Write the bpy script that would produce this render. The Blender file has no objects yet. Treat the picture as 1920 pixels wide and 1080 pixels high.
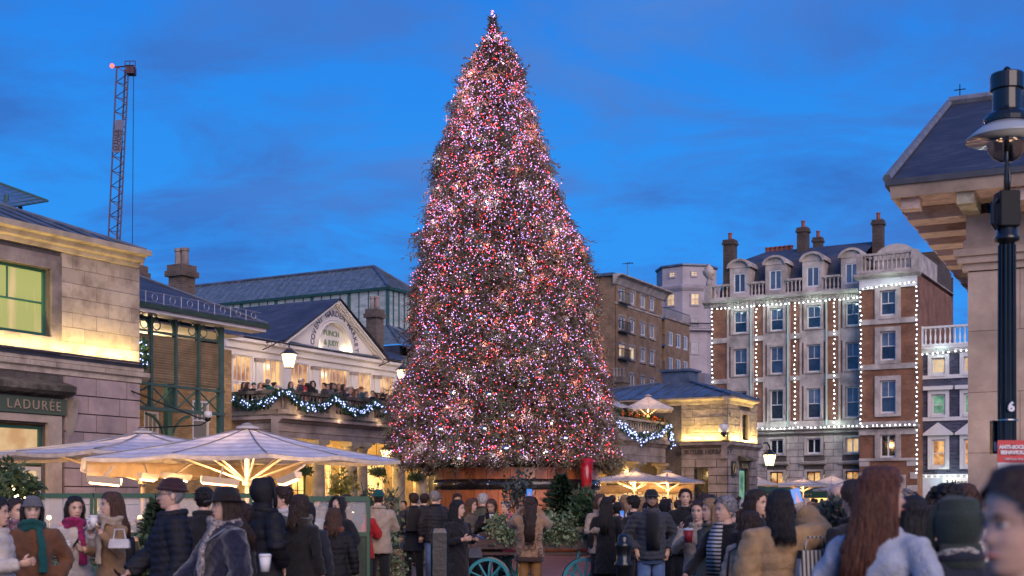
import bpy, bmesh, math, random
import numpy as np
from mathutils import Vector, Matrix, Euler
random.seed(7)
RNG = np.random.default_rng(7)
PI = math.pi
SC = bpy.context.scene
COL = SC.collection
# ------------------------------------------------------------------ camera
F = 2425.0 / 1920.0            # focal length in picture widths
HORIZON, EYE = 940.0, 1.64
cam_d = bpy.data.cameras.new('camera')
cam = bpy.data.objects.new('camera', cam_d)
COL.objects.link(cam)
cam.location = (0, 0, EYE)
cam.rotation_euler = (PI / 2, 0, 0)
cam_d.sensor_width = 36.0
cam_d.lens = 36.0 * F
cam_d.shift_y = (HORIZON - 540.0) / 1920.0
cam_d.clip_end = 4000
cam_d.clip_start = 0.1
cam_d.dof.use_dof = True
cam_d.dof.focus_distance = 28.0
cam_d.dof.aperture_fstop = 45.47e-3 / 0.018
SC.camera = cam
# ------------------------------------------------------------------ world: blue hour sky with thin cloud
world = bpy.data.worlds.new('World')
SC.world = world
world.use_nodes = True
nt = world.node_tree
for n in list(nt.nodes):
  nt.nodes.remove(n)
def wn(t, **k):
  n = nt.nodes.new(t)
  for a, b in k.items():
    setattr(n, a, b)
  return n
w_out = wn('ShaderNodeOutputWorld')
w_bg = wn('ShaderNodeBackground')
w_bg2 = wn('ShaderNodeBackground')
w_add = wn('ShaderNodeAddShader')
w_sky = wn('ShaderNodeTexSky', sky_type='NISHITA')
w_sky.sun_disc = False
w_sky.sun_elevation = math.radians(4)
w_sky.sun_rotation = math.radians(200)
w_bg2.inputs[1].default_value = 0.003
nt.links.new(w_sky.outputs[0], w_bg2.inputs[0])
w_tc = wn('ShaderNodeTexCoord')
w_sep = wn('ShaderNodeSeparateXYZ')
nt.links.new(w_tc.outputs['Generated'], w_sep.inputs[0])
w_ramp = wn('ShaderNodeValToRGB')
cr = w_ramp.color_ramp
cr.elements[0].position = 0.0
cr.elements[0].color = (0.075, 0.41, 1.0, 1)
cr.elements[1].position = 1.0
cr.elements[1].color = (0.014, 0.095, 0.45, 1)
for p, c in ((0.12, (0.034, 0.335, 1.0)), (0.24, (0.026, 0.31, 0.97)), (0.36, (0.020, 0.24, 0.88)), (0.6, (0.020, 0.125, 0.54))):
  e = cr.elements.new(p)
  e.color = (*c, 1)
nt.links.new(w_sep.outputs['Z'], w_ramp.inputs[0])
# cloud layer: direction projected on a plane overhead
w_zc = wn('ShaderNodeMath', operation='ADD'); w_zc.inputs[1].default_value = 0.22
nt.links.new(w_sep.outputs['Z'], w_zc.inputs[0])
w_zm = wn('ShaderNodeMath', operation='MAXIMUM'); w_zm.inputs[1].default_value = 0.05
nt.links.new(w_zc.outputs[0], w_zm.inputs[0])
w_dx = wn('ShaderNodeMath', operation='DIVIDE'); w_dy = wn('ShaderNodeMath', operation='DIVIDE')
nt.links.new(w_sep.outputs['X'], w_dx.inputs[0]); nt.links.new(w_zm.outputs[0], w_dx.inputs[1])
nt.links.new(w_sep.outputs['Y'], w_dy.inputs[0]); nt.links.new(w_zm.outputs[0], w_dy.inputs[1])
w_cmb = wn('ShaderNodeCombineXYZ')
nt.links.new(w_dx.outputs[0], w_cmb.inputs[0]); nt.links.new(w_dy.outputs[0], w_cmb.inputs[1])
w_map = wn('ShaderNodeMapping')
w_map.inputs['Scale'].default_value = (1.0, 1.5, 1.0)
w_map.inputs['Rotation'].default_value = (0, 0, math.radians(-24))
w_map.inputs['Location'].default_value = (3.3, 1.9, 0)
nt.links.new(w_cmb.outputs[0], w_map.inputs[0])
w_no = wn('ShaderNodeTexNoise')
w_no.inputs['Scale'].default_value = 2.7
w_no.inputs['Detail'].default_value = 9
w_no.inputs['Roughness'].default_value = 0.62
w_no.inputs['Distortion'].default_value = 0.35
nt.links.new(w_map.outputs[0], w_no.inputs['Vector'])
w_cr = wn('ShaderNodeValToRGB')
w_cr.color_ramp.elements[0].position = 0.40
w_cr.color_ramp.elements[0].color = (0, 0, 0, 1)
w_cr.color_ramp.elements[1].position = 0.60
w_cr.color_ramp.elements[1].color = (0.85, 0.85, 0.85, 1)
nt.links.new(w_no.outputs[0], w_cr.inputs[0])
w_no2 = wn('ShaderNodeTexNoise')
w_no2.inputs['Scale'].default_value = 0.9
w_no2.inputs['Detail'].default_value = 3
nt.links.new(w_cmb.outputs[0], w_no2.inputs['Vector'])
w_cc = wn('ShaderNodeValToRGB')
w_cc.color_ramp.elements[0].position = 0.38
w_cc.color_ramp.elements[0].color = (0.034, 0.165, 0.60, 1)
w_cc.color_ramp.elements[1].position = 0.68
w_cc.color_ramp.elements[1].color = (0.095, 0.265, 0.74, 1)
nt.links.new(w_no2.outputs[0], w_cc.inputs[0])
w_mix = wn('ShaderNodeMix', data_type='RGBA')
nt.links.new(w_cr.outputs[0], w_mix.inputs[0])
nt.links.new(w_ramp.outputs[0], w_mix.inputs[6])
nt.links.new(w_cc.outputs[0], w_mix.inputs[7])
nt.links.new(w_mix.outputs[2], w_bg.inputs[0])
w_bg.inputs[1].default_value = 0.92
nt.links.new(w_bg.outputs[0], w_add.inputs[0])
nt.links.new(w_bg2.outputs[0], w_add.inputs[1])
nt.links.new(w_add.outputs[0], w_out.inputs[0])
# after-glow of the sunset behind the camera: one very soft sun
sun_d = bpy.data.lights.new('sun', 'SUN')
sun_d.energy = 2.5
sun_d.angle = math.radians(50)
sun_d.color = (1.0, 0.75, 0.65)
sun = bpy.data.objects.new('sun', sun_d)
COL.objects.link(sun)
sun.rotation_euler = Vector((-0.30, 0.86, -0.40)).to_track_quat('-Z', 'Y').to_euler()
SC.view_settings.view_transform = 'Standard'
SC.view_settings.look = 'None'
SC.view_settings.exposure = 0.0
SC.view_settings.gamma = 1.0
SC.view_settings.use_curve_mapping = False
SC.cycles.use_denoising = True
SC.cycles.max_bounces = 6
SC.cycles.diffuse_bounces = 3
SC.cycles.glossy_bounces = 3
SC.cycles.transmission_bounces = 4
SC.cycles.transparent_max_bounces = 8
SC.cycles.sample_clamp_indirect = 6.0
SC.cycles.sample_clamp_direct = 0.0
SC.cycles.caustics_reflective = False
SC.cycles.caustics_refractive = False
# ------------------------------------------------------------------ materials
def lin(c):
  return tuple((x / 255.0 / 12.92) if x / 255.0 <= 0.04045 else ((x / 255.0 + 0.055) / 1.055) ** 2.4 for x in c)
MATS = {}
def mat(name, col, rough=0.7, metal=0.0, var=0.0, scale=3.0, bump=0.0, bscale=20.0, stretch=(1, 1, 1), emit=None, estr=0.0,
    alpha=1.0, coat=0.0, piece=0.0, coords='pos', detail=4, spec=0.5, col2=None, sheen=0.0, trans=0.0, thr=(0.35, 0.68)):
  """Principled surface: base colour varied by noise (col <-> col2), optional tone step per object, fine bump."""
  if name in MATS:
    return MATS[name]
  m = bpy.data.materials.new(name)
  m.use_nodes = True
  t = m.node_tree
  b = t.nodes['Principled BSDF']
  b.inputs['Roughness'].default_value = rough
  b.inputs['Metallic'].default_value = metal
  b.inputs['Base Color'].default_value = (*col, 1)
  b.inputs['Specular IOR Level'].default_value = spec
  if coat: b.inputs['Coat Weight'].default_value = coat
  if sheen:
    b.inputs['Sheen Weight'].default_value = sheen
    b.inputs['Sheen Roughness'].default_value = 0.5
  if trans: b.inputs['Transmission Weight'].default_value = trans
  if alpha < 1: b.inputs['Alpha'].default_value = alpha
  L = t.links.new
  if var > 0 or bump > 0 or piece > 0:
    if coords == 'pos':
      g = t.nodes.new('ShaderNodeNewGeometry'); src = g.outputs['Position']
    else:
      g = t.nodes.new('ShaderNodeTexCoord'); src = g.outputs['Object']
    mp = t.nodes.new('ShaderNodeMapping')
    mp.inputs['Scale'].default_value = stretch
    L(src, mp.inputs[0])
  csock = None
  if var > 0:
    n = t.nodes.new('ShaderNodeTexNoise')
    n.inputs['Scale'].default_value = scale
    n.inputs['Detail'].default_value = detail
    n.inputs['Roughness'].default_value = 0.6
    L(mp.outputs[0], n.inputs['Vector'])
    r = t.nodes.new('ShaderNodeValToRGB')
    c2 = col2 if col2 else tuple(x * (1 - var) for x in col)
    c1 = col if col2 else tuple(min(1, x * (1 + var * 0.6)) for x in col)
    r.color_ramp.elements[0].position = thr[0]; r.color_ramp.elements[0].color = (*c2, 1)
    r.color_ramp.elements[1].position = thr[1]; r.color_ramp.elements[1].color = (*c1, 1)
    L(n.outputs[0], r.inputs[0])
    csock = r.outputs[0]
  if piece > 0:
    oi = t.nodes.new('ShaderNodeObjectInfo')
    mr = t.nodes.new('ShaderNodeMapRange')
    mr.inputs['To Min'].default_value = 1 - piece
    mr.inputs['To Max'].default_value = 1 + piece
    L(oi.outputs['Random'], mr.inputs[0])
    vm = t.nodes.new('ShaderNodeVectorMath'); vm.operation = 'SCALE'
    if csock: L(csock, vm.inputs[0])
    else: vm.inputs[0].default_value = col
    L(mr.outputs[0], vm.inputs['Scale'])
    csock = vm.outputs[0]
  if csock: L(csock, b.inputs['Base Color'])
  if bump > 0:
    n2 = t.nodes.new('ShaderNodeTexNoise')
    n2.inputs['Scale'].default_value = bscale
    n2.inputs['Detail'].default_value = 3
    L(mp.outputs[0], n2.inputs['Vector'])
    bp = t.nodes.new('ShaderNodeBump')
    bp.inputs['Strength'].default_value = bump
    bp.inputs['Distance'].default_value = 0.02
    L(n2.outputs[0], bp.inputs['Height'])
    L(bp.outputs[0], b.inputs['Normal'])
  if emit is not None:
    b.inputs['Emission Color'].default_value = (*emit, 1)
    b.inputs['Emission Strength'].default_value = estr
  MATS[name] = m
  return m
def glow(name, col, strength, var=0.0, scale=2.0, col2=None, sample=True, thr=(0.35, 0.65), stretch=(1, 1, 1)):
  """Something that gives off light (bulb, lit room behind a pane, heater bar)."""
  if name in MATS:
    return MATS[name]
  m = bpy.data.materials.new(name)
  m.use_nodes = True
  t = m.node_tree
  b = t.nodes['Principled BSDF']
  b.inputs['Base Color'].default_value = (0.05, 0.05, 0.05, 1)
  b.inputs['Roughness'].default_value = 0.15
  b.inputs['Emission Color'].default_value = (*col, 1)
  b.inputs['Emission Strength'].default_value = strength
  if col2:
    g = t.nodes.new('ShaderNodeNewGeometry')
    mp = t.nodes.new('ShaderNodeMapping'); mp.inputs['Scale'].default_value = stretch
    n = t.nodes.new('ShaderNodeTexNoise'); n.inputs['Scale'].default_value = scale; n.inputs['Detail'].default_value = 4
    r = t.nodes.new('ShaderNodeValToRGB')
    r.color_ramp.elements[0].position = thr[0]; r.color_ramp.elements[0].color = (*col2, 1)
    r.color_ramp.elements[1].position = thr[1]; r.color_ramp.elements[1].color = (*col, 1)
    t.links.new(g.outputs['Position'], mp.inputs[0]); t.links.new(mp.outputs[0], n.inputs['Vector'])
    t.links.new(n.outputs[0], r.inputs[0]); t.links.new(r.outputs[0], b.inputs['Emission Color'])
  if not sample:
    m.cycles.emission_sampling = 'NONE'
  MATS[name] = m
  return m
def brick_mat(name, c1, c2, mortar, w=0.225, h=0.075, pattern_mix=None, rough=0.85):
  if name in MATS:
    return MATS[name]
  m = bpy.data.materials.new(name)
  m.use_nodes = True
  t = m.node_tree; L = t.links.new
  b = t.nodes['Principled BSDF']; b.inputs['Roughness'].default_value = rough
  tc = t.nodes.new('ShaderNodeTexCoord')
  sp = t.nodes.new('ShaderNodeSeparateXYZ'); L(tc.outputs['Object'], sp.inputs[0])
  ad = t.nodes.new('ShaderNodeMath'); ad.operation = 'ADD'; L(sp.outputs[0], ad.inputs[0]); L(sp.outputs[1], ad.inputs[1])
  cb = t.nodes.new('ShaderNodeCombineXYZ'); L(ad.outputs[0], cb.inputs[0]); L(sp.outputs[2], cb.inputs[1])
  br = t.nodes.new('ShaderNodeTexBrick')
  br.inputs['Scale'].default_value = 1.0
  br.inputs['Brick Width'].default_value = w
  br.inputs['Row Height'].default_value = h
  br.inputs['Mortar Size'].default_value = 0.008
  br.inputs['Color1'].default_value = (*c1, 1); br.inputs['Color2'].default_value = (*c2, 1); br.inputs['Mortar'].default_value = (*mortar, 1)
  L(cb.outputs[0], br.inputs['Vector'])
  n = t.nodes.new('ShaderNodeTexNoise'); n.inputs['Scale'].default_value = 0.9; n.inputs['Detail'].default_value = 6
  L(tc.outputs['Object'], n.inputs['Vector'])
  mr = t.nodes.new('ShaderNodeMapRange'); mr.inputs['From Min'].default_value = 0.3; mr.inputs['From Max'].default_value = 0.7
  mr.inputs['To Min'].default_value = 0.62; mr.inputs['To Max'].default_value = 1.25
  L(n.outputs[0], mr.inputs[0])
  vm = t.nodes.new('ShaderNodeVectorMath'); vm.operation = 'SCALE'; L(br.outputs[0], vm.inputs[0]); L(mr.outputs[0], vm.inputs['Scale'])
  L(vm.outputs[0], b.inputs['Base Color'])
  bp = t.nodes.new('ShaderNodeBump'); bp.inputs['Strength'].default_value = 0.5; bp.inputs['Distance'].default_value = 0.01
  iv = t.nodes.new('ShaderNodeMath'); iv.operation = 'SUBTRACT'; iv.inputs[0].default_value = 1; L(br.outputs['Fac'], iv.inputs[1])
  L(iv.outputs[0], bp.inputs['Height']); L(bp.outputs[0], b.inputs['Normal'])
  MATS[name] = m
  return m
def striped_mat(name, c1, c2, period, axis=2, rough=0.8, coords='Object', duty=0.5, back=None, transl=0.0, slope=0.0):
  """Cloth, slate courses or planks in even stripes."""
  if name in MATS:
    return MATS[name]
  m = bpy.data.materials.new(name)
  m.use_nodes = True
  t = m.node_tree; L = t.links.new
  b = t.nodes['Principled BSDF']; b.inputs['Roughness'].default_value = rough
  tc = t.nodes.new('ShaderNodeTexCoord')
  sp = t.nodes.new('ShaderNodeSeparateXYZ'); L(tc.outputs[coords], sp.inputs[0])
  mu = t.nodes.new('ShaderNodeMath'); mu.operation = 'MULTIPLY'; mu.inputs[1].default_value = 1 / period
  L(sp.outputs[axis], mu.inputs[0])
  fr = t.nodes.new('ShaderNodeMath'); fr.operation = 'FRACT'; L(mu.outputs[0], fr.inputs[0])
  r = t.nodes.new('ShaderNodeValToRGB')
  e = r.color_ramp.elements
  e[0].position = duty - 0.06; e[0].color = (*c1, 1); e[1].position = duty + 0.06; e[1].color = (*c2, 1)
  L(fr.outputs[0], r.inputs[0])
  n = t.nodes.new('ShaderNodeTexNoise'); n.inputs['Scale'].default_value = 5; n.inputs['Detail'].default_value = 5
  L(tc.outputs[coords], n.inputs['Vector'])
  mr = t.nodes.new('ShaderNodeMapRange'); mr.inputs['From Min'].default_value = 0.3; mr.inputs['From Max'].default_value = 0.7
  mr.inputs['To Min'].default_value = 0.8; mr.inputs['To Max'].default_value = 1.12; L(n.outputs[0], mr.inputs[0])
  vm = t.nodes.new('ShaderNodeVectorMath'); vm.operation = 'SCALE'; L(r.outputs[0], vm.inputs[0]); L(mr.outputs[0], vm.inputs['Scale'])
  L(vm.outputs[0], b.inputs['Base Color'])
  if transl:
    tr = t.nodes.new('ShaderNodeBsdfTranslucent'); L(vm.outputs[0], tr.inputs[0])
    mx = t.nodes.new('ShaderNodeMixShader'); mx.inputs[0].default_value = transl
    L(b.outputs[0], mx.inputs[1]); L(tr.outputs[0], mx.inputs[2])
    L(mx.outputs[0], t.nodes['Material Output'].inputs[0])
  MATS[name] = m
  return m
# ------------------------------------------------------------------ geometry accumulator
class G:
  def __init__(s):
    s.v = []; s.f = []; s.m = []; s.cur = 0; s.sm = False; s.smf = []
  def add(s, vs, fs):
    o = len(s.v)
    s.v.extend([tuple(p) for p in vs])
    for f in fs:
      s.f.append(tuple(i + o for i in f)); s.m.append(s.cur); s.smf.append(s.sm)
    return s
  def box(s, x0, x1, y0, y1, z0, z1, bev=0.0):
    if x1 < x0: x0, x1 = x1, x0
    if y1 < y0: y0, y1 = y1, y0
    if z1 < z0: z0, z1 = z1, z0
    if bev <= 0:
      vs = [(x0,y0,z0),(x1,y0,z0),(x1,y1,z0),(x0,y1,z0),(x0,y0,z1),(x1,y0,z1),(x1,y1,z1),(x0,y1,z1)]
      return s.add(vs, [(0,3,2,1),(4,5,6,7),(0,1,5,4),(1,2,6,5),(2,3,7,6),(3,0,4,7)])
    b = min(bev, (x1-x0)*.45, (y1-y0)*.45, (z1-z0)*.45)
    return s.hull([(x, y, z) for x in (x0, x1) for y in (y0+b, y1-b) for z in (z0+b, z1-b)] +
           [(x, y, z) for x in (x0+b, x1-b) for y in (y0, y1) for z in (z0+b, z1-b)] +
           [(x, y, z) for x in (x0+b, x1-b) for y in (y0+b, y1-b) for z in (z0, z1)])
  def hull(s, pts):
    bm = bmesh.new()
    for p in pts: bm.verts.new(p)
    bmesh.ops.convex_hull(bm, input=bm.verts)
    bm.verts.index_update()
    s.add([v.co[:] for v in bm.verts], [[v.index for v in f.verts] for f in bm.faces])
    bm.free()
    return s
  def tube(s, pts, rad, n=8, cap=True, flat=1.0, up=None):
    """Tube through pts with radius list; flat squeezes one axis."""
    pts = [Vector(p) for p in pts]
    if not isinstance(rad, (list, tuple)): rad = [rad] * len(pts)
    vs = []; prev = None
    for i, p in enumerate(pts):
      d = (pts[min(i+1, len(pts)-1)] - pts[max(i-1, 0)])
      if d.length < 1e-9: d = Vector((0, 0, 1))
      d.normalize()
      if prev is None:
        u = Vector(up) if up else (Vector((0, 0, 1)) if abs(d.z) < 0.9 else Vector((0, 1, 0)))
      else: u = prev
      a = d.cross(u)
      if a.length < 1e-6: a = d.cross(Vector((1, 0, 0)))
      a.normalize(); bb = a.cross(d); prev = bb
      for k in range(n):
        t = 2 * PI * k / n
        vs.append(p + (a * math.cos(t) + bb * math.sin(t) * flat) * rad[i])
    fs = []
    for i in range(len(pts) - 1):
      for k in range(n):
        k2 = (k + 1) % n
        fs.append((i*n+k, i*n+k2, (i+1)*n+k2, (i+1)*n+k))
    if cap:
      fs.append(tuple(reversed(range(n)))); fs.append(tuple((len(pts)-1)*n + k for k in range(n)))
    return s.add(vs, fs)
  def lathe(s, prof, cx=0, cy=0, n=16, cap=True):
    """prof: list of (r, z)"""
    vs = []
    for r, z in prof:
      for k in range(n):
        t = 2*PI*k/n
        vs.append((cx + r*math.cos(t), cy + r*math.sin(t), z))
    fs = [(i*n+k, i*n+(k+1) % n, (i+1)*n+(k+1) % n, (i+1)*n+k) for i in range(len(prof)-1) for k in range(n)]
    if cap:
      fs.append(tuple(reversed(range(n)))); fs.append(tuple((len(prof)-1)*n+k for k in range(n)))
    return s.add(vs, fs)
  def quad(s, a, b, c, d):
    return s.add([a, b, c, d], [(0, 1, 2, 3)])
  def poly(s, pts):
    return s.add(pts, [tuple(range(len(pts)))])
  def prism(s, pts, axis, a0, a1):
    """Extrude a polygon given in the two other axes along axis between a0 and a1."""
    def P(p, a):
      if axis == 0: return (a, p[0], p[1])
      if axis == 1: return (p[0], a, p[1])
      return (p[0], p[1], a)
    n = len(pts)
    vs = [P(p, a0) for p in pts] + [P(p, a1) for p in pts]
    fs = [tuple(range(n)), tuple(reversed(range(n, 2*n)))] + [(i, i+n, (i+1) % n + n, (i+1) % n) for i in range(n)]
    return s.add(vs, fs)
  def ellipsoid(s, c, r, nu=12, nv=8):
    vs = [(c[0], c[1], c[2]-r[2])]
    for j in range(1, nv):
      ph = -PI/2 + PI*j/nv
      for k in range(nu):
        t = 2*PI*k/nu
        vs.append((c[0]+r[0]*math.cos(ph)*math.cos(t), c[1]+r[1]*math.cos(ph)*math.sin(t), c[2]+r[2]*math.sin(ph)))
    vs.append((c[0], c[1], c[2]+r[2]))
    fs = [(0, 1+(k+1) % nu, 1+k) for k in range(nu)]
    for j in range(nv-2):
      for k in range(nu):
        a = 1+j*nu
        fs.append((a+k, a+(k+1) % nu, a+nu+(k+1) % nu, a+nu+k))
    top = len(vs)-1; a = 1+(nv-2)*nu
    fs += [(a+k, a+(k+1) % nu, top) for k in range(nu)]
    return s.add(vs, fs)
  def mesh(s, name='mesh', smooth=None, off=(0, 0, 0), fix=True):
    me = bpy.data.meshes.new(name)
    if off != (0, 0, 0):
      vs = [(p[0]-off[0], p[1]-off[1], p[2]-off[2]) for p in s.v]
    else: vs = s.v
    me.from_pydata(vs, [], s.f)
    me.polygons.foreach_set('material_index', s.m)
    if fix and len(s.f) < 60000:
      bm = bmesh.new(); bm.from_mesh(me)
      bmesh.ops.recalc_face_normals(bm, faces=bm.faces)
      bm.to_mesh(me); bm.free()
    if smooth is not None:
      me.polygons.foreach_set('use_smooth', [bool(smooth)] * len(s.f))
    else:
      me.polygons.foreach_set('use_smooth', s.smf)
    me.update()
    return me
def obj(name, me, mats, parent=None, loc=(0, 0, 0), rot=(0, 0, 0), scale=(1, 1, 1), kind=None, label=None):
  """Link one mesh object (or one shared mesh) under its thing."""
  if isinstance(me, G): me = me.mesh(name)
  if mats is not None and len(me.materials) == 0:
    for m in (mats if isinstance(mats, (list, tuple)) else [mats]):
      me.materials.append(m)
  o = bpy.data.objects.new(name, me)
  COL.objects.link(o)
  o.location = loc; o.rotation_euler = rot; o.scale = scale
  if parent is not None: o.parent = parent
  if kind: o['kind'] = kind
  if label: o['label'] = label
  return o
def thing(name, label, cat, loc=(0, 0, 0), rotz=0.0, group=None):
  o = bpy.data.objects.new(name, None)
  COL.objects.link(o)
  o.location = loc; o.rotation_euler = (0, 0, rotz)
  o.empty_display_size = 0.3
  o['label'] = label; o['category'] = cat
  if group: o['group'] = group
  return o
def tag(o, label, cat, group=None):
  o['label'] = label; o['category'] = cat
  if group: o['group'] = group
  return o
def copy_tree(o, parent=None):
  c = o.copy(); COL.objects.link(c); c.parent = parent
  for ch in list(o.children): copy_tree(ch, c)
  return c
def lamp(name, kind, loc, energy, color, parent=None, **k):
  d = bpy.data.lights.new(name, kind)
  d.energy = energy; d.color = color
  for a, b in k.items():
    if a not in ('rot', 'to'): setattr(d, a, b)
  o = bpy.data.objects.new(name, d); COL.objects.link(o)
  o.location = loc
  if 'rot' in k: o.rotation_euler = k['rot']
  if 'to' in k: o.rotation_euler = Vector(k['to']).to_track_quat('-Z', 'Y').to_euler()
  if parent is not None: o.parent = parent
  return o
# pixel of the photograph + depth -> the place where the thing stands
def at(px, depth, z=0.0):
  return Vector(((px - 960.0) / 2425.0 * depth, depth, z))
def zat(py, depth):
  return EYE + (HORIZON - py) / 2425.0 * depth
# street grid frame: the market and the houses are parallel to these axes
FRAME_ROT = math.radians(60.36)
class Frame:
  def __init__(s, ox, oy, rot):
    s.o = Vector((ox, oy)); s.rot = rot
    s.U = Vector((math.cos(rot), math.sin(rot))); s.V = Vector((-math.sin(rot), math.cos(rot)))
  def w(s, a, b, z=0.0):
    p = s.o + s.U * a + s.V * b
    return Vector((p.x, p.y, z))
  def on_v(s, px, v):
    """position s along the wall v = const seen at pixel column px, and its depth"""
    r = (px - 960.0) / 2425.0; b = s.o + s.V * v
    t = (r * b.y - b.x) / (s.U.x - r * s.U.y)
    return t, (b + s.U * t).y
  def on_s(s, px, a):
    r = (px - 960.0) / 2425.0; b = s.o + s.U * a
    t = (r * b.y - b.x) / (s.V.x - r * s.V.y)
    return t, (b + s.V * t).y
  def sv(s, p):
    d = Vector((p[0], p[1])) - s.o
    return d.dot(s.U), d.dot(s.V)
MK = Frame(-10.1, 35.0, FRAME_ROT)
class B:
  """A building (or other thing) described in frame coordinates; parts get their origin at the thing's base."""
  def __init__(s, name, label, cat, fr, a, b, z=0.0, group=None):
    s.fr = fr; s.base = (a, b, z)
    s.root = thing(name, label, cat, fr.w(a, b, z), fr.rot, group)
  def add(s, name, g, mats, parent=None, kind=None, label=None, smooth=None):
    me = g.mesh(name, smooth=smooth, off=s.base)
    return obj(name, me, mats, parent if parent is not None else s.root, kind=kind, label=label)
  def piece(s, name, me, mats, loc, scale=(1, 1, 1), rot=(0, 0, 0), parent=None, label=None):
    if parent is None:
      l = (loc[0]-s.base[0], loc[1]-s.base[1], loc[2]-s.base[2])
    else: l = loc
    return obj(name, me, mats, parent if parent is not None else s.root, l, rot, scale, label=label)
UNIT = {}
def unit_box(key='plain', bev=0.03):
  """shared block mesh 1 x 1 x 1 centred on the origin; one copy per material key"""
  if key not in UNIT:
    g = G(); g.box(-.5, .5, -.5, .5, -.5, .5, bev)
    UNIT[key] = g.mesh('block_' + str(key))
  return UNIT[key]
def wall_holes(g, kind, c, a0, a1, z0, z1, holes, depth=0.2, thick=0.35):
  """Wall face at v=c (kind 'v', runs along s) or s=c (kind 's', runs along v), outward = minus; holes (a0,a1,z0,z1) get reveals."""
  def P(a, n, z): return (a, c + n, z) if kind == 'v' else (c + n, a, z)
  A = sorted({a0, a1, *[min(max(h[i], a0), a1) for h in holes for i in (0, 1)]})
  Z = sorted({z0, z1, *[min(max(h[i], z0), z1) for h in holes for i in (2, 3)]})
  def solid(i, j):
    am = (A[i]+A[i+1])/2; zm = (Z[j]+Z[j+1])/2
    return not any(h[0] < am < h[1] and h[2] < zm < h[3] for h in holes)
  for j in range(len(Z)-1):
    i = 0
    while i < len(A)-1:
      if solid(i, j):
        k = i
        while k+1 < len(A)-1 and solid(k+1, j): k += 1
        g.quad(P(A[i], 0, Z[j]), P(A[k+1], 0, Z[j]), P(A[k+1], 0, Z[j+1]), P(A[i], 0, Z[j+1]))
        i = k+1
      else: i += 1
  for h in holes:
    x0, x1, y0, y1 = max(h[0], a0), min(h[1], a1), max(h[2], z0), min(h[3], z1)
    for p, q in (((x0, y0), (x1, y0)), ((x1, y0), (x1, y1)), ((x1, y1), (x0, y1)), ((x0, y1), (x0, y0))):
      g.quad(P(p[0], 0, p[1]), P(q[0], 0, q[1]), P(q[0], depth, q[1]), P(p[0], depth, p[1]))
  # back and outer edges make it a slab
  g.quad(P(a0, thick, z0), P(a0, thick, z1), P(a1, thick, z1), P(a1, thick, z0))
  g.quad(P(a0, 0, z0), P(a0, 0, z1), P(a0, thick, z1), P(a0, thick, z0))
  g.quad(P(a1, 0, z0), P(a1, thick, z0), P(a1, thick, z1), P(a1, 0, z1))
  g.quad(P(a0, 0, z1), P(a1, 0, z1), P(a1, thick, z1), P(a0, thick, z1))
  g.quad(P(a0, 0, z0), P(a0, thick, z0), P(a1, thick, z0), P(a1, 0, z0))
# ------------------------------------------------------------------ shared materials
M = {}
M['stone'] = mat('pale_portland_stone', (0.50, 0.41, 0.31), 0.85, var=0.45, col2=(0.26, 0.205, 0.155), thr=(0.32, 0.56), scale=1.7, bump=0.5, bscale=22, piece=0.14, detail=8)
M['stone_joint'] = mat('stone_joint', (0.12, 0.10, 0.085), 0.95, var=0.3, scale=5)
M['stone_dark'] = mat('weathered_stone', (0.36, 0.295, 0.26), 0.88, var=0.5, scale=0.9, bump=0.6, bscale=18, piece=0.13, detail=8)
M['stone_pink'] = mat('pinkish_granite_blocks', (0.52, 0.385, 0.34), 0.85, var=0.42, scale=1.1, bump=0.6, bscale=30, piece=0.10, detail=8, col2=(0.27, 0.21, 0.20))
M['stone_rough'] = mat('rock_faced_stone', (0.42, 0.34, 0.24), 0.9, var=0.45, scale=2.5, bump=1.0, bscale=9, stretch=(1, 1, 3), piece=0.16, detail=8)
M['stone_moss'] = mat('mossy_ledge_stone', (0.22, 0.18, 0.13), 0.95, var=0.5, scale=1.6, bump=0.6, bscale=20, col2=(0.055, 0.05, 0.035), thr=(0.42, 0.6))
M['white'] = mat('white_stucco', (0.74, 0.71, 0.69), 0.7, var=0.10, scale=0.8, bump=0.1, bscale=12, detail=6)
M['white_trim'] = mat('white_painted_wood', (0.76, 0.75, 0.73), 0.5, var=0.06, scale=3)
M['lead'] = mat('lead_roof', (0.13, 0.16, 0.21), 0.42, metal=0.25, var=0.35, scale=1.5, bump=0.15, bscale=6, detail=6)
M['lead_trim'] = mat('dark_lead_flashing', (0.06, 0.065, 0.08), 0.55, var=0.3, scale=2)
M['gutter'] = mat('tan_gutter_paint', (0.50, 0.40, 0.27), 0.6, var=0.25, scale=2, bump=0.1)  # warm tan paint, tone varied by noise
M['green_iron'] = mat('green_painted_iron', (0.045, 0.115, 0.095), 0.45, var=0.2, scale=4)
M['green_dark'] = mat('dark_green_paint', (0.02, 0.065, 0.045), 0.4, var=0.15, scale=4)
M['louvre'] = mat('ochre_metal_louvre', (0.40, 0.31, 0.19), 0.5, var=0.3, scale=2, piece=0.12)
M['black_iron'] = mat('black_painted_iron', (0.012, 0.012, 0.014), 0.3, var=0.3, scale=6, coat=0.3)
M['slate'] = brick_mat('slate_courses', (0.055, 0.062, 0.085), (0.085, 0.09, 0.12), (0.02, 0.02, 0.03), w=0.5, h=0.11, rough=0.55)
M['brick_dark'] = brick_mat('sooty_stock_brick', (0.11, 0.075, 0.05), (0.065, 0.045, 0.035), (0.13, 0.11, 0.09), w=0.24, h=0.08)
M['brick_yellow'] = brick_mat('yellow_stock_brick', (0.52, 0.35, 0.15), (0.36, 0.21, 0.08), (0.30, 0.22, 0.12), w=0.24, h=0.08)
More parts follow.
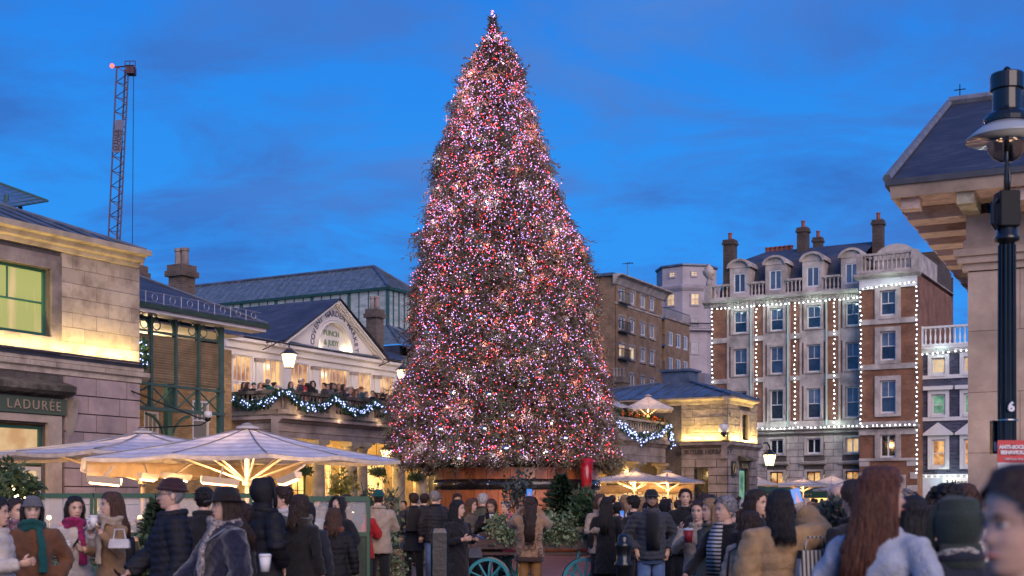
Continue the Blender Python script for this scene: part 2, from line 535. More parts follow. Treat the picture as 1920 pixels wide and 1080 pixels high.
M['glass_roof'] = mat('wired_roof_glass', (0.19, 0.25, 0.30), 0.25, metal=0.2, var=0.5, scale=2.5, piece=0.2, stretch=(1, 1, 2), spec=0.6, col2=(0.09, 0.13, 0.165))
M['clerestory'] = mat('frosted_clerestory_glass', (0.45, 0.46, 0.46), 0.3, var=0.6, scale=1.6, stretch=(0.7, 0.7, 3), col2=(0.16, 0.19, 0.20), emit=(0.6, 0.66, 0.72), estr=0.10)
M['pane_dark'] = mat('dark_window_glass', (0.02, 0.022, 0.028), 0.05, spec=0.9)
M['pane_blue'] = mat('window_glass_with_blinds', (0.10, 0.14, 0.20), 0.10, var=0.5, scale=0.8, spec=0.9, coords='pos', piece=0.5)
M['pane_low'] = mat('darker_lower_pane', (0.035, 0.05, 0.075), 0.06, var=0.6, scale=0.9, spec=0.9, piece=0.5)
M['pane_warm'] = glow('warm_lit_room_glass', (1.0, 0.55, 0.20), 1.15, col2=(0.30, 0.11, 0.03), scale=1.3, thr=(0.38, 0.62))
M['pane_gold'] = glow('golden_shop_glass', (1.0, 0.62, 0.18), 2.3, col2=(0.45, 0.19, 0.03), scale=1.1, thr=(0.38, 0.6))
M['pane_cream'] = glow('cream_lit_room_glass', (1.0, 0.74, 0.40), 0.85, col2=(0.65, 0.36, 0.15), scale=1.2)
M['pane_green'] = glow('green_walled_room_glass', (0.85, 0.62, 0.28), 0.80, col2=(0.52, 0.53, 0.15), scale=1.3, stretch=(2, 2, .25), thr=(.47, .60))
M['pane_teal'] = glow('teal_walled_room_glass', (0.35, 0.72, 0.45), 0.6, col2=(0.06, 0.18, 0.10), scale=1.5)
M['bulb_white'] = glow('cool_white_bulb', (0.80, 0.90, 1.0), 9.0)
M['bulb_warm'] = glow('warm_bulb', (1.0, 0.72, 0.38), 14.0)
M['lamp_glass'] = glow('lit_lantern_glass', (1.0, 0.68, 0.34), 5.0)
M['gold'] = mat('gold_lettering', (0.55, 0.42, 0.18), 0.4, metal=0.4)
M['letter_blue'] = mat('slate_blue_lettering', (0.06, 0.09, 0.15), 0.6)
M['letter_sage'] = mat('sage_lettering', (0.22, 0.30, 0.17), 0.6)
M['letter_dark'] = mat('dark_lettering', (0.04, 0.035, 0.03), 0.6)
M['letter_white'] = mat('white_lettering', (0.8, 0.8, 0.8), 0.5)
WINC = {}
def window_mesh(w, h, cols, rows, fr=0.07, bar=0.03, dep=0.07, meet=True, arch=False):
  key = (round(w, 2), round(h, 2), cols, rows, fr, bar, meet, arch)
  if key in WINC: return WINC[key]
  g = G()
  x0, x1 = -w/2, w/2
  g.box(x0, x0+fr, -dep, 0, 0, h); g.box(x1-fr, x1, -dep, 0, 0, h)
  g.box(x0+fr, x1-fr, -dep, 0, 0, fr*1.3); g.box(x0+fr, x1-fr, -dep, 0, h-fr, h)
  iw = w - 2*fr; ih = h - 2.3*fr
  if meet: g.box(x0+fr, x1-fr, -dep*.8, -0.002, h*0.5-fr*.3, h*0.5+fr*.3)
  for i in range(1, cols):
    x = x0+fr+iw*i/cols
    g.box(x-bar/2, x+bar/2, -dep*.6, -0.002, h*.5 if meet and rows == 2 else fr*1.3, h-fr)
  for j in range(1, rows):
    if meet and abs(j/rows-0.5) < 0.01: continue
    z = fr*1.3+ih*j/rows
    g.box(x0+fr, x1-fr, -dep*.55, -0.003, z-bar/2, z+bar/2)
  WINC[key] = g.mesh('window_frame_%d' % len(WINC))
  return WINC[key]
def pane_mesh(w, h):
  key = ('p', round(w, 2), round(h, 2))
  if key not in WINC:
    g = G(); g.box(-w/2+.03, w/2-.03, -0.02, -0.004, 0.03, h-0.03); WINC[key] = g.mesh('pane')
  return WINC[key]
def with_mat(me, m):
  """shared mesh per material"""
  key = (me.name, m.name)
  if key not in UNIT:
    c = me.copy(); c.materials.clear(); c.materials.append(m); UNIT[key] = c
  return UNIT[key]
def add_window(b, kind, c, a0, a1, z0, z1, fmat, pmat, cols=2, rows=2, recess=0.15, fr=0.07, bar=0.03, meet=True, parent=None, name='window', blind=None):
  w, h = abs(a1-a0), z1-z0
  me = with_mat(window_mesh(w, h, cols, rows, fr, bar, 0.07, meet), fmat)
  loc = ((a0+a1)/2, c+recess, z0) if kind == 'v' else (c+recess, (a0+a1)/2, z0)
  o = b.piece(name, me, None, loc, rot=(0, 0, 0 if kind == 'v' else -PI/2))
  if meet and pmat is M['pane_blue']:
    obj('pane', with_mat(pane_mesh(w, h/2), pmat), None, o, (0, 0.01, h/2-.02)); obj('pane', with_mat(pane_mesh(w, h/2), M['pane_low']), None, o, (0, 0.035, .02))
  else: obj('pane', with_mat(pane_mesh(w, h), pmat), None, o, (0, 0.01, 0))
  if blind:
    g = G(); hh = blind[1]*h
    g.box(-w/2+.05, w/2-.05, 0.03, 0.05, h-hh, h-.05)
  return o
def coursed(b, kind, c, a0, a1, z0, z1, rowh, bw, m, holes=(), proud=0.03, gap=0.014, rough=0.0, th=0.12, rowvar=0, name='stone_block', seed=1, off0=0.0):
  """Running bond of separate stone blocks standing proud of the joint face."""
  rnd = random.Random(seed)
  me = with_mat(unit_box('stone', 0.0), m)
  nrow = max(1, round((z1-z0)/rowh)); rh = (z1-z0)/nrow
  n = 0
  for j in range(nrow):
    za, zb = z0+j*rh+gap/2, z0+(j+1)*rh-gap/2
    x = a0 - (bw*0.5 if j % 2 else 0) - off0
    segs = []
    while x < a1:
      w = bw*(1+rnd.uniform(-rowvar, rowvar))
      s0, s1 = max(x, a0), min(x+w, a1)
      if s1-s0 > 0.06: segs.append((s0, s1))
      x += w
    for s0, s1 in segs:
      parts = [(s0, s1)]
      for h in holes:
        if h[2] < zb-0.01 and h[3] > za+0.01:
          new = []
          for p in parts:
            if h[1] <= p[0] or h[0] >= p[1]: new.append(p)
            else:
              if h[0]-p[0] > 0.06: new.append((p[0], h[0]))
              if p[1]-h[1] > 0.06: new.append((h[1], p[1]))
          parts = new
      for p in parts:
        L = p[1]-p[0]-gap
        if L < 0.03: continue
        pr = proud + rnd.uniform(-rough, rough)
        ctr = (p[0]+p[1])/2; cn = c - pr + th/2
        if kind == 'v': b.piece(name, me, None, (ctr, cn, (za+zb)/2), (L, th, zb-za))
        else: b.piece(name, me, None, (cn, ctr, (za+zb)/2), (th, L, zb-za))
        n += 1
  return n
def text_obj(s, size, m, parent, loc, rot, name='lettering', ext=0.01, align='CENTER', bold=0.0, space=1.0, label=None):
  c = bpy.data.curves.new(name, 'FONT')
  c.body = s; c.size = size; c.extrude = ext; c.align_x = align; c.align_y = 'CENTER'
  c.offset = bold; c.space_character = space
  c.resolution_u = 3
  c.materials.append(m)
  o = bpy.data.objects.new(name, c); COL.objects.link(o)
  o.parent = parent; o.location = loc; o.rotation_euler = rot
  TEXTS.append(o)
  return o
TEXTS = []
def bake_texts():
  dg = bpy.context.evaluated_depsgraph_get()
  for o in TEXTS:
    me = bpy.data.meshes.new_from_object(o.evaluated_get(dg))
    n = o.name; o.name = 'old_text'
    p = bpy.data.objects.new(n, me); COL.objects.link(p)
    p.parent = o.parent; p.location = o.location; p.rotation_euler = o.rotation_euler
    bpy.data.objects.remove(o)
  TEXTS.clear()
ROT_V = (PI/2, 0, 0)            # text on a wall v = const, read from outside
ROT_S = (PI/2, 0, -PI/2)        # text on a wall s = const
BAL = {}
def baluster_mesh(h, r, m, n=8):
  k = (round(h, 2), r, m.name)
  if k not in BAL:
    g = G(); g.sm = True
    g.lathe([(r*1.0, 0), (r*1.0, h*.06), (r*.5, h*.12), (r*.95, h*.32), (r*.9, h*.42), (r*.45, h*.72), (r*.5, h*.82), (r*.9, h*.9), (r*.95, h)], n=n)
    me = g.mesh('baluster'); me.materials.append(m); BAL[k] = me
  return BAL[k]
def balustrade(b, kind, c, a0, a1, z0, h, m_rail, m_bal, m_ped, peds, sp=0.22, w=0.26, br=0.07, base=0.18, rail=0.13, m_top=None):
  """plinth, coping, pedestals and separate balusters along a wall line"""
  def bx(g, x0, x1, n0, n1, y0, y1):
    if kind == 'v': g.box(x0, x1, c+n0, c+n1, y0, y1)
    else: g.box(c+n0, c+n1, x0, x1, y0, y1)
  g = G(); bx(g, a0, a1, -w/2-.02, w/2+.02, z0, z0+base); b.add('plinth', g, m_rail)
  g = G(); bx(g, a0-.03, a1+.03, -w/2-.05, w/2+.05, z0+h-rail, z0+h); b.add('coping', g, m_top or m_rail)
  for p in peds:
    g = G(); bx(g, p-.2, p+.2, -w/2-.03, w/2+.03, z0+base, z0+h-rail); b.add('pedestal', g, m_ped)
  bh = h-base-rail
  me = baluster_mesh(bh, br, m_bal)
  n = int((a1-a0)/sp)
  for i in range(n):
    a = a0+(i+.5)*sp
    if any(abs(a-p) < .27 for p in peds): continue
    loc = (a, c, z0+base) if kind == 'v' else (c, a, z0+base)
    b.piece('baluster', me, None, loc)
# ------------------------------------------------------------------ ground
g = G(); g.box(-900, 900, -60, 2500, -0.5, 0)
M['ground'] = mat('far_ground', (0.06, 0.055, 0.055), 0.9, var=0.3, scale=0.3)
obj('ground', g, M['ground'], kind='structure')
def paving_mat():
  m = brick_mat('dark_setts', (0.085, 0.065, 0.062), (0.055, 0.05, 0.055), (0.02, 0.02, 0.02), w=0.22, h=0.12, rough=0.45)
  t = m.node_tree
  # the setts lie flat: map x,y of the ground
  tc = [n for n in t.nodes if n.type == 'TEX_COORD'][0]; br = [n for n in t.nodes if n.type == 'TEX_BRICK'][0]
  t.links.new(tc.outputs['Object'], br.inputs['Vector'])
  return m
g = G(); g.add([(-60, -20, 0.004), (80, -20, 0.004), (80, 180, 0.004), (-60, 180, 0.004)], [(0, 1, 2, 3)])
M['setts'] = paving_mat()
obj('piazza_paving', g, M['setts'], kind='structure')
# ------------------------------------------------------------------ left pavilion
def sdep(x, v): return MK.on_v(x, v)
P1 = B('stone_pavilion', 'two storey stone pavilion with green framed lit window at the left edge', 'building', MK, -7, 4)
z_e, z_s = 8.05, 5.2
s_w1 = sdep(92, 0)[0]
win1 = (-7.35, s_w1, 5.75, 7.45)
door1_s1 = sdep(85, 0)[0]
door1 = (-8.2, door1_s1, 0, 3.55)
g = G(); wall_holes(g, 'v', 0.0, -14, 0, 0, z_e, [win1, door1], depth=0.28)
g.box(-0.35, 0, 0.35, 9, 0, z_e); g.box(-14, -13.6, 0.35, 9, 0, z_e)
P1.add('wall', g, M['stone_joint'])
sur = 0.36
hol = (win1[0]-sur, win1[1]+sur, win1[2]-sur, win1[3]+0.42)
coursed(P1, 'v', 0, -9.5, 0, z_s+.12, z_e-.1, 0.385, 0.80, M['stone'], holes=[hol], proud=0.03, gap=0.010, rough=0.004, seed=3)
# stepped stone architrave
for k, (d, pr) in enumerate(((sur, 0.05), (sur*.62, 0.09))):
  g = G()
  x0, x1, y0, y1 = win1[0]-d, win1[1]+d, win1[2]-d, win1[3]+d
  i0, i1, j0, j1 = win1
  g.box(x0, i0, -pr, .0, y0, y1); g.box(i1, x1, -pr, .0, y0, y1); g.box(i0, i1, -pr, .0, y0, j0); g.box(i0, i1, -pr, .0, j1, y1)
  P1.add('architrave', g, M['stone_dark'])
M['green_win'] = mat('green_window_paint', (0.035, 0.13, 0.085), 0.4)
add_window(P1, 'v', 0, *win1, M['green_win'], M['pane_green'], cols=4, rows=2, recess=0.2, fr=0.08, bar=0.035)
# string course
g = G(); g.box(-14, sdep(269, -.16)[0], -0.16, .0, z_s+.03, z_s+.12); P1.add('lead_flashing', g, M['lead_trim'])
g = G()
g.prism([(-.13, z_s+.03), (-.13, z_s-.06), (-.11, z_s-.08), (-.11, z_s-.2), (-.05, z_s-.24), (-.05, z_s-.36), (0.0, z_s-.38), (0.0, z_s+.03)], 0, -14, sdep(268, -.1)[0])
P1.add('string_course', g, M['stone'])
me = with_mat(unit_box('stone', 0.0), M['stone'])
for k in range(12):
  P1.piece('course_block', me, None, (-9+k*.8+.4-.3, -.075, z_s-.14), (0.785, .12, .12))
# rusticated ground floor
sign_s1 = sdep(117, 0)[0]
dh = (door1[0]-.5, door1[1]+.55, 0, 4.4)
coursed(P1, 'v', 0, -9.5, -0.02, 0.15, z_s-.38, 0.46, 1.12, M['stone_pink'], holes=[dh], proud=0.07, gap=0.03, rough=0.004, rowvar=.08, seed=4, off0=.3)
g = G()
g.box(door1[1], door1[1]+.42, -.12, .0, 0, 3.6); g.box(door1[0]-.42, door1[0], -.12, .0, 0, 3.6)
g.box(door1[0]-.42, door1[1]+.42, -.12, .0, 3.6, 3.78)
P1.add('door_surround', g, mat('pale_door_stone', (0.46, 0.36, 0.27), 0.8, var=0.2, scale=3))
g = G(); g.box(-9.2, sign_s1, -.16, -.02, 3.80, 4.2)
sg = P1.add('shop_sign', g, mat('sign_green', (0.075, 0.10, 0.065), 0.6))
zs = 4.0
ssz = 0.33
text_obj('LADURÉE', ssz, mat('faded_sign_letters', (.36, .27, .18), .6), P1.root, (sdep(54, 0)[0]+7+.02, -4-.18, zs), ROT_V, space=1.25)
g = G()
g.prism([(0, 4.25), (-.30, 4.30), (-.42, 4.38), (-.42, 4.52), (0, 4.66)], 0, -9.2, sdep(150, -.42)[0]-.1)
P1.add('door_cornice', g, M['stone_moss'])
for sx in (sdep(128, 0)[0],):
  g = G(); g.prism([(0, 3.3), (-.06, 3.3), (-.14, 3.55), (-.32, 4.2), (-.32, 4.25), (0, 4.25)], 0, sx-.1, sx+.1); P1.add('bracket', g, M['stone'])
add_window(P1, 'v', 0, door1[0], door1[1]-.02, 2.55, 3.5, M['green_win'], M['pane_cream'], cols=3, rows=1, recess=.2, meet=False)
add_window(P1, 'v', 0, door1[0], door1[1]-.02, 0.05, 2.5, mat('cream_door_paint', (0.55, 0.5, 0.45), .5), M['pane_cream'], cols=3, rows=2, recess=.2, meet=False, name='shop_door', fr=.1)
# eaves cornice
g = G(); g.prism([(0, z_e-.12), (-.12, z_e-.10), (-.16, z_e), (-.30, z_e+.03), (-.34, z_e+.14), (-.5, z_e+.17), (-.5, z_e+.24), (0, z_e+.24)], 0, -14, sdep(281, -.5)[0])
P1.add('cornice', g, M['stone'])
g = G(); g.box(-14, sdep(281, -.5)[0]+.02, -.56, -.5, z_e+.16, z_e+.30); P1.add('gutter', g, M['gutter'])
# lead hip roof
ap = (-4.5, 4.5, 10.2)
xe = sdep(274, -.5)[0]
c = [(-9.6, -.5, 8.32), (xe, -.5, 8.32), (xe, 9.5, 8.32), (-9.6, 9.5, 8.32)]
g = G(); g.add(c+[ap], [(0, 1, 4), (1, 2, 4), (2, 3, 4), (3, 0, 4), (3, 2, 1, 0)]); P1.add('roof', g, M['lead'])
for k in range(14):
  t = (k+.5)/14
  for (A, Bc) in ((c[0], c[1]), (c[1], c[2])):
    p = Vector(A).lerp(Vector(Bc), t)
    # roll running up the slope until the hip
    m_ = min(t, 1-t)*2
    e = Vector(A).lerp(Vector(Bc), 0.5); up = Vector(ap)-e
    q = p+up*m_
    if (q-p).length < .3: continue
    g = G(); g.tube([p+Vector((0, 0, .03)), q+Vector((0, 0, .03))], .035, 6); P1.add('roof_roll', g, M['lead'])
for cc in (c[0], c[1], c[2]):
  g = G(); g.tube([Vector(cc)+Vector((0, 0, .03)), Vector(ap)+Vector((0, 0, .03))], .06, 6); P1.add('hip_roll', g, M['lead'])
# uplighting trough lying on the string course
def uplight_v(b, v, s0, s1, z, e, col=(1.0, 0.72, 0.26), off=.28, tilt=8):
  g = G(); g.box(s0, s1, v-off-.05, v-off+.05, z, z+.04); o = b.add('light_trough', g, M['lead_trim'])
  n = max(1, int((s1-s0)/2.5))
  for i in range(n):
    a = s0+(i+.5)*(s1-s0)/n
    l = lamp('trough_light', 'AREA', (a-b.base[0], v-off-b.base[1], z+.06-b.base[2]), e*(s1-s0)/n, col, b.root, shape='RECTANGLE', size=(s1-s0)/n*.95, size_y=.06,
                 to=(0, math.sin(math.radians(tilt)), math.cos(math.radians(tilt))))
uplight_v(P1, 0, -9.2, -.1, z_s+.13, 21, off=.22)
# hanging sign bracket on the corner
br = B('wrought_sign_bracket', 'black wrought iron sign bracket with scrolls reaching out from the pavilion corner', 'bracket', MK, -.2, -.02, 3.6)
g = G(); g.sm = True
pA = MK.on_v(232, -.05)[0]
g.tube([(-.35, -.02, 4.62), (-.05, -.9, 4.25), (.3, -1.9, 3.85), (.36, -2.0, 3.85)], .022, 6)
g.tube([(-.1, -.1, 3.62), (.0, -.8, 3.62), (.3, -1.95, 3.66), (.36, -2.1, 3.75), (.3, -2.0, 3.85)], .02, 6)
br.add('arm', g, M['black_iron'], smooth=True)
# ------------------------------------------------------------------ raised glass canopy roof behind the pavilion
CR = B('glass_canopy_roof', 'raised glass canopy roof on iron posts showing over the pavilion at the far left', 'roof', MK, -3.5, 11)
g = G()
def pt(px, py, d): return (*MK.sv(at(px, d)), zat(py, d))
d0 = 42.0
A_, B_, C_, D_ = pt(-60, 322, d0), pt(90, 377, d0), pt(-2, 392, d0-3.5), pt(-150, 360, d0-3.5)
g.add([A_, B_, C_, D_], [(0, 1, 2, 3)]); CR.add('glazing', g, M['glass_roof'])
for t in np.linspace(0, 1, 13):
  a = Vector(A_).lerp(Vector(B_), t); bq = Vector(D_).lerp(Vector(C_), t)
  g = G(); g.tube([a, bq], .03, 4); CR.add('glazing_bar', g, M['green_iron'])
g = G(); g.tube([A_, B_], .05, 6); CR.add('eave_beam', g, M['green_iron'])
for px, dd in ((38, 41.5), (12, 40), (15, 43), (-30, 41.5)):
  p = pt(px, 372 if px > 30 else 365, dd)
  g = G(); g.tube([(p[0], p[1], 8.5), p], .07, 8); CR.add('post', g, M['green_iron'])
# ------------------------------------------------------------------ iron louvred bay
vI = 2.0
IB = B('iron_market_bay', 'green iron framed market bay with ochre louvres, lattice girder and slate roof beside the pavilion', 'building', MK, 5.5, vI)
sI0 = 0.9; sI1 = sdep(418, vI)[0]
z_lt, z_lb, z_bt, z_bb = 6.55, 5.15, 5.08, 4.42
posts = [sdep(x, vI)[0] for x in (282, 328, 371, 413)]
g = G()
for i, s in enumerate(posts):
  r = .045 if i < 3 else .10
  g2 = G(); g2.box(s-r, s+r, vI-.07, vI+.07, 4.42 if i < 3 else 0, 7.25); IB.add('post', g2, M['green_iron'])
g2 = G(); g2.box(sI0, sI1, vI-.08, vI+.08, z_lb-.10, z_lb-.02); IB.add('beam', g2, M['green_iron'])
g2 = G(); g2.box(sI0, sI1, vI-.1, vI+.1, z_bb-.1, z_bb); IB.add('beam', g2, M['green_iron'])
g2 = G(); g2.box(sI0, sI1, vI-.05, vI+.05, 6.62, 6.68); IB.add('beam', g2, M['green_iron'])
edges = [sI0]+posts
lou = G(); lou.box(-.5, .5, -.05, .05, -.008, .008)
lme = lou.mesh('louvre'); lme.materials.append(M['louvre'])
for i in range(4):
  a, b_ = edges[i]+.05, edges[i+1]-.05
  for k in range(18):
    z = z_lb+.02+(z_lt-z_lb-.02)*(k+.5)/18
    IB.piece('louvre', lme, None, ((a+b_)/2, vI, z), (b_-a, 1, 1), rot=(math.radians(-48), 0, 0))
  # lattice below, arch ring above
  for (p, q) in (((a, z_bb), (b_, z_bt-.05)), ((a, z_bt-.05), (b_, z_bb))):
    g2 = G(); g2.tube([(p[0], vI, p[1]), (q[0], vI, q[1])], .03, 4); IB.add('lattice_bar', g2, M['green_iron'])
  w = b_-a
  for half in (0, 1):
    pts = []
    for t in np.linspace(0, PI/2, 8):
      x = (a+b_)/2 + (1 if half else -1)*w/2*math.sin(t); z = 6.65+(.55)*math.cos(t)
      pts.append((x, vI, z))
    g2 = G(); g2.tube(pts, .028, 5); IB.add('arch_rib', g2, M['green_iron'])
  ctr = (a+.2 if i % 2 else b_-.2)
  g2 = G(); g2.tube([(ctr+.15*math.cos(t), vI, 6.86+.15*math.sin(t)) for t in np.linspace(0, 2*PI, 13)], .02, 4, cap=False); IB.add('ring', g2, M['green_iron'])
# white fascia, gutter and slate roof
s_r1 = sdep(497, vI-.5)[0]
g = G(); g.box(.1, s_r1, vI-.55, vI-.5, 7.10, 7.24); g.box(.1, s_r1, vI-.5, vI+.1, 7.10, 7.13); IB.add('fascia', g, M['white_trim'])
g = G(); g.box(.1, s_r1+.05, vI-.66, vI-.56, 7.2, 7.34); IB.add('gutter', g, M['green_dark'])
e0, e1 = (-.5, vI-.6, 7.34), (s_r1, vI-.6, 7.34)
xr = sdep(236, vI+3.4); r1 = (xr[0], vI+3.4, zat(510, xr[1])); r0 = (min(-3.5, r1[0]-2.5), vI+3.4, r1[2])
g = G(); g.add([e0, e1, r1, r0], [(0, 1, 2, 3)])
g.add([e1, (s_r1, vI+8, 7.34), r1], [(0, 1, 2)]); g.add([r0, r1, (s_r1, vI+8, 7.34), (-.5, vI+8, 7.34)], [(0, 1, 2, 3)])
IB.add('roof', g, M['slate'])
g = G(); g.tube([Vector(e1)+Vector((0, 0, .03)), Vector(r1)+Vector((0, 0, .03))], .05, 6); IB.add('hip_roll', g, M['lead'])
# snow guard mesh with rings
for k in range(9):
  a = .3+k*(s_r1-.5)/9; wv = (s_r1-.5)/9
  g = G()
  z0 = 7.42
  for zz in (z0, z0+.28): g.tube([(a, vI-.5, zz), (a+wv, vI-.5, zz)], .012, 4)
  g.tube([(a, vI-.5, z0-.05), (a, vI-.5, z0+.30)], .014, 4)
  g.tube([(a+wv/2+.11*math.cos(t), vI-.5, z0+.14+.11*math.sin(t)) for t in np.linspace(0, 2*PI, 13)], .012, 4, cap=False)
  IB.add('snow_guard', g, mat('galvanised_wire', (0.30, 0.31, 0.36), .5, metal=.3))
# inner column with brackets and the brick wall behind with windows
sI2, dI2 = sdep(315, 4.5)
g = G(); g.box(sI2-.10, sI2+.10, 4.4, 4.6, 3.0, 7.0); g.lathe([(.16, 3.0), (.13, 2.9), (.12, 0)], sI2, 4.5, 10)
for sgn in (-1, 1):
  g.tube([(sI2+sgn*(.08+.9*(1-math.cos(t))), 4.5, 3.2+1.25*math.sin(t)) for t in np.linspace(0, PI/2, 8)], .05, 6)
IB.add('column', g, M['green_iron'])
vB = 7.0
sb0, sb1 = sdep(262, vB)[0], sdep(424, vB)[0]
h1 = (sdep(270, vB)[0], sdep(298, vB)[0], 3.35, 4.75)
h2 = (sdep(361, vB)[0], sdep(392, vB)[0], 3.85, 5.3)
g = G(); wall_holes(g, 'v', vB, sb0-2.5, sb1+.3, 0, 7.3, [h1, h2], depth=.15, thick=.3); IB.add('brick_wall', g, M['brick_yellow'])
for h in (h1, h2):
  add_window(IB, 'v', vB, *h, M['white_trim'], mat('dim_warm_glass', (.12, .1, .08), .1, emit=(.5, .35, .2), estr=.12), cols=3, rows=2, recess=.08, fr=.07)
g = G(); g.box(.2, s_r1, vI+.4, vB, 7.0, 7.06); IB.add('ceiling', g, M['white_trim'])
# inner lighting of the hall
lamp('hall_light', 'POINT', (sI2-5.5-1.0, 2.4, 6.3), 110, (1.0, .70, .36), IB.root, shadow_soft_size=.15)
lamp('hall_light', 'POINT', (sI2-5.5+1.0, 1.0, 3.2), 90, (1.0, .66, .30), IB.root, shadow_soft_size=.15)
cc = B('cctv_camera', 'white dome security camera hung from the green iron post', 'camera', MK, sdep(390, vI-.3)[0], vI-.3, 4.2)
g = G(); g.sm = True; g.lathe([(.02, .22), (.11, .2), (.13, .12), (.13, .02), (.02, 0)], 0, 0, 12)
o = obj('housing', g.mesh('housing'), mat('white_plastic', (.7, .7, .7), .4), cc.root);
g = G(); g.sm = True; g.ellipsoid((0, 0, -.01), (.10, .10, .11)); obj('dome', g.mesh('dome'), M['black_iron'], cc.root)
# chimney stacks on the roof
def chimney(fr, px, py_top, py_bot, depth, wpx, label, pots=2, m=None, potm=None, cat='chimney', deep=None, group=None, z_low=None):
  p = at(px, depth); a, b_ = fr.sv(p)
  w = wpx/2425*depth*.78
  zt, zb = zat(py_top, depth), (zat(py_bot, depth) if z_low is None else z_low)
  c_ = B('chimney_stack', label, cat, fr, a, b_, zb, group)
  hd = (deep or w)/2
  g = G(); H = zt-zb; ph = min(.24*H, .62)
  g.box(a-w/2, a+w/2, b_-hd, b_+hd, zb, zt-ph-.42)
  g.box(a-w/2-.10, a+w/2+.10, b_-hd-.1, b_+hd+.1, zt-ph-.42, zt-ph-.22); g.box(a-w/2-.04, a+w/2+.04, b_-hd-.04, b_+hd+.04, zt-ph-.22, zt-ph)
  c_.add('stack', g, m or M['brick_dark'])
  for k in range(pots):
    x = b_+((k+.5)/pots-.5)*hd*2*.9 if pots > 1 else b_
    g = G(); r = min(.17, hd*.9/pots)
    g.lathe([(r, zt-ph-.005), (r*.86, zt-.12), (r*1.1, zt-.1), (r*1.1, zt), (r*.8, zt)], a, x, 10)
    c_.add('chimney_pot', g, potm or M['stone_dark'])
  return c_
M['brick_chim'] = brick_mat('brown_chimney_brick', (0.17, 0.13, 0.10), (0.10, 0.08, 0.065), (0.2, 0.17, 0.14), w=0.24, h=0.08)
chimney(MK, 341, 466, 600, 46, 44, 'tall brown brick chimney stack with two stone pots behind the louvred bay roof', 2, M['brick_chim'], M['stone_dark'])
chimney(MK, 262, 480, 560, 43, 22, 'short dark chimney stack just behind the pavilion eaves', 1, M['brick_chim'], M['stone_dark'])
# ------------------------------------------------------------------ portico building with the pub terrace
vF, vW = 6.37, 9.2
sC = sdep(529, vF)[0]
zE, zR = 4.96, 5.9
PB = B('market_pub_building', 'white market pub building with pediment, arched sign and stone colonnade below its terrace', 'building', MK, 20, vW)
sW0 = sdep(421, vW)[0]
sEnd = 34.0
zt = 8.1
pil = [sdep(x, vW)[0] for x in (480, 542, 588, 664, 700, 745)]
def zw(y, x): return zat(y, sdep(x, vW)[1])
wins = []
# windows between pilasters: (pixel columns)
for (x0, x1, nz) in ((438, 474, 2), (493, 530, 2), (546, 580, 2), (597, 655, 4), (670, 698, 2), (713, 740, 2), (756, 790, 2)):
  a, b_ = sdep(x0, vW)[0], sdep(x1, vW)[0]
  wins.append((a, b_, 5.02, 7.55, nz))
g = G(); wall_holes(g, 'v', vW, sW0, sEnd, 4.9, zt, [w[:4] for w in wins], depth=.18, thick=.3)
PB.add('wall', g, M['white'])
for i, w in enumerate(wins):
  nz = w[4]
  add_window(PB, 'v', vW, w[0], w[1], 6.45, 7.55, M['white_trim'], M['pane_warm'], cols=nz*2, rows=1, recess=.14, meet=False, fr=.05)
  add_window(PB, 'v', vW, w[0], w[1], 5.02, 6.42, M['white_trim'], M['pane_warm'], cols=nz*2, rows=1, recess=.14, meet=False, fr=.05, name='terrace_door')
for x in (427, 484, 590, 662, 705, 750):
  a = sdep(x, vW)[0]
  g = G(); g.box(a-.22, a+.22, vW-.10, vW-.003, 4.97, 7.35); PB.add('pilaster', g, M['white'])
  g = G(); g.box(a-.28, a+.28, vW-.15, vW-.003, 7.352, 7.50); PB.add('capital', g, M['stone_dark'])
g = G(); g.prism([(vW-.003, 7.75), (vW-.12, 7.80), (vW-.12, 8.02), (vW-.3, 8.08), (vW-.3, 8.2), (vW-.003, 8.26)], 0, sW0-.05, sEnd); PB.add('eaves_cornice', g, M['white'])
g = G(); g.box(sW0-.1, sEnd, vW-.36, vW+1, 8.262, 8.30); PB.add('lead_flashing', g, M['lead'])
# pediment
pa, pb_, pm = sdep(534, vW-.42)[0], sdep(722, vW-.42)[0], None
pm = (pa+pb_)/2
zpb = 8.3; zap = zat(566, sdep(634, vW)[1])
pm = sdep(634, vW-.42)[0]
half = min(pm-pa, pb_-pm);
g = G()
vP = vW-.16
# tympanum with arched recess
arc_c = sdep(628, vP)[0]; arc_r = (sdep(659, vP)[0]-sdep(597, vP)[0])/2; arc_z = 8.33
n = 20
outer = [(pa+.25, zpb), (pb_-.25, zpb), (pm, zap-.25)]
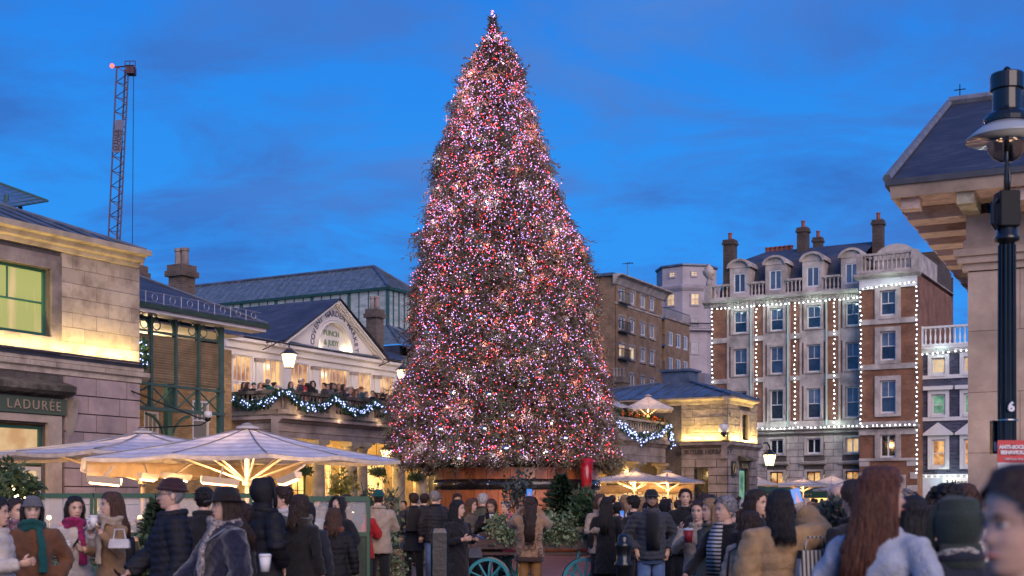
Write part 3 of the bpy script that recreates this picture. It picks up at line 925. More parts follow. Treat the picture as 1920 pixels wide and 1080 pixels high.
# fan mesh between arc and triangle
arcp = [(arc_c+arc_r*math.cos(t), arc_z+arc_r*.98*math.sin(t)) for t in np.linspace(0, PI, n)]
def tri_hit(ang):
  dx, dz = math.cos(ang), math.sin(ang); best = None
  tri = [outer[0], outer[1], outer[2]]
  for i in range(3):
    (x1, y1), (x2, y2) = tri[i], tri[(i+1) % 3]
    den = dx*(y2-y1)-dz*(x2-x1)
    if abs(den) < 1e-9: continue
    t = ((x1-arc_c)*(y2-y1)-(y1-arc_z)*(x2-x1))/den
    u = ((x1-arc_c)*dz-(y1-arc_z)*dx)/den
    if t > 0 and -1e-6 <= u <= 1+1e-6 and (best is None or t < best): best = t
  return (arc_c+dx*best, arc_z+dz*best)
angs = sorted(set(list(np.linspace(0.02, PI-.02, n*2))+[math.atan2(outer[2][1]-arc_z, outer[2][0]-arc_c)]))
for i in range(len(angs)-1):
  a1_, a2_ = angs[i], angs[i+1]
  p1, p2 = (arc_c+arc_r*math.cos(a1_), arc_z+arc_r*math.sin(a1_)), (arc_c+arc_r*math.cos(a2_), arc_z+arc_r*math.sin(a2_))
  q1, q2 = tri_hit(a1_), tri_hit(a2_)
  g.quad((p1[0], vP, p1[1]), (q1[0], vP, q1[1]), (q2[0], vP, q2[1]), (p2[0], vP, p2[1]))
  g.quad((p1[0], vP, p1[1]), (p2[0], vP, p2[1]), (p2[0], vP+.22, p2[1]), (p1[0], vP+.22, p1[1]))
g.quad((pa+.25, vP+.01, zpb-.06), (pb_-.25, vP+.01, zpb-.06), (pb_-.25, vP+.01, zpb+.05), (pa+.25, vP+.01, zpb+.05))
PB.add('pediment', g, M['white'])
g = G(); g.add([(arc_c+arc_r*math.cos(t), vP+.21, arc_z+arc_r*math.sin(t)) for t in np.linspace(0, PI, 24)], [tuple(range(24))]); PB.add('arch_panel', g, M['white'])
for rr, pr in ((arc_r+.05, .06), (arc_r+.16, .04)):
  g = G(); g.tube([(arc_c+rr*math.cos(t), vP-.01, arc_z+rr*math.sin(t)) for t in np.linspace(0, PI, 26)], pr, 6); PB.add('arch_moulding', g, M['white'])
def beam(g, p, q, v0, v1, h):
  d = Vector((q[0]-p[0], q[1]-p[1])); d.normalize(); nn = Vector((-d.y, d.x))*h
  if nn.y < 0: nn = -nn
  g.prism([(p[0], p[1]), (q[0], q[1]), (q[0]+nn.x, q[1]+nn.y), (p[0]+nn.x, p[1]+nn.y)], 1, v0, v1)
for s_, z_ in ((pa, zpb), (pb_, zpb)):
  for (o_, v0_, hh) in ((-.22, -.1, .12), (-.08, -.24, .12), (.06, -.34, .10)):
    g = G(); beam(g, (s_, z_+o_*.5-.14), (pm, zap+o_*.5-.14), vP+v0_, vP+.2, hh*.62); PB.add('raking_cornice', g, M['white'])
# curved lettering
txt = 'COVENT GARDEN MARKET'
rl = arc_r+.40
ts = np.linspace(PI-.12, .10, len(txt))
for ch, t in zip(txt, ts):
  if ch == ' ': continue
  text_obj(ch, .35, M['letter_blue'], PB.root, (arc_c+rl*math.cos(t)-20, vP-.015-vW, arc_z+rl*math.sin(t)), (PI/2, PI/2-t, 0), name='letter', ext=.008, bold=.004)
text_obj('PUNCH', .33, M['letter_sage'], PB.root, (arc_c-20, vP+.19-vW, arc_z+.74), ROT_V, name='lettering', bold=.006)
text_obj('& JUDY', .33, M['letter_sage'], PB.root, (arc_c-20, vP+.19-vW, arc_z+.32), ROT_V, name='lettering', bold=.006)
for sx in (-1, 1):
  g = G(); g.lathe([(.05, arc_z-.06), (.06, arc_z+.02)], arc_c+sx*(arc_r-.22), vP+.08, 8); PB.add('spotlight', g, M['black_iron'])
  lamp('sign_light', 'POINT', (arc_c+sx*(arc_r-.22)-20, vP+.06-vW, arc_z+.10), 9, (1.0, .78, .42), PB.root, shadow_soft_size=.04)
# pub roof: slate, ridge running back from the pediment
rb = 14.0
g = G()
L0, L1, Rg0, Rg1, R0, R1 = (pa-.2, vP-.42, zpb+.02), (pa-.2, vW+rb, zpb+.02), (pm, vP-.42, zap+.05), (pm, vW+rb, zap+.05), (pb_+.15, vP-.42, zpb+.02), (pb_+.15, vW+rb, zpb+.06)
g.add([L0, L1, Rg1, Rg0], [(0, 1, 2, 3)]); g.add([Rg0, Rg1, R1, R0], [(0, 1, 2, 3)]); g.add([L1, R1, Rg1], [(0, 1, 2)])
PB.add('pediment_roof', g, M['slate'])
s_l, s_rr = sW0-4, sEnd+6
g = G(); g.add([(s_l, vW+.6, 8.31), (s_rr, vW+.6, 8.31), (s_rr, vW+7.5, 10.35), (s_l, vW+7.5, 10.35)], [(0, 1, 2, 3)])
g.add([(s_l, vW+.6, 8.31), (s_l, vW+7.5, 10.35), (s_l, vW+7.5, 8.31)], [(0, 1, 2)])
PB.add('roof', g, M['slate'])
# terrace slab, entablature, columns, shops below
g = G(); g.box(sC-.05, sEnd, vF+.0, vW-.01, zE-.5, zE-.22); PB.add('terrace_slab', g, M['stone_dark'])
def entab(g, kind, c, a0, a1, z0, z1, out=.0):
  h = z1-z0
  pr = [(0.3, z0), (-.02, z0), (-.02, z0+h*.28), (-.05, z0+h*.28), (-.05, z0+h*.3), (-.02, z0+h*.32), (-.02, z0+h*.66), (-.10, z0+h*.70), (-.16, z0+h*.78), (-.30, z0+h*.84), (-.30, z1), (.3, z1)]
  if kind == 'v': g.prism([(c+p[0], p[1]) for p in pr], 0, a0, a1)
  else:
    g.prism([(c+p[0], p[1]) for p in pr], 1, a0, a1)
g = G(); entab(g, 'v', vF, sC-.3, sEnd, 4.12, zE); PB.add('entablature', g, M['stone_dark'])
g = G(); entab(g, 's', sC, vF+.3, vW-.02, 4.12, zE-.002); PB.add('entablature', g, M['stone_dark'])
g = G(); g.box(sC-.34, sEnd, vF-.34, vF+.1, zE+.002, zE+.05); PB.add('mossy_ledge', g, M['stone_moss'])
g = G(); g.box(sC-.32, sC+.1, vF+.12, vW-.05, zE+.002, zE+.05); PB.add('mossy_ledge', g, M['stone_moss'])
M['column'] = mat('sandy_column_stone', (0.48, 0.40, 0.28), .85, var=.35, scale=2.0, bump=.6, bscale=25)
for k, x in enumerate((532, 597, 658, 678, 748, 790)):
  v_ = vF+.25
  s_ = sdep(x, v_)[0]
  g = G(); g.sm = True
  g.lathe([(.34, 0), (.34, .12), (.29, .16), (.29, .2), (.28, 1.5), (.24, 3.72), (.27, 3.76), (.27, 3.82), (.33, 3.93)], s_, v_, 18)
  g.sm = False; g.box(s_-.36, s_+.36, v_-.3, v_+.3, 3.93, 4.115)
  PB.add('column', g, M['column'])
# shop wall under the terrace
sh = []
for x0, x1 in ((466, 500), (548, 574), (606, 622), (636, 652), (688, 722), (736, 760), (775, 800)):
  sh.append((sdep(x0, vW)[0], sdep(x1, vW)[0], .5, 3.7))
g = G(); wall_holes(g, 'v', vW, sW0, sEnd, 0, 4.4, sh, depth=.2, thick=.3); PB.add('shop_wall', g, mat('ochre_render', (.42, .28, .12), .8, var=.3, scale=1.5))
for i, h in enumerate(sh):
  add_window(PB, 'v', vW, *h, M['green_dark'] if i % 2 else M['white_trim'], M['pane_gold'], cols=2, rows=4, recess=.12, meet=False, fr=.06, name='shop_window')
for s_ in np.linspace(sW0+1.5, 28, 6):
  lamp('colonnade_light', 'POINT', (s_-20, vW-1.3-vW, 3.6), 130, (1.0, .68, .28), PB.root, shadow_soft_size=.12)
# return of the portico towards the iron bay: ochre stone wall under the terrace
g = G(); g.box(sW0-.5, sC-.02, vW-.5, vW-.2, 0, 4.9); PB.add('return_wall', g, M['brick_yellow'])
# balustrade
peds = [sdep(x, vF)[0] for x in (541, 616, 690, 762)]
TB = B('stone_balustrade', 'mossy stone terrace balustrade hung with lit garlands below the white pub windows', 'balustrade', MK, 20, vF, zE)
balustrade(TB, 'v', vF-.02, sC-.1, sEnd, zE+.05, .95, M['stone'], M['stone_dark'], M['stone'], peds, sp=.235, m_top=M['stone_moss'])
balustrade(TB, 's', sC-.02, vF+.18, vW-.12, zE+.05, .948, M['stone'], M['stone_dark'], M['stone'], [vF+.3, vW-.3], sp=.235, m_top=M['stone_moss'])
for (s_, v_) in ((sC+1.5, vF+.9), (sC+5, vF+.9), (sC+9, vF+.9), (sC+13, vF+.9)):
  lamp('terrace_light', 'POINT', (s_-20, v_-vF, 2.6), 45, (1.0, .72, .45), TB.root, shadow_soft_size=.1)
for s_ in (sC+.6, sC+3.2, sC+6, sC+9):
  lamp('ledge_light', 'POINT', (s_-20, -.45, .03), 4.5, (1.0, .70, .45), TB.root, shadow_soft_size=.05)
# wall lanterns
def lantern(b, w, h, lamp_e, z=0.0, glass=None):
  """hexagonal street lantern whose base is at the local origin"""
  g = G(); g.lathe([(w*.30, 0), (w*.5, h*.62)], 0, 0, 6, cap=True); obj('lantern_glass', g.mesh('lantern_glass'), glass or M['lamp_glass'], b, (0, 0, z))
  g = G()
  for k in range(6):
    t = 2*PI*k/6
    g.tube([(w*.31*math.cos(t), w*.31*math.sin(t), 0), (w*.515*math.cos(t), w*.515*math.sin(t), h*.62)], w*.028, 4)
  g.lathe([(w*.34, -h*.04), (w*.34, 0.0)], 0, 0, 6)
  g.lathe([(w*.60, h*.621), (w*.58, h*.66), (w*.32, h*.80), (w*.20, h*.86), (w*.22, h*.9), (w*.06, h*.96), (w*.03, h)], 0, 0, 6)
  obj('lantern_frame', g.mesh('lantern_frame'), M['black_iron'], b, (0, 0, z))
  lamp('lantern_light', 'POINT', (0, 0, z+h*.3), lamp_e, (1.0, .72, .38), b, shadow_soft_size=w*.2)
def wall_lantern(px, py, v, label, w=.5, h=.75, e=60, fr=MK, arm=1.0, off=1.2):
  s_, d = fr.on_v(px, v-off)
  zb = zat(py, d)
  L = B('wall_lantern', label, 'lantern', fr, s_, v-off, zb)
  lantern(L.root, w, h, e)
  g = G(); g.tube([(0, off, h*1.25), (0, off*.6, h*1.3), (0, 0, h*1.12), (0, 0, h)], .03, 6)
  g.tube([(0, off, h*.9), (0, off*.7, h*1.05), (0, off*.35, h*1.28)], .022, 6)
  for t0 in (.3, .55, .8):
    g.tube([(0, off*t0+.09*math.cos(t), h*1.2+.09*math.sin(t)) for t in np.linspace(0, 2*PI, 9)], .014, 4, cap=False)
  obj('bracket_arm', g.mesh('bracket_arm'), M['black_iron'], L.root)
  return L
wall_lantern(542, 689, vW, 'lit hexagonal lantern on a scrolled bracket at the left of the pub windows', .60, .85, 70, off=1.5)
wall_lantern(756, 716, vW, 'lit hexagonal lantern on a scrolled bracket half hidden by the tree beside the pub', .60, .85, 60, off=1.5)
wall_lantern(724, 860, vF+1.5, 'bright lantern hanging among the colonnade columns left of the tree', .5, .6, 90, off=1.2)
chimney(MK, 703, 556, 720, 62, 30, 'brick chimney stack standing right behind the white pediment', 2, M['brick_chim'], M['stone_dark'])
# ------------------------------------------------------------------ great glass roof behind
GR = B('glass_market_roof', 'long hipped glass roof of the market hall with lit clerestory under it', 'roof', MK, 40, 20)
dE = 75.0
E1 = pt(729, 538, dE);
a1_, b1_ = E1[0], E1[1]; zEv = E1[2]
bL = MK.on_s(330, a1_)[0]
zRd = zat(501, dE+1.2)
wU = 3.4;
bRd = MK.on_s(701, a1_+wU/2)[0]
zRd = zat(501, MK.on_s(701, a1_+wU/2)[1])
A0, A1 = (a1_, b1_, zEv), (a1_, bL, zEv)
B0, B1 = (a1_+wU, b1_, zEv), (a1_+wU, bL, zEv)
R0_, R1_ = (a1_+wU/2, bRd, zRd), (a1_+wU/2, bL, zRd)
g = G(); g.add([A0, A1, R1_, R0_], [(0, 1, 2, 3)]); g.add([B0, R0_, R1_, B1], [(0, 1, 2, 3)]); g.add([A0, R0_, B0], [(0, 1, 2)])
GR.add('glazing', g, M['glass_roof'])
bar_me = None
nb = 30
for k in range(nb+1):
  t = k/nb
  p = Vector(A0).lerp(Vector(A1), t)
  q0 = (Vector((a1_+wU/2, p.y, zRd)))
  if p.y < bRd:
    f_ = (p.y-b1_)/(bRd-b1_); q0 = Vector(A0).lerp(Vector(R0_), f_)
  g = G(); g.tube([p+Vector((0, 0, .03)), q0+Vector((0, 0, .03))], .035, 4); GR.add('glazing_bar', g, M['lead'])
for k in range(1, 8):
  f_ = k/8
  p = Vector(A0).lerp(Vector(B0), f_); q0 = Vector(A0).lerp(Vector(R0_), f_*2) if f_ <= .5 else Vector(B0).lerp(Vector(R0_), (1-f_)*2)
  g = G(); g.tube([p+Vector((0, -.0, .03)), q0+Vector((0, 0, .03))], .03, 4); GR.add('glazing_bar', g, M['lead'])
for (p, q) in ((A0, R0_), (B0, R0_), (R0_, R1_)):
  g = G(); g.tube([Vector(p)+Vector((0, 0, .05)), Vector(q)+Vector((0, 0, .05))], .10, 6); GR.add('ridge_capping', g, M['lead'])
g = G(); g.box(a1_-.08, a1_+.04, b1_-.05, bL, zEv-.14, zEv+.02); g.box(a1_, a1_+wU, b1_-.08, b1_+.04, zEv-.14, zEv+.018); GR.add('eave_gutter', g, M['green_dark'])
zc = zEv-2.2
g = G(); g.box(a1_+.15, a1_+.18, b1_+.2, bL, zc, zEv-.14); g.box(a1_+.18, a1_+wU, b1_+.2, b1_+.23, zc, zEv-.14); GR.add('clerestory', g, M['clerestory'])
for k in range(24):
  b_ = b1_+.15+(bL-b1_)*k/24; r = .09 if k % 4 == 0 else .03
  g = G(); g.box(a1_+.15-r*1.2, a1_+.15+.01, b_-r, b_+r, zc, zEv-.14); GR.add('mullion', g, M['green_iron'])
for k in range(1, 6):
  a_ = a1_+.15+wU*k/6
  g = G(); g.box(a_-.035, a_+.035, b1_+.14, b1_+.21, zc, zEv-.14); GR.add('mullion', g, M['green_iron'])
g = G(); g.add([(a1_-2.5, b1_-2.5, zc-1.5), (a1_-2.5, bL, zc-1.5), (a1_+.1, bL, zc), (a1_+.1, b1_+.1, zc)], [(0, 1, 2, 3)])
g.add([(a1_-2.5, b1_-2.5, zc-1.5), (a1_+.1, b1_+.1, zc), (a1_+8, b1_+.1, zc), (a1_+8, b1_-2.5, zc-1.5)], [(0, 1, 2, 3)])
GR.add('lower_glazing', g, M['glass_roof'])
for k in range(9):
  x = a1_-2.5+k*1.2
  g = G(); g.tube([(x, b1_-2.5, zc-1.47), (max(x, a1_+.1), b1_+.1 , zc+.03)], .035, 4); GR.add('glazing_bar', g, M['lead'])
g = G(); g.tube([(a1_-2.5, b1_-2.5, zc-1.45), (a1_+.1, b1_+.1, zc+.05)], .09, 6); GR.add('ridge_capping', g, M['lead'])
g = G(); g.add([(a1_-6, b1_-9, 8.0), (a1_+10, b1_-9, 8.0), (a1_+10, b1_-2.5, zc-1.52), (a1_-2.5, b1_-2.5, zc-1.52)], [(0, 1, 2, 3)]); GR.add('lower_slates', g, M['slate'])
g = G(); g.box(a1_-1.0, a1_+3, b1_+1, bL, 0, zc-1.6); GR.add('hall_wall', g, M['stone_dark'])
g = G(); g.box(a1_-2.4, a1_+12, b1_-2.4, b1_+.9, 0, zc-1.56); g.box(a1_-8, a1_+12, b1_-8.6, b1_-2.5, 0, 7.95); GR.add('lower_wall', g, M['slate'])
# ------------------------------------------------------------------ right pavilion (far corner of the market)
sP = MK.on_v(1364, 0)[0]; dP = MK.on_v(1364, 0)[1]
zE2 = zat(747, dP); zS2 = zat(829, dP)
vP1 = MK.on_s(1278, sP)[0]
sP2 = MK.on_v(1419, 0)[0]
P2 = B('far_stone_pavilion', 'floodlit stone pavilion with blue-grey hipped roof right of the tree', 'building', MK, sP+2, 2)
def zp2(y, px=None): return zat(y, dP)
wv = (MK.on_v(1389, 0)[0], MK.on_v(1402, 0)[0], zat(825, dP+2), zat(776, dP+2))
dv = (MK.on_v(1386, 0)[0], MK.on_v(1402, 0)[0], 0, zat(880, dP+2))
g = G(); wall_holes(g, 'v', 0, sP, sP2, 0, zE2, [wv, dv], depth=.3)
dk = (MK.on_s(1328, sP)[0], MK.on_s(1302, sP)[0], 0, zat(878, dP))
g2 = G(); wall_holes(g2, 's', sP, 0.0, vP1+8, 0, zE2, [dk], depth=.3)
P2.add('wall', g, M['stone_joint']); P2.add('wall', g2, M['stone_joint'])
coursed(P2, 's', sP, 0.0, vP1, zS2+.12, zE2-.1, .42, 1.1, M['stone_rough'], proud=.05, gap=.02, rough=.02, rowvar=.35, seed=11)
coursed(P2, 'v', 0, sP, sP2, zS2+.12, zE2-.1, .42, .9, M['stone_rough'], holes=[(wv[0]-.3, wv[1]+.3, wv[2]-.25, wv[3]+.25)], proud=.05, gap=.02, rough=.02, rowvar=.3, seed=12)
coursed(P2, 's', sP, 0.0, vP1, .2, zS2-.95, .47, 1.3, M['stone_dark'], holes=[dk], proud=.06, gap=.045, seed=13)
coursed(P2, 'v', 0, sP, sP2, .2, zS2-.95, .47, 1.3, M['stone_dark'], holes=[(dv[0]-.2, dv[1]+.2, 0, dv[3]+.4)], proud=.06, gap=.045, seed=14)
for kind in ('s', 'v'):
  g = G()
  if kind == 's': entab(g, 's', sP-.03, 0, vP1, zS2-.95, zS2)
  else: entab(g, 'v', -.03, sP-.30, sP2+.2, zS2-.95, zS2-.002)
  P2.add('string_course', g, M['stone_dark'])
g = G(); g.prism([(0, zE2-.3), (-.10, zE2-.28), (-.15, zE2-.1), (-.5, zE2), (-.5, zE2+.12), (0, zE2+.12)], 0, sP-.5, MK.on_v(1424, -.5)[0]); P2.add('cornice', g, M['stone'])
g = G(); g.prism([(sP, zE2-.3), (sP-.10, zE2-.28), (sP-.15, zE2-.1), (sP-.5, zE2), (sP-.5, zE2+.118), (sP, zE2+.118)], 1, -.0, 9.5); P2.add('cornice', g, M['stone'])
g = G(); wx0, wx1, wz0, wz1 = wv
g.box(wx0-.28, wx0, -.1, 0, wz0-.2, wz1+.2); g.box(wx1, wx1+.28, -.1, 0, wz0-.2, wz1+.2); g.box(wx0, wx1, -.1, 0, wz1, wz1+.2); g.box(wx0, wx1, -.1, 0, wz0-.2, wz0)
P2.add('architrave', g, M['stone_dark'])
add_window(P2, 'v', 0, *wv, M['black_iron'], M['pane_dark'], cols=2, rows=2, recess=.2)
add_window(P2, 's', sP, *dk, M['black_iron'], M['pane_dark'], cols=2, rows=1, recess=.2, meet=False, name='tall_dark_doorway')
add_window(P2, 'v', 0, *dv, M['black_iron'], M['pane_teal'], cols=1, rows=2, recess=.2, meet=False, name='shop_door')
g = G(); g.prism([(0, dv[3]+.45), (-.4, dv[3]+.5), (-.45, dv[3]+.62), (0, dv[3]+.8)], 0, dv[0]-.35, dv[1]+.35); P2.add('door_cornice', g, M['stone_moss'])
text_obj('ROYAL', .42, M['gold'], P2.root, ((dv[0]+dv[1])/2-sP-2, -2-.1, dv[3]+.2), ROT_V, space=.8)
text_obj('Jas. BUTLER HERBALIST', .36, M['letter_dark'], P2.root, (-2-.09, MK.on_s(1321, sP)[0]-2, zS2-.55), ROT_S, name='lettering', space=.95)
g = G(); cl = MK.on_v(1372, 0)[0]; zq = zat(878, dP); g.box(cl-.3, cl+.3, -.16, -.09, zq-.45, zq+.45); P2.add('plaque', g, M['letter_dark'])
g = G(); g.tube([(cl+.2*math.cos(t), -.17, zq+.28*math.sin(t)) for t in np.linspace(0, 2*PI, 15)], .03, 5, cap=False); P2.add('plaque_ring', g, M['gold'])
# roof
W2 = 9.0; xq = MK.on_v(1424, -.55)[0]
c2 = [(sP-.55, -.55, zE2+.12), (xq, -.55, zE2+.12), (xq, W2, zE2+.12), (sP-.55, W2+5, zE2+.12)]
t2 = [(sP+3.3, 3.6, zat(715, dP+4)), (sP+5, 3.6, zat(715, dP+4)), (sP+5, 5.6, zat(715, dP+4)), (sP+3.3, 5.6, zat(715, dP+4))]
g = G(); g.add(c2+t2, [(0, 1, 5, 4), (1, 2, 6, 5), (2, 3, 7, 6), (3, 0, 4, 7), (4, 5, 6, 7), (3, 2, 1, 0)]); P2.add('roof', g, M['lead'])
def roof_rolls(b, c0, c1, t0, t1, sp, r, m):
  c0, c1, t0, t1 = map(Vector, (c0, c1, t0, t1)); e = (c1-c0); L = e.length; e.normalize()
  x0, x1 = (t0-c0).dot(e), (t1-c0).dot(e); x = sp*.5
  up = Vector((0, 0, r*.6))
  while x < L:
    if x < x0: q = c0.lerp(t0, x/x0)
    elif x > x1: q = c1.lerp(t1, (L-x)/(L-x1))
    else: q = t0.lerp(t1, (x-x0)/max(x1-x0, 1e-6))
    p = c0+e*x
    if (q-p).length > .3:
      g = G(); g.tube([p+up, q+up], r, 5); b.add('roof_roll', g, m)
    x += sp
roof_rolls(P2, c2[0], c2[1], t2[0], t2[1], .95, .05, M['lead'])
roof_rolls(P2, c2[3], c2[0], t2[3], t2[0], .95, .05, M['lead'])
for i_ in (0, 1, 3):
  g = G(); g.tube([Vector(c2[i_])+Vector((0, 0, .05)), Vector(t2[i_])+Vector((0, 0, .05))], .09, 6); P2.add('hip_roll', g, M['lead'])
g = G(); g.box(sP+3.4, sP+4.9, 3.7, 5.5, t2[0][2]-.2, t2[0][2]+.72); g.box(sP+3.25, sP+5.05, 3.55, 5.65, t2[0][2]+.72, t2[0][2]+.86); P2.add('roof_lantern', g, M['lead'])
uplight_v(P2, 0, sP+.1, sP2, zS2+.02, 46, off=.26)
for i in range(9):
  bb = .3+(i+.5)*(vP1-.3)/9
  lamp('trough_light', 'AREA', (sP-.3-sP-2, bb-2, zS2+.06), 46*(vP1/9), (1.0, .72, .26), P2.root, shape='DISK', size=.14, to=(math.sin(math.radians(8)), 0, math.cos(math.radians(8))))
g = G(); g.box(sP-.35, sP-.25, .2, vP1, zS2+.002, zS2+.04); P2.add('light_trough', g, M['lead_trim'])
# eaves light in front of the pavilion corner
cam2 = B('cctv_camera', 'white dome security camera on the floodlit far pavilion corner', 'camera', MK, sP-.25, .15, zS2+.5)
g = G(); g.sm = True; g.lathe([(.03, .55), (.24, .5), (.28, .3), (.28, .1), (.02, .05)], 0, 0, 12); obj('housing', g.mesh('housing'), MATS['white_plastic'], cam2.root)
g = G(); g.sm = True; g.ellipsoid((0, 0, 0), (.2, .2, .22)); obj('dome', g.mesh('dome'), M['black_iron'], cam2.root)
wl = B('wall_lantern', 'lit lantern on the bracket at the outer corner of the far pavilion', 'lantern', MK, *MK.sv(at(1443, dP+1)), zat(873, dP+1))
lantern(wl.root, .75, 1.0, 150)
g = G(); g.tube([(-.7, .1, 1.3), (-.3, .05, 1.35), (0, 0, 1.1), (0, 0, 1.0)], .05, 6); obj('bracket_arm', g.mesh('bracket_arm'), M['black_iron'], wl.root)
# terrace portico left of it
dR = 76.0
vR = MK.sv(at(1246, dR))[1]; sR1 = MK.sv(at(1246, dR))[0]
zE3 = zat(827, dR); sR0 = MK.on_v(1085, vR)[0]
P3 = B('terrace_portico', 'stone portico with planted terrace and a dark restaurant sign just right of the tree', 'building', MK, sR1-3, vR)
g = G(); entab(g, 'v', vR, sR0, sR1+.1, zE3-1.3, zE3); P3.add('entablature', g, M['stone_dark'])
g = G(); g.box(sR1+.1, sP+.6, vR+.35, vR+.8, zE3-1.3, zE3-.02); P3.add('entablature', g, M['stone_dark'])
g = G(); g.box(sR0, sP+.5, vR+.8, vR+6, zE3-.4, zE3-.1); P3.add('terrace_slab', g, M['stone_dark'])
for x in (1190, 1243):
  s_ = MK.on_v(x, vR+.4)[0]
  g = G(); g.sm = True; g.lathe([(.42, 0), (.42, 2), (.36, zE3-1.62), (.40, zE3-1.6), (.5, zE3-1.45)], s_, vR+.4, 16); g.sm = False
  g.box(s_-.55, s_+.55, vR-.1, vR+.9, zE3-1.45, zE3-1.305); P3.add('column', g, M['stone'])
s_ = MK.on_v(1266, vR+.6)[0]
g = G(); g.box(s_-.35, s_+.35, vR+.4, vR+1.0, 0, zE3-1.5); g.box(s_-.45, s_+.45, vR+.3, vR+1.1, zE3-1.5, zE3-1.305); P3.add('pier', g, M['stone'])
g = G(); g.box(sR0, sP+1.2, vR+4.0, vR+4.3, 0, zE3-.45); P3.add('back_wall', g, M['brick_yellow'])
sg0, sg1 = MK.on_v(1203, vR+3.9)[0], MK.on_v(1256, vR+3.9)[0]; dS = MK.on_v(1230, vR+3.9)[1]
g = G(); g.box(sg0, sg1, vR+3.8, vR+3.95, zat(871, dS), zat(859, dS)); P3.add('shop_sign', g, M['letter_dark'])
text_obj('— VyTA —', .85, glow('white_neon', (1, .95, .85), 1.5), P3.root, ((sg0+sg1)/2-sR1+3, 3.78, zat(865, dS)), ROT_V)
for k in range(4):
  lamp('colonnade_light', 'POINT', (sR0+2+k*3.2-sR1+3, 2.6, zE3-1.8), 120, (1.0, .68, .30), P3.root, shadow_soft_size=.15)
balustrade(P3, 'v', vR-.05, sR0, sR1, zE3+.02, 1.05, M['stone'], M['stone'], M['stone'], [sR1-.3, sR1-6.0], sp=.34, br=.10)
# recessed upper wall of the terrace, lit warm
g = G(); wu = [(MK.on_v(1216, vR+4)[0], MK.on_v(1245, vR+4)[0], zE3+.3, zE3+2.0)]
wall_holes(g, 'v', vR+4.0, sR0, sP+1, zE3-.1, zE2-.6, wu, depth=.2); P3.add('upper_wall', g, mat('warm_render', (.40, .27, .20), .8, var=.25, scale=1))
add_window(P3, 'v', vR+4, *wu[0], M['stone_dark'], M['pane_gold'], cols=2, rows=1, recess=.15)
lamp('terrace_heater_light', 'POINT', (MK.on_v(1200, vR+2)[0]-sR1+3, 2.0, zE3+2.2), 220, (1.0, .55, .22), P3.root, shadow_soft_size=.15)
# brick stack with balustered top left of it
bs = chimney(MK, 1160, 690, 775, 88, 36, 'broad brick stack with four stone pots just right of the tree', 4, M['brick_chim'], M['stone_dark'], z_low=6)
# ------------------------------------------------------------------ red brick corner house with light strings
M['brick_red'] = brick_mat('red_brick', (0.30, 0.135, 0.072), (0.22, 0.095, 0.052), (0.24, 0.14, 0.095), w=0.3, h=0.10)
M['stone_grey'] = mat('lilac_grey_stone', (0.52, 0.45, 0.39), .8, var=.4, scale=1.0, bump=.3, bscale=12, piece=.10, detail=6)
M['bulb_cool'] = glow('string_bulb_glass', (0.85, 0.92, 1.0), 8.5)
sH = 79.0
def vh(px, s=sH): return MK.on_s(px, s)[0]
dH = MK.on_s(1525, sH)[1]
def zh(y, d=None): return zat(y, d or dH)
vr, vl = vh(1613), vh(1333)
RB = B('red_brick_house', 'tall red brick house with stone window strips outlined in white light bulbs', 'building', MK, sH, (vr+vl)/2)
rows = [(573, 616), (646, 698), (728, 785), (822, 851), (884, 930)]
cols = [(1376, 1401), (1444, 1469), (1513, 1539), (1586, 1611)]
holes = []; allw = []
for ci, (x0, x1) in enumerate(cols):
  for ri, (y0, y1) in enumerate(rows):
    a0, a1 = vh(x1), vh(x0)
    if ci == 3: a0 = max(a0, vr+.02)
    h = (a0, a1, zh(y1), zh(y0)); holes.append(h); allw.append((ci, ri, h))
zc_top = zh(549); zs_band = zh(801)
g = G(); wall_holes(g, 's', sH, vr, vl, zs_band, zc_top, [h for h in holes if h[2] > zs_band], depth=.3); RB.add('brick_wall', g, M['brick_red'])
g = G(); wall_holes(g, 's', sH, vr, vl, 0, zs_band, [h for h in holes if h[3] < zs_band], depth=.3); RB.add('stone_wall', g, M['stone_joint'])
coursed(RB, 's', sH, vr, vl, .2, zs_band-.7, .55, 1.45, M['stone_grey'], holes=[(h[0]-.25, h[1]+.25, h[2]-.3, h[3]+.3) for h in holes if h[3] < zs_band], proud=.05, gap=.045, seed=21)
def sur_box(b, s, h, w, pr, m, name='architrave', bot=.12, top=.16):
  g = G(); a0, a1, z0, z1 = h
  g.box(s-pr, s-.002, a0-w, a0, z0-bot, z1+top); g.box(s-pr, s-.002, a1, a1+w, z0-bot, z1+top)
  g.box(s-pr, s-.002, a0, a1, z1, z1+top); g.box(s-pr-.05, s-.002, a0, a1, z0-bot, z0)
  return b.add(name, g, m)
for ci, ri, h in allw:
  pm_ = M['pane_blue']
  if ri == 3: pm_ = M['pane_cream'] if ci == 3 else M['pane_dark']
  if ri == 4: pm_ = M['pane_warm']
  if ri < 3:
    add_window(RB, 's', sH, *h, M['white_trim'], pm_, cols=2, rows=2, recess=.16, fr=.10, bar=.04)
    # lower sash without bar is darker: separate pane
    sur_box(RB, sH, h, .24, .14, M['stone_grey'], bot=.10, top=.2)
  else:
    add_window(RB, 's', sH, *h, M['white_trim'] if ri == 3 else M['black_iron'], pm_, cols=2, rows=1 if ri == 3 else 2, recess=.16, fr=.10, bar=.10, meet=False)
    sur_box(RB, sH, h, .22, .13, M['stone_grey'])
  if ri == 4:
    g = G(); g.prism([(sH-.002, h[3]+.5), (sH-.4, h[3]+.6), (sH-.45, h[3]+.75), (sH-.002, h[3]+.85)], 1, h[0]-.5, h[1]+.5)
    RB.add('window_hood', g, M['stone_grey'])
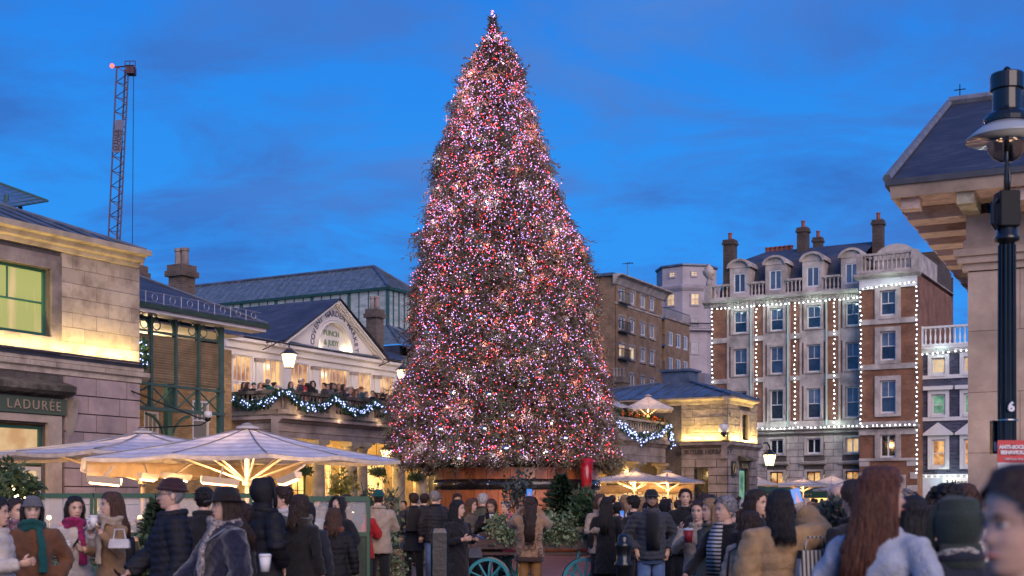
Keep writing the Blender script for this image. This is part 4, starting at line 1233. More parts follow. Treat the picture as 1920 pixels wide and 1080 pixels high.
# stone strips through the windows of each column
for ci, (x0, x1) in enumerate(cols):
  a0, a1 = max(vh(x1)-.50, vr), vh(x0)+.50
  hs = [h for c_, r_, h in allw if c_ == ci and r_ < 3]
  zz = [zs_band+.1]+sum([[h[2]-.12, h[3]+.2] for h in sorted(hs, key=lambda q: q[2])], [])+[zc_top-.5]
  for k in range(0, len(zz), 2):
    if zz[k+1]-zz[k] > .2:
      g = G(); g.box(sH-.07, sH-.003, a0, a1, zz[k], zz[k+1]); RB.add('stone_panel', g, M['stone_grey'])
  for a in (a0, a1):
    g = G(); g.box(sH-.10, sH-.003, a-.09, a+.09, zs_band+.1, zc_top-.4); RB.add('stone_strip', g, M['stone_grey'])
M['pipe'] = mat('pale_green_downpipe', (.40, .52, .45), .5)
for x in (1403, 1472, 1544):
  a = vh(x)-.28
  g = G(); g.tube([(sH-.2, a, zs_band+.1), (sH-.2, a, zc_top-.2)], .07, 6); RB.add('downpipe', g, M['pipe'])
for (y0, y1) in ((623, 633), (703, 712)):
  for (xa, xb) in ((1333, 1366), (1412, 1436), (1480, 1504), (1551, 1577)):
    g = G(); g.box(sH-.12, sH-.004, vh(xb), vh(xa), zh(y1), zh(y0)); RB.add('stone_band', g, M['stone_grey'])
g = G(); g.box(sH-.15, sH-.004, vr, vl+.05, zh(800), zh(789)); RB.add('stone_band', g, M['stone_grey'])
g = G(); g.prism([(sH, zh(812)), (sH-.1, zh(812)), (sH-.15, zh(808)), (sH-.45, zh(805)), (sH-.45, zh(802)), (sH, zh(800.5))], 1, vr, vl+.2); RB.add('cornice', g, M['stone_grey'])
g = G(); g.prism([(sH, zh(563)), (sH-.12, zh(562)), (sH-.2, zh(557)), (sH-.6, zh(554)), (sH-.65, zh(549)), (sH, zh(548))], 1, vr, vl+.6); RB.add('cornice', g, M['stone_grey'])
for k in range(40):
  a = vr+.2+k*(vl-vr)/40
  RB.piece('dentil', with_mat(unit_box('dent', 0), M['stone_grey']), None, (sH-.27, a, zh(560)), (.2, .16, .16))
# parapet balustrade between dormers
zb0 = zc_top+.02
def par(b, s, a0, a1, z0, h, sp=.30, m=None):
  m = m or M['stone_grey']
  g = G(); g.box(s-.14, s+.14, a0, a1, z0, z0+.15); b.add('plinth', g, m)
  g = G(); g.box(s-.17, s+.17, a0, a1, z0+h-.16, z0+h); b.add('coping', g, m)
  me = baluster_mesh(h-.31, .10, m, 6)
  n = int((a1-a0)/sp)
  for i in range(n):
    b.piece('baluster', me, None, (s, a0+(i+.5)*(a1-a0)/n, z0+.15))
dorm = [1388, 1455, 1525, 1598]
sD = sH+.1
dw = 1.75
edges_ = [vl+.1]+sum([[vh(x)+dw/2+.05, vh(x)-dw/2-.05] for x in dorm], [])+[vr+.02]
for k in range(0, len(edges_), 2):
  if edges_[k]-edges_[k+1] > .4: par(RB, sH-.2, edges_[k+1], edges_[k], zb0, 1.25)
for x in dorm:
  a = vh(x); z0 = zb0; zt_ = zb0+2.55
  g = G(); ho = (a-.52, a+.52, z0+.45, z0+2.1)
  wall_holes(g, 's', sD-.25, a-dw/2, a+dw/2, z0, zt_, [ho], depth=.2, thick=2.2)
  RB.add('dormer', g, M['stone_grey'])
  add_window(RB, 's', sD-.25, *ho, M['white_trim'], M['pane_blue'], cols=2, rows=1, recess=.12, fr=.09, bar=.09, meet=False)
  for (r0, r1, n0, n1) in ((.0, .94, -.30, 2.2), (.80, 1.05, -.55, 2.2)):
    pts = [((r1*1.02)*math.cos(t), r1*.72*math.sin(t)) for t in np.linspace(0, PI, 15)]
    inn = [((r0*1.02)*math.cos(t), r0*.72*math.sin(t)) for t in np.linspace(PI, 0, 15)] if r0 > 0 else []
    g = G(); g.prism([(a+p[0], zt_+p[1]+.004) for p in pts+inn], 0, sD+n0+r0*.01, sD+n1-r0*.02); RB.add('segmental_pediment', g, M['stone_grey'])
# mansard
zm = zb0+3.5;
g = G(); g.add([(sH+.25, vr, zb0), (sH+.25, vl-.5, zb0), (sH+1.7, vl-.9, zm-.3), (sH+1.7, vr, zm-.3)], [(0, 1, 2, 3)])
g.add([(sH+1.7, vr, zm-.3), (sH+1.7, vl-.9, zm-.3), (sH+5, vl-3.2, zm+1.2), (sH+5, vr, zm+1.2)], [(0, 1, 2, 3)])
g.add([(sH+.25, vl-.5, zb0), (sH+12, vl-.5, zb0), (sH+12, vl-1, zm-.3), (sH+1.7, vl-.9, zm-.3)], [(0, 1, 2, 3)])
g.add([(sH+1.7, vl-.9, zm-.3), (sH+12, vl-1, zm-.3), (sH+12, vl-3.2, zm+1.2), (sH+5, vl-3.2, zm+1.2)], [(0, 1, 2, 3)])
g.add([(sH+5, vl-3.2, zm+1.2), (sH+12, vl-3.2, zm+1.2), (sH+12, vr, zm+1.2), (sH+5, vr, zm+1.2)], [(0, 1, 2, 3)])
RB.add('mansard_roof', g, M['slate'])
g = G(); g.box(sH+.3, sH+12, vl-.35, vl, 0, zb0); g.box(sH+11.7, sH+12, vr, vl-.36, 0, zb0+4); RB.add('side_wall', g, M['brick_red'])
# urn on the far corner
g = G(); g.sm = True; g.lathe([(.25, 0), (.25, .3), (.12, .5), (.16, .6), (.5, 1.0), (.55, 1.25), (.35, 1.4), (.4, 1.5), (.12, 1.75), (.05, 1.9)], 0, 0, 12)
o = RB.piece('urn', g.mesh('urn'), M['stone_grey'], (sH-.2, vl+.1, zb0+1.25))
g = G(); g.box(sH-.5, sH+.1, vl-.2, vl+.45, zb0, zb0+1.25); RB.add('pier', g, M['stone_grey'])
rj = random.Random(77)
def bulb_string(label, pts, sp, r=.052, m=None, group='light strings on the corner houses', name='light_string'):
  """cable with separate round bulbs"""
  root = thing(name, label, 'lights', pts[0], 0, group)
  p0 = Vector(pts[0])
  g = G(); g.tube([Vector(p)-p0 for p in pts], .02, 4); obj('cable', g.mesh('cable'), M['black_iron'], root)
  k = ('bulb', r, (m or M['bulb_cool']).name)
  if k not in UNIT:
    gg = G(); gg.sm = True; gg.ellipsoid((0, 0, 0), (r, r, r), 8, 5); me = gg.mesh('bulb'); me.materials.append(m or M['bulb_cool']); UNIT[k] = me
  for i in range(len(pts)-1):
    a, b_ = Vector(pts[i]), Vector(pts[i+1]); L = (b_-a).length; n = max(1, round(L/(sp*.6)))
    for j in range(n):
      obj('bulb', UNIT[k], None, root, a.lerp(b_, (j+.5+rj.uniform(-.12, .12))/n)-p0+Vector((rj.uniform(-.05, .05), 0, rj.uniform(-.05, .02))))
  return root
def H(px, y, s=sH, out=.35, d=None):
  v_, dd = MK.on_s(px, s-out)
  return MK.w(s-out, v_, zh(y) if d is None else zat(y, d))
zt_l, zb_l = 567, 800
names = {1335: 'vertical light string at the far left edge of the red brick house', 1418: 'vertical light string left of the second window column, red brick house',
         1490: 'vertical light string right of the second window column, red brick house', 1564: 'vertical light string between third and fourth window columns, red brick house'}
for x, l in names.items():
  bulb_string(l, [H(x, 567), H(x, 797)], .62)
bulb_string('horizontal light string under the main cornice of the red brick house', [H(1333, 566), H(1612, 566)], .62)
bulb_string('horizontal light string along the lower stone band of the red brick house', [H(1345, 801.5, out=.5), H(1612, 801.5, out=.5)], .62)
# projecting right bay
sY = 77.4
dY = MK.on_s(1668, sY)[1]
def vy(px): return MK.on_s(px, sY)[0]
yr, yl = vy(1720), vy(1611.5)
def zy(y): return zat(y, dY)
BY = B('red_brick_bay', 'projecting right bay of the red brick house with balustraded top', 'building', MK, sY, (yr+yl)/2)
bh_ = []
brow = [(544, 592), (621, 676), (713, 775), (814, 858)]
for (y0, y1) in brow: bh_.append((vy(1680), vy(1650), zy(y1), zy(y0)))
g = G(); wall_holes(g, 's', sY, yr, yl, zy(800), zy(517), bh_[:3], depth=.3, thick=14.0); BY.add('brick_wall', g, M['brick_red'])
bh2 = [bh_[3], (vy(1690), vy(1655), 0.1, zy(905))]
g = G(); wall_holes(g, 's', sY, yr, yl, 0, zy(800)-.01, bh2, depth=.3, thick=14.0); BY.add('brick_wall', g, M['brick_red'])
for i, h in enumerate(bh_):
  add_window(BY, 's', sY, *h, M['white_trim'], M['pane_blue'] if i < 3 else M['pane_dark'], cols=2, rows=2 if i < 3 else 1, recess=.18, fr=.12, bar=.05 if i < 3 else .12, meet=i < 3)
  sur_box(BY, sY, h, .38, .14, M['stone_grey'], bot=.25, top=.35)
add_window(BY, 's', sY, *bh2[1], M['stone_grey'], M['pane_warm'], cols=2, rows=2, recess=.2, name='door')
sur_box(BY, sY, bh2[1], .35, .16, M['stone_grey'], bot=0, top=.6)
for (y0, y1) in ((597, 607), (682, 692), (790, 800), (804, 815), (859, 864)):
  g = G(); g.box(sY-.13, sY-.004, yr-.02, yl+.02, zy(y1), zy(y0)); BY.add('stone_band', g, M['stone_grey'])
g = G(); g.prism([(sY-.003, zy(803)), (sY-.5, zy(801)), (sY-.5, zy(799)), (sY-.003, zy(797))], 1, yr-.2, yl+.2); BY.add('cornice', g, M['stone_grey'])
g = G(); g.box(sY-.12, sY-.003, yr, yl, zy(540), zy(517.5)); BY.add('frieze', g, M['white'])
g = G(); g.prism([(sY-.003, zy(522)), (sY-.2, zy(520)), (sY-.6, zy(516)), (sY-.65, zy(512)), (sY-.003, zy(511))], 1, yr-.3, yl+.3); BY.add('cornice', g, M['stone_grey'])
g = G(); g.box(sY-.5, sY+14, yr-.1, yl, zy(511)+.002, zy(509)); BY.add('cap_slab', g, M['stone_grey'])
for k in range(7):
  for sgn, a in ((-1, yr), (1, yl)):
    w_ = .55 if k % 2 else .8
    z0 = .4+k*1.0
    if z0 > zy(862): break
    g = G(); lo, hi = (a, a+w_) if sgn < 0 else (a-w_, a)
    g.box(sY-.06, sY-.003, lo, hi, z0, z0+.5); BY.add('quoin', g, M['stone_grey'])
par(BY, sY-.25, yr+.35, yl-.35, zy(509), 1.45, sp=.34)
for a in (yr+.12, yl-.12):
  g = G(); g.box(sY-.5, sY, a-.24, a+.24, zy(509), zy(509)+1.5); BY.add('pier', g, M['stone_grey'])
g = G(); g.box(sY+.0, sY+7, yr-.08, yr+.08, zy(509), zy(509)+1.4); BY.add('side_parapet', g, M['stone_grey'])
a = vy(1672)
pts = [(1.7*math.cos(t), 1.25*math.sin(t)) for t in np.linspace(0, PI, 15)]
g = G(); g.prism([(a+p[0], zy(482)+p[1]) for p in pts], 0, sY+1.2, sY+3); g.box(sY+1.3, sY+3, a-1.55, a+1.55, zy(509), zy(482)); BY.add('segmental_pediment', g, M['stone_grey'])
bulb_string('vertical light string at the left edge of the projecting bay', [H(1614, 540, sY, .35, dY), H(1614, 797, sY, .35, dY)], .62)
bulb_string('vertical light string at the right edge of the projecting bay', [H(1719, 537, sY, .35, dY), H(1719, 893, sY, .35, dY)], .62)
bulb_string('horizontal light string under the top frieze of the projecting bay', [H(1614, 539, sY, .35, dY), H(1719, 533, sY, .35, dY-.0)], .62)
bulb_string('horizontal light string along the lower cornice of the projecting bay', [H(1614, 798, sY, .6, dY), H(1719, 798, sY, .6, dY)], .62)
# rail on the roof
g = G()
for k in range(5):
  x = sY+5+k*1.4
  g.tube([(x, yr+1.5, zy(470)), (x, yr+1.5, zy(452))], .04, 4)
for zz in (452, 461): g.tube([(sY+5, yr+1.5, zy(zz)), (sY+10.6, yr+1.5, zy(zz))], .04, 4)
BY.add('roof_rail', g, M['black_iron'])
g = G(); g.box(sY+3.2, sY+13.5, yr+.05, yl-.1, zy(509), zy(468)); BY.add('penthouse_wall', g, M['brick_dark'])
# tall dark neighbour seen behind the bay
NB = B('dark_brick_block', 'dark brick party wall rising behind the projecting bay', 'building', MK, sY+20, yr+2)
xk = MK.on_v(1787, yr-.0)[0]
g = G(); g.box(sY+14.05, xk, yr+.0, yr+6, 0, zat(520, MK.on_v(1787, yr)[1])); g.box(sY+14.1, xk-4, yr+.3, yr+6, zat(520, MK.on_v(1787, yr)[1]), zat(470, MK.on_v(1770, yr)[1])); NB.add('wall', g, M['brick_dark'])
chimney(MK, 1369, 437, 500, dH+4, 26, 'dark chimney stack at the left end of the red brick house', 1, M['brick_dark'], mat('terracotta_pot', (.30, .09, .05), .8), z_low=zb0)
chimney(MK, 1506, 414, 470, dH+5, 24, 'tall dark chimney stack in the middle of the slate mansard roof', 1, M['brick_dark'], MATS['terracotta_pot'], z_low=zm-1)
chimney(MK, 1534, 433, 465, dH+10, 20, 'small dark chimney stack just right of the tall middle one', 1, M['brick_dark'], MATS['terracotta_pot'], z_low=zm)
chimney(MK, 1647, 399, 470, dY+6, 24, 'dark chimney stack rising behind the projecting bay', 1, M['brick_dark'], MATS['terracotta_pot'], z_low=zy(505))
pr_ = B('chimney_pots', 'row of six short red chimney pots on the left of the mansard roof', 'chimney', MK, *MK.sv(at(1461, dH+8)), zm+.7)
for k in range(6):
  g = G(); g.lathe([(.24, 0), (.2, 1.0), (.24, 1.02), (.24, 1.15)], 0, 0, 8); obj('chimney_pot', g.mesh('chimney_pot'), MATS['terracotta_pot'], pr_.root, (0, (k-2.5)*.42, 0))
# ------------------------------------------------------------------ dark patterned house on the right
sK = 79.4
dK = MK.on_s(1765, sK)[1]
def vk(px): return MK.on_s(px, sK)[0]
def zk(y): return zat(y, dK)
M['brick_black'] = brick_mat('dark_patterned_brick', (0.03, 0.034, 0.065), (0.10, 0.105, 0.16), (0.16, 0.17, 0.22), w=0.42, h=0.14)
kr, kl = vk(1900), vk(1720.5)-.1
KB = B('dark_patterned_house', 'dark patterned brick house with white pedimented windows and light string above a white shop front', 'building', MK, sK, (kr+kl)/2)
wk = []
for (x0, x1) in ((1747, 1773), (1807, 1833)):
  for (y0, y1) in ((671, 701), (739, 778), (824, 875)): wk.append((vk(x1), vk(x0), zk(y1), zk(y0)))
g = G(); wall_holes(g, 's', sK, kr, kl, zk(893), zk(665), wk, depth=.25, thick=8); KB.add('brick_wall', g, M['brick_black'])
pms = [M['pane_cream'], M['pane_teal'], M['pane_warm']]
for i, h in enumerate(wk):
  add_window(KB, 's', sK, *h, M['white_trim'], pms[i % 3], cols=2 if i % 3 == 0 else 1, rows=2, recess=.14, fr=.12, meet=i % 3 > 0)
  sur_box(KB, sK, h, .28, .14, M['white_trim'], bot=.2, top=.3)
  if i % 3 == 1:
    g = G(); g.box(sK-.4, sK-.01, h[0]-.6, h[1]+.6, h[3]+.32, h[3]+.62); KB.add('window_hood', g, M['white_trim'])
  if i % 3 == 2:
    c_ = (h[0]+h[1])/2; z0 = h[3]+.32; hw = (h[1]-h[0])/2+.6
    g = G(); g.prism([(c_-hw, z0), (c_+hw, z0), (c_+hw, z0+.15), (c_, z0+1.0), (c_-hw, z0+.15)], 0, sK-.4, sK-.01); KB.add('window_pediment', g, M['white_trim'])
for (y0, y1) in ((703, 710), (782, 789), (889, 897)):
  g = G(); g.box(sK-.12, sK-.005, kr, kl, zk(y1), zk(y0)); KB.add('white_band', g, M['white_trim'])
g = G(); g.prism([(sK, zk(664)), (sK-.2, zk(662)), (sK-.6, zk(654)), (sK-.6, zk(650)), (sK, zk(648))], 1, kr, kl); KB.add('cornice', g, M['white_trim'])
g = G(); g.box(sK+.0, sK+8, kr, kl, zk(664)-.01, zk(649)-.3); KB.add('roof_slab', g, M['lead'])
par(KB, sK-.3, kr, kl-.4, zk(649), zk(612)-zk(649), sp=.36, m=M['white_trim'])
g = G(); g.box(sK-.55, sK, kl-.4, kl, zk(649), zk(611)); KB.add('pier', g, M['white_trim'])
dd = (vk(1778), vk(1752), 0, zk(915))
g = G(); wall_holes(g, 's', sK-.1, kr, kl, 0, zk(897)-.004, [dd], depth=.3, thick=8); KB.add('shop_front', g, mat('pale_blue_white_render', (.62, .66, .72), .6, var=.06, scale=2))
add_window(KB, 's', sK-.1, *dd, M['white_trim'], M['pane_gold'], cols=2, rows=2, recess=.2, name='shop_door')
sur_box(KB, sK-.1, dd, .2, .1, M['white_trim'], bot=0, top=.2)
g = G(); g.box(sK-.30, sK-.11, vk(1850), vk(1769), zk(945), zk(897)); KB.add('sign_panel', g, mat('cream_lit_sign', (.8, .78, .7), .5, emit=(1, .93, .78), estr=.25))
text_obj('3 Henrietta', .52, M['letter_dark'], KB.root, (-.32, vk(1774)-(kr+kl)/2, zk(905)), ROT_S, align='LEFT', space=1.1, bold=.01)
text_obj('restaurants', .3, mat('grey_letters', (.3, .3, .3), .6), KB.root, (-.32, vk(1786)-(kr+kl)/2, zk(925)), ROT_S, align='LEFT')
bulb_string('horizontal light string under the cornice of the dark patterned house', [H(1722, 664, sK, .4, dK), H(1818, 660, sK, .4, dK)], .75)
bulb_string('horizontal light string above the white shop front', [H(1722, 893, sK, .4, dK), H(1818, 893, sK, .4, dK)], .75)
# cool wash of the bulb strings onto the bands (added point lamps, no fixtures)
for (s_, px, y, e, dd_) in ((sH, 1370, 570, 28, dH), (sH, 1440, 570, 28, dH), (sH, 1520, 570, 28, dH), (sH, 1590, 570, 28, dH), (sH, 1450, 797, 45, dH), (sH, 1560, 797, 45, dH), (sY, 1665, 530, 22, dY), (sK, 1760, 657, 22, dK), (sK, 1770, 895, 40, dK)):
  v_, _ = MK.on_s(px, s_-1.2)
  lamp('added_string_wash', 'POINT', MK.w(s_-1.2, v_, zat(y, dd_)), e, (.70, 1.0, .92), None, shadow_soft_size=.1)
# ------------------------------------------------------------------ brown brick flats
M['brick_brown'] = brick_mat('brown_brick', (0.33, 0.205, 0.11), (0.25, 0.155, 0.085), (0.27, 0.19, 0.13), w=0.3, h=0.1)
a5, b5 = MK.sv(at(1153, 130))
FB = B('brown_brick_flats', 'six storey brown brick flats with white windows and small iron balconies behind the tree', 'building', MK, a5, b5)
aR = MK.on_v(1241, b5)[0]; bLf = MK.on_s(1095, a5)[0]
def zf(y, px): return zat(y, MK.on_v(px, b5)[1])
ztop = zf(517, 1153)
fw = []
FC = [(1160, 1172), (1179.5, 1189.5), (1200.5, 1209.5), (1217.5, 1226.5)]
FR = [(541.6, 565), (594, 619), (645, 670), (698, 723), (750, 774)]
lit = [3]
for ci, (x0, x1) in enumerate(FC):
  for ri, (y0, y1) in enumerate(FR):
    fw.append((MK.on_v(x0, b5)[0], MK.on_v(x1, b5)[0], zf(y1, 1166), zf(y0, 1166), ci, ri))
g = G(); wall_holes(g, 'v', b5, a5, aR, 0, ztop, [w[:4] for w in fw], depth=.25, thick=8); FB.add('brick_wall', g, M['brick_brown'])
g = G(); wall_holes(g, 's', a5-.01, b5, bLf+4, 0, ztop-.01, [], depth=.1, thick=.3); FB.add('brick_wall', g, M['brick_brown'])
for w in fw:
  lt = (w[4], w[5]) in ((0, 2), (0, 3), (1, 2))
  add_window(FB, 'v', b5, *w[:4], M['white_trim'], M['pane_cream'] if lt else M['pane_blue'], cols=2, rows=1, recess=.12, fr=.12, bar=.12, meet=False)
  g = G(); g.box(w[0]-.18, w[0], b5-.06, b5-.004, w[2], w[3]); g.box(w[1], w[1]+.18, b5-.06, b5-.004, w[2], w[3]); g.box(w[0]-.18, w[1]+.18, b5-.06, b5-.004, w[3], w[3]+.2); g.box(w[0]-.2, w[1]+.2, b5-.12, b5-.004, w[2]-.18, w[2])
  FB.add('architrave', g, M['stone_dark'])
  if w[4] == 0 and w[5] < 3:
    g = G(); z0 = w[2]-.25
    for zz in (z0, z0+1.05): g.tube([(w[0]-.3, b5-.06, zz), (w[0]-.3, b5-.5, zz), (w[1]+.3, b5-.5, zz), (w[1]+.3, b5-.06, zz)], .04, 4)
    for k in range(11):
      x = w[0]-.3+(w[1]-w[0]+.6)*k/10; g.tube([(x, b5-.5, z0), (x, b5-.5, z0+1.05)], .035, 4)
    g.box(w[0]-.3, w[1]+.3, b5-.5, b5-.05, z0-.06, z0); FB.add('balcony', g, M['black_iron'])
g = G(); g.prism([(b5-.004, ztop-.9), (b5-.15, ztop-.8), (b5-.5, ztop-.2), (b5-.95, ztop), (b5-.95, ztop+.12), (b5-.004, ztop+.12)], 0, a5-.5, aR+.9); FB.add('cornice', g, M['stone_grey'])
g = G(); g.box(a5-.4, aR+.6, b5+.01, b5+8, ztop+.01, ztop+.3); FB.add('roof_slab', g, M['lead'])
for y in (563.5,):
  g = G(); g.box(a5-.06, aR, b5-.08, b5-.004, zf(569, 1153), zf(566, 1153)); FB.add('stone_band', g, M['stone_grey'])
# tv aerial
ae = B('tv_aerial', 'thin television aerial standing on the roof of the brown flats', 'aerial', MK, *MK.sv(at(1177, 133)), ztop+.3)
g = G(); hA = zat(492, 133)-ztop-.3; g.tube([(0, 0, 0), (0, 0, hA)], .05, 4)
for k in range(4): g.tube([(-.5+.1*k, (k-1.5)*.25, hA-.1), (.5-.1*k, (k-1.5)*.25, hA-.1)], .03, 4)
g.tube([(0, -.6, hA-.1), (0, .6, hA-.1)], .03, 4)
obj('mast', g.mesh('mast'), M['black_iron'], ae.root)
# lower wing
b6 = b5+1.0
aw0, aw1 = MK.on_v(1246, b6)[0], MK.on_v(1293, b6)[0]
LW = B('brown_brick_wing', 'lower brown brick wing with plants on its roof terrace beside the taller flats', 'building', MK, (aw0+aw1)/2, b6)
def zw6(y): return zat(y, MK.on_v(1258, b6)[1])
zt6 = zw6(600)
w6 = []
for (x0, x1) in ((1253.5, 1262), (1268, 1276.5), (1281.5, 1289.5)):
  for (y0, y1) in ((622, 649), (670, 696), (716, 742)): w6.append((MK.on_v(x0, b6)[0], MK.on_v(x1, b6)[0], zw6(y1), zw6(y0)))
g = G(); wall_holes(g, 'v', b6, aw0, aw1, 0, zt6, w6, depth=.25, thick=8); LW.add('brick_wall', g, M['brick_brown'])
g = G(); g.box(aR+.05, aw0-.01, b6+1.5, b6+1.8, 0, zt6+1); LW.add('recess_wall', g, M['brick_brown'])
for h in w6:
  add_window(LW, 'v', b6, *h, M['white_trim'], M['pane_blue'], cols=2, rows=1, recess=.12, fr=.12, bar=.12, meet=False)
for zz in (zw6(650), zw6(700), zw6(750), zt6):
  g = G(); g.box(aR+.05, aw0-.02, b6-.1, b6+1.49, zz-.2, zz)
  for k in range(9):
    x = aR+.1+(aw0-aR-.2)*k/8; g.tube([(x, b6-.05, zz), (x, b6-.05, zz+1.1)], .03, 4)
  g.tube([(aR+.1, b6-.05, zz+1.1), (aw0, b6-.05, zz+1.1)], .04, 4)
  LW.add('balcony', g, M['black_iron'])
g = G(); g.box(aw0, aw1+.15, b6-.15, b6+.1, zt6+.01, zt6+.25); LW.add('coping', g, M['stone_dark'])
g = G()
for k in range(24):
  x = aw0+(aw1-aw0)*k/23; g.tube([(x, b6, zt6+.25), (x, b6, zt6+1.2)], .03, 4)
g.tube([(aw0, b6, zt6+1.2), (aw1, b6, zt6+1.2)], .04, 4); LW.add('railing', g, M['black_iron'])
# ------------------------------------------------------------------ octagonal stone tower behind
dT = 170.0
cT = at(1287, dT+4)
OT = thing('octagonal_tower', 'pale octagonal stone tower with lit square windows between the flats and the red house', 'building', cT, math.radians(22.5+8))
M['stone_tower'] = mat('lilac_tower_stone', (.44, .39, .40), .85, var=.18, scale=.6, bump=.2, bscale=6, detail=6)
def octa(r0, r1, z0, z1):
  g = G(); g.lathe([(r0, z0), (r1, z1)], 0, 0, 8); return g
def zT(y): return zat(y, dT)
R = 58/2425*dT
obj('shaft', octa(R*1.08, R*1.08, 0, zT(537)).mesh('shaft'), M['stone_tower'], OT)
obj('drum', octa(R*.99, R*.99, zT(537)+.01, zT(496)).mesh('drum'), M['stone_tower'], OT)
g = G(); g.lathe([(R*1.10, zT(545)), (R*1.16, zT(540)), (R*1.18, zT(536)), (R*1.0, zT(532))], 0, 0, 8); obj('cornice', g.mesh('cornice'), M['stone_tower'], OT)
g = G(); g.lathe([(R*1.0, zT(499)), (R*1.04, zT(497)), (R*1.04, zT(494)), (R*.3, zT(490))], 0, 0, 8); obj('roof', g.mesh('roof'), M['lead'], OT)
g = G(); g.lathe([(R*1.1, zT(622)), (R*1.25, zT(620)), (R*1.25, zT(617)), (R*1.1, zT(617))], 0, 0, 8); obj('ledge', g.mesh('ledge'), M['stone_tower'], OT)
# windows on the faces that show
def oct_win(face, r, z0, z1, w, pm_, dx=0, cols=2, rows=2):
  t = (face+.5)*PI/4; ap_ = r*math.cos(PI/8)+.02
  ux, uy = math.cos(t), math.sin(t)
  px_, py_ = ux*ap_-uy*dx, uy*ap_+ux*dx
  g = G(); fr = .18
  o = obj('window', with_mat(window_mesh(w, z1-z0, cols, rows, .16, .07, .12, False), M['stone_tower']), None, OT, (px_, py_, z0), (0, 0, t+PI/2))
  obj('pane', with_mat(pane_mesh(w, z1-z0), pm_), None, o, (0, -.03, 0))
rot0 = math.radians(22.5+8)
for face in range(8):
  t = (face+.5)*PI/4+rot0
  if math.sin(t) > -.2: continue
  oct_win(face, R*.99, zT(519), zT(507), 1.0, M['pane_cream'], cols=2, rows=2)
  oct_win(face, R*1.08, zT(574), zT(549), 1.3, M['pane_cream'], cols=2, rows=2)
  oct_win(face, R*1.08, zT(612), zT(595), 1.2, M['pane_blue'], cols=3, rows=3)
  oct_win(face, R*1.08, zT(665), zT(640), 1.2, M['pane_blue'], cols=3, rows=3)
g = G();
for zz in (zT(617), zT(607)): g.tube([(R*1.22*math.cos(k*PI/4), R*1.22*math.sin(k*PI/4), zz) for k in range(9)], .07, 4)
obj('railing', g.mesh('railing'), M['black_iron'], OT)
# low houses closing the street between (behind pavilion)
CH = B('distant_house', 'pale pinkish stone house front seen between the tower and the lit corner house', 'building', MK, *MK.sv(at(1316, 140)))
g = G(); bb = CH.base; z_ = zat(600, 140); g.box(bb[0]-3, bb[0]+12, bb[1]-1.5, bb[1]+1.5, 0, zat(705, 140)); CH.add('wall', g, M['stone_tower'])
hh = (bb[1]-.4, bb[1]+.5, zat(745, 140), zat(715, 140))
# ------------------------------------------------------------------ tower crane jib
dC = 190.0
CRN = thing('tower_crane', 'tall lattice crane jib with a red lamp at its tip, far behind the market roofs', 'crane', at(212, dC), 0)
def cp(px, py): p = at(px, dC); return Vector((p.x-at(212, dC).x, 0, zat(py, dC)))
bl, brr = cp(199, 470), cp(221, 474); tl, tr = cp(219, 126), cp(241, 124)
# the mast goes on down to the ground behind the roofs
fl, fr_ = bl+(bl-tl)*1.05, brr+(brr-tr)*1.05
fl.z = fr_.z = 0
M['crane'] = mat('crane_steel', (.09, .035, .045), .6)
dy = Vector((0, 1.3, 0))
for p, q in ((fl, tl), (fr_, tr)):
  g = G(); g.tube([p, q], .12, 5); obj('chord', g.mesh('chord'), M['crane'], CRN)
g = G(); g.tube([(fl+fr_)/2+dy, (tl+tr)/2+dy], .14, 5); obj('chord', g.mesh('chord'), M['crane'], CRN)
n = 30
g = G()
for k in range(n):
  t0, t1 = k/n, (k+1)/n
  a, b_ = fl.lerp(tl, t0), fr_.lerp(tr, t1 if k % 2 else t1)
  g.tube([fl.lerp(tl, t0), fr_.lerp(tr, t0+.5/n)], .075, 3); g.tube([fr_.lerp(tr, t0+.5/n), fl.lerp(tl, t1)], .075, 3)
  c0 = ((fl+fr_)/2+dy).lerp((tl+tr)/2+dy, t0)
  g.tube([fl.lerp(tl, t0), c0], .06, 3); g.tube([fr_.lerp(tr, t0), c0], .06, 3)
obj('lattice', g.mesh('lattice'), M['crane'], CRN)
g = G(); g.box(tr.x-.2, tr.x+.9, -.6, .9, tr.z-1.2, tr.z-.1)
for zz in (tr.z-.1, tr.z+.5): g.tube([(tr.x-.3, -.7, zz), (tr.x+1.2, -.7, zz)], .06, 4)
for x in (tr.x-.3, tr.x+.4, tr.x+1.2): g.tube([(x, -.7, tr.z-1), (x, -.7, tr.z+.5)], .06, 4)
g.tube([tl+Vector((-.6, 0, 0)), tr], .12, 4); obj('tip_cage', g.mesh('tip_cage'), M['crane'], CRN)
g = G(); g.tube([tr+Vector((.75, 0, 0)), Vector((cp(245, 600).x, 0, 3))], .05, 4); obj('hoist_cable', g.mesh('hoist_cable'), M['black_iron'], CRN)
g = G(); g.sm = True; g.ellipsoid((tl.x-.6, -.3, tl.z+.1), (.32, .32, .3), 10, 6); obj('warning_lamp', g.mesh('warning_lamp'), glow('red_warning_lamp', (1.0, .07, .05), 5.0), CRN)
b0, b1, b2, b3 = cp(211.5, 287), cp(228, 287), cp(234, 226), cp(218, 226)
yy = Vector((0, -.35, 0)); y2 = Vector((0, -.25, 0))
g = G(); vs = [b0+yy, b1+yy, b2+yy, b3+yy, b0+y2, b1+y2, b2+y2, b3+y2]
g.add(vs, [(0, 1, 2, 3), (7, 6, 5, 4), (0, 4, 5, 1), (1, 5, 6, 2), (2, 6, 7, 3), (3, 7, 4, 0)]); obj('banner', g.mesh('banner'), mat('grey_banner', (.16, .16, .24), .7), CRN)
tilt = math.atan2((b3-b0).x, (b3-b0).z)
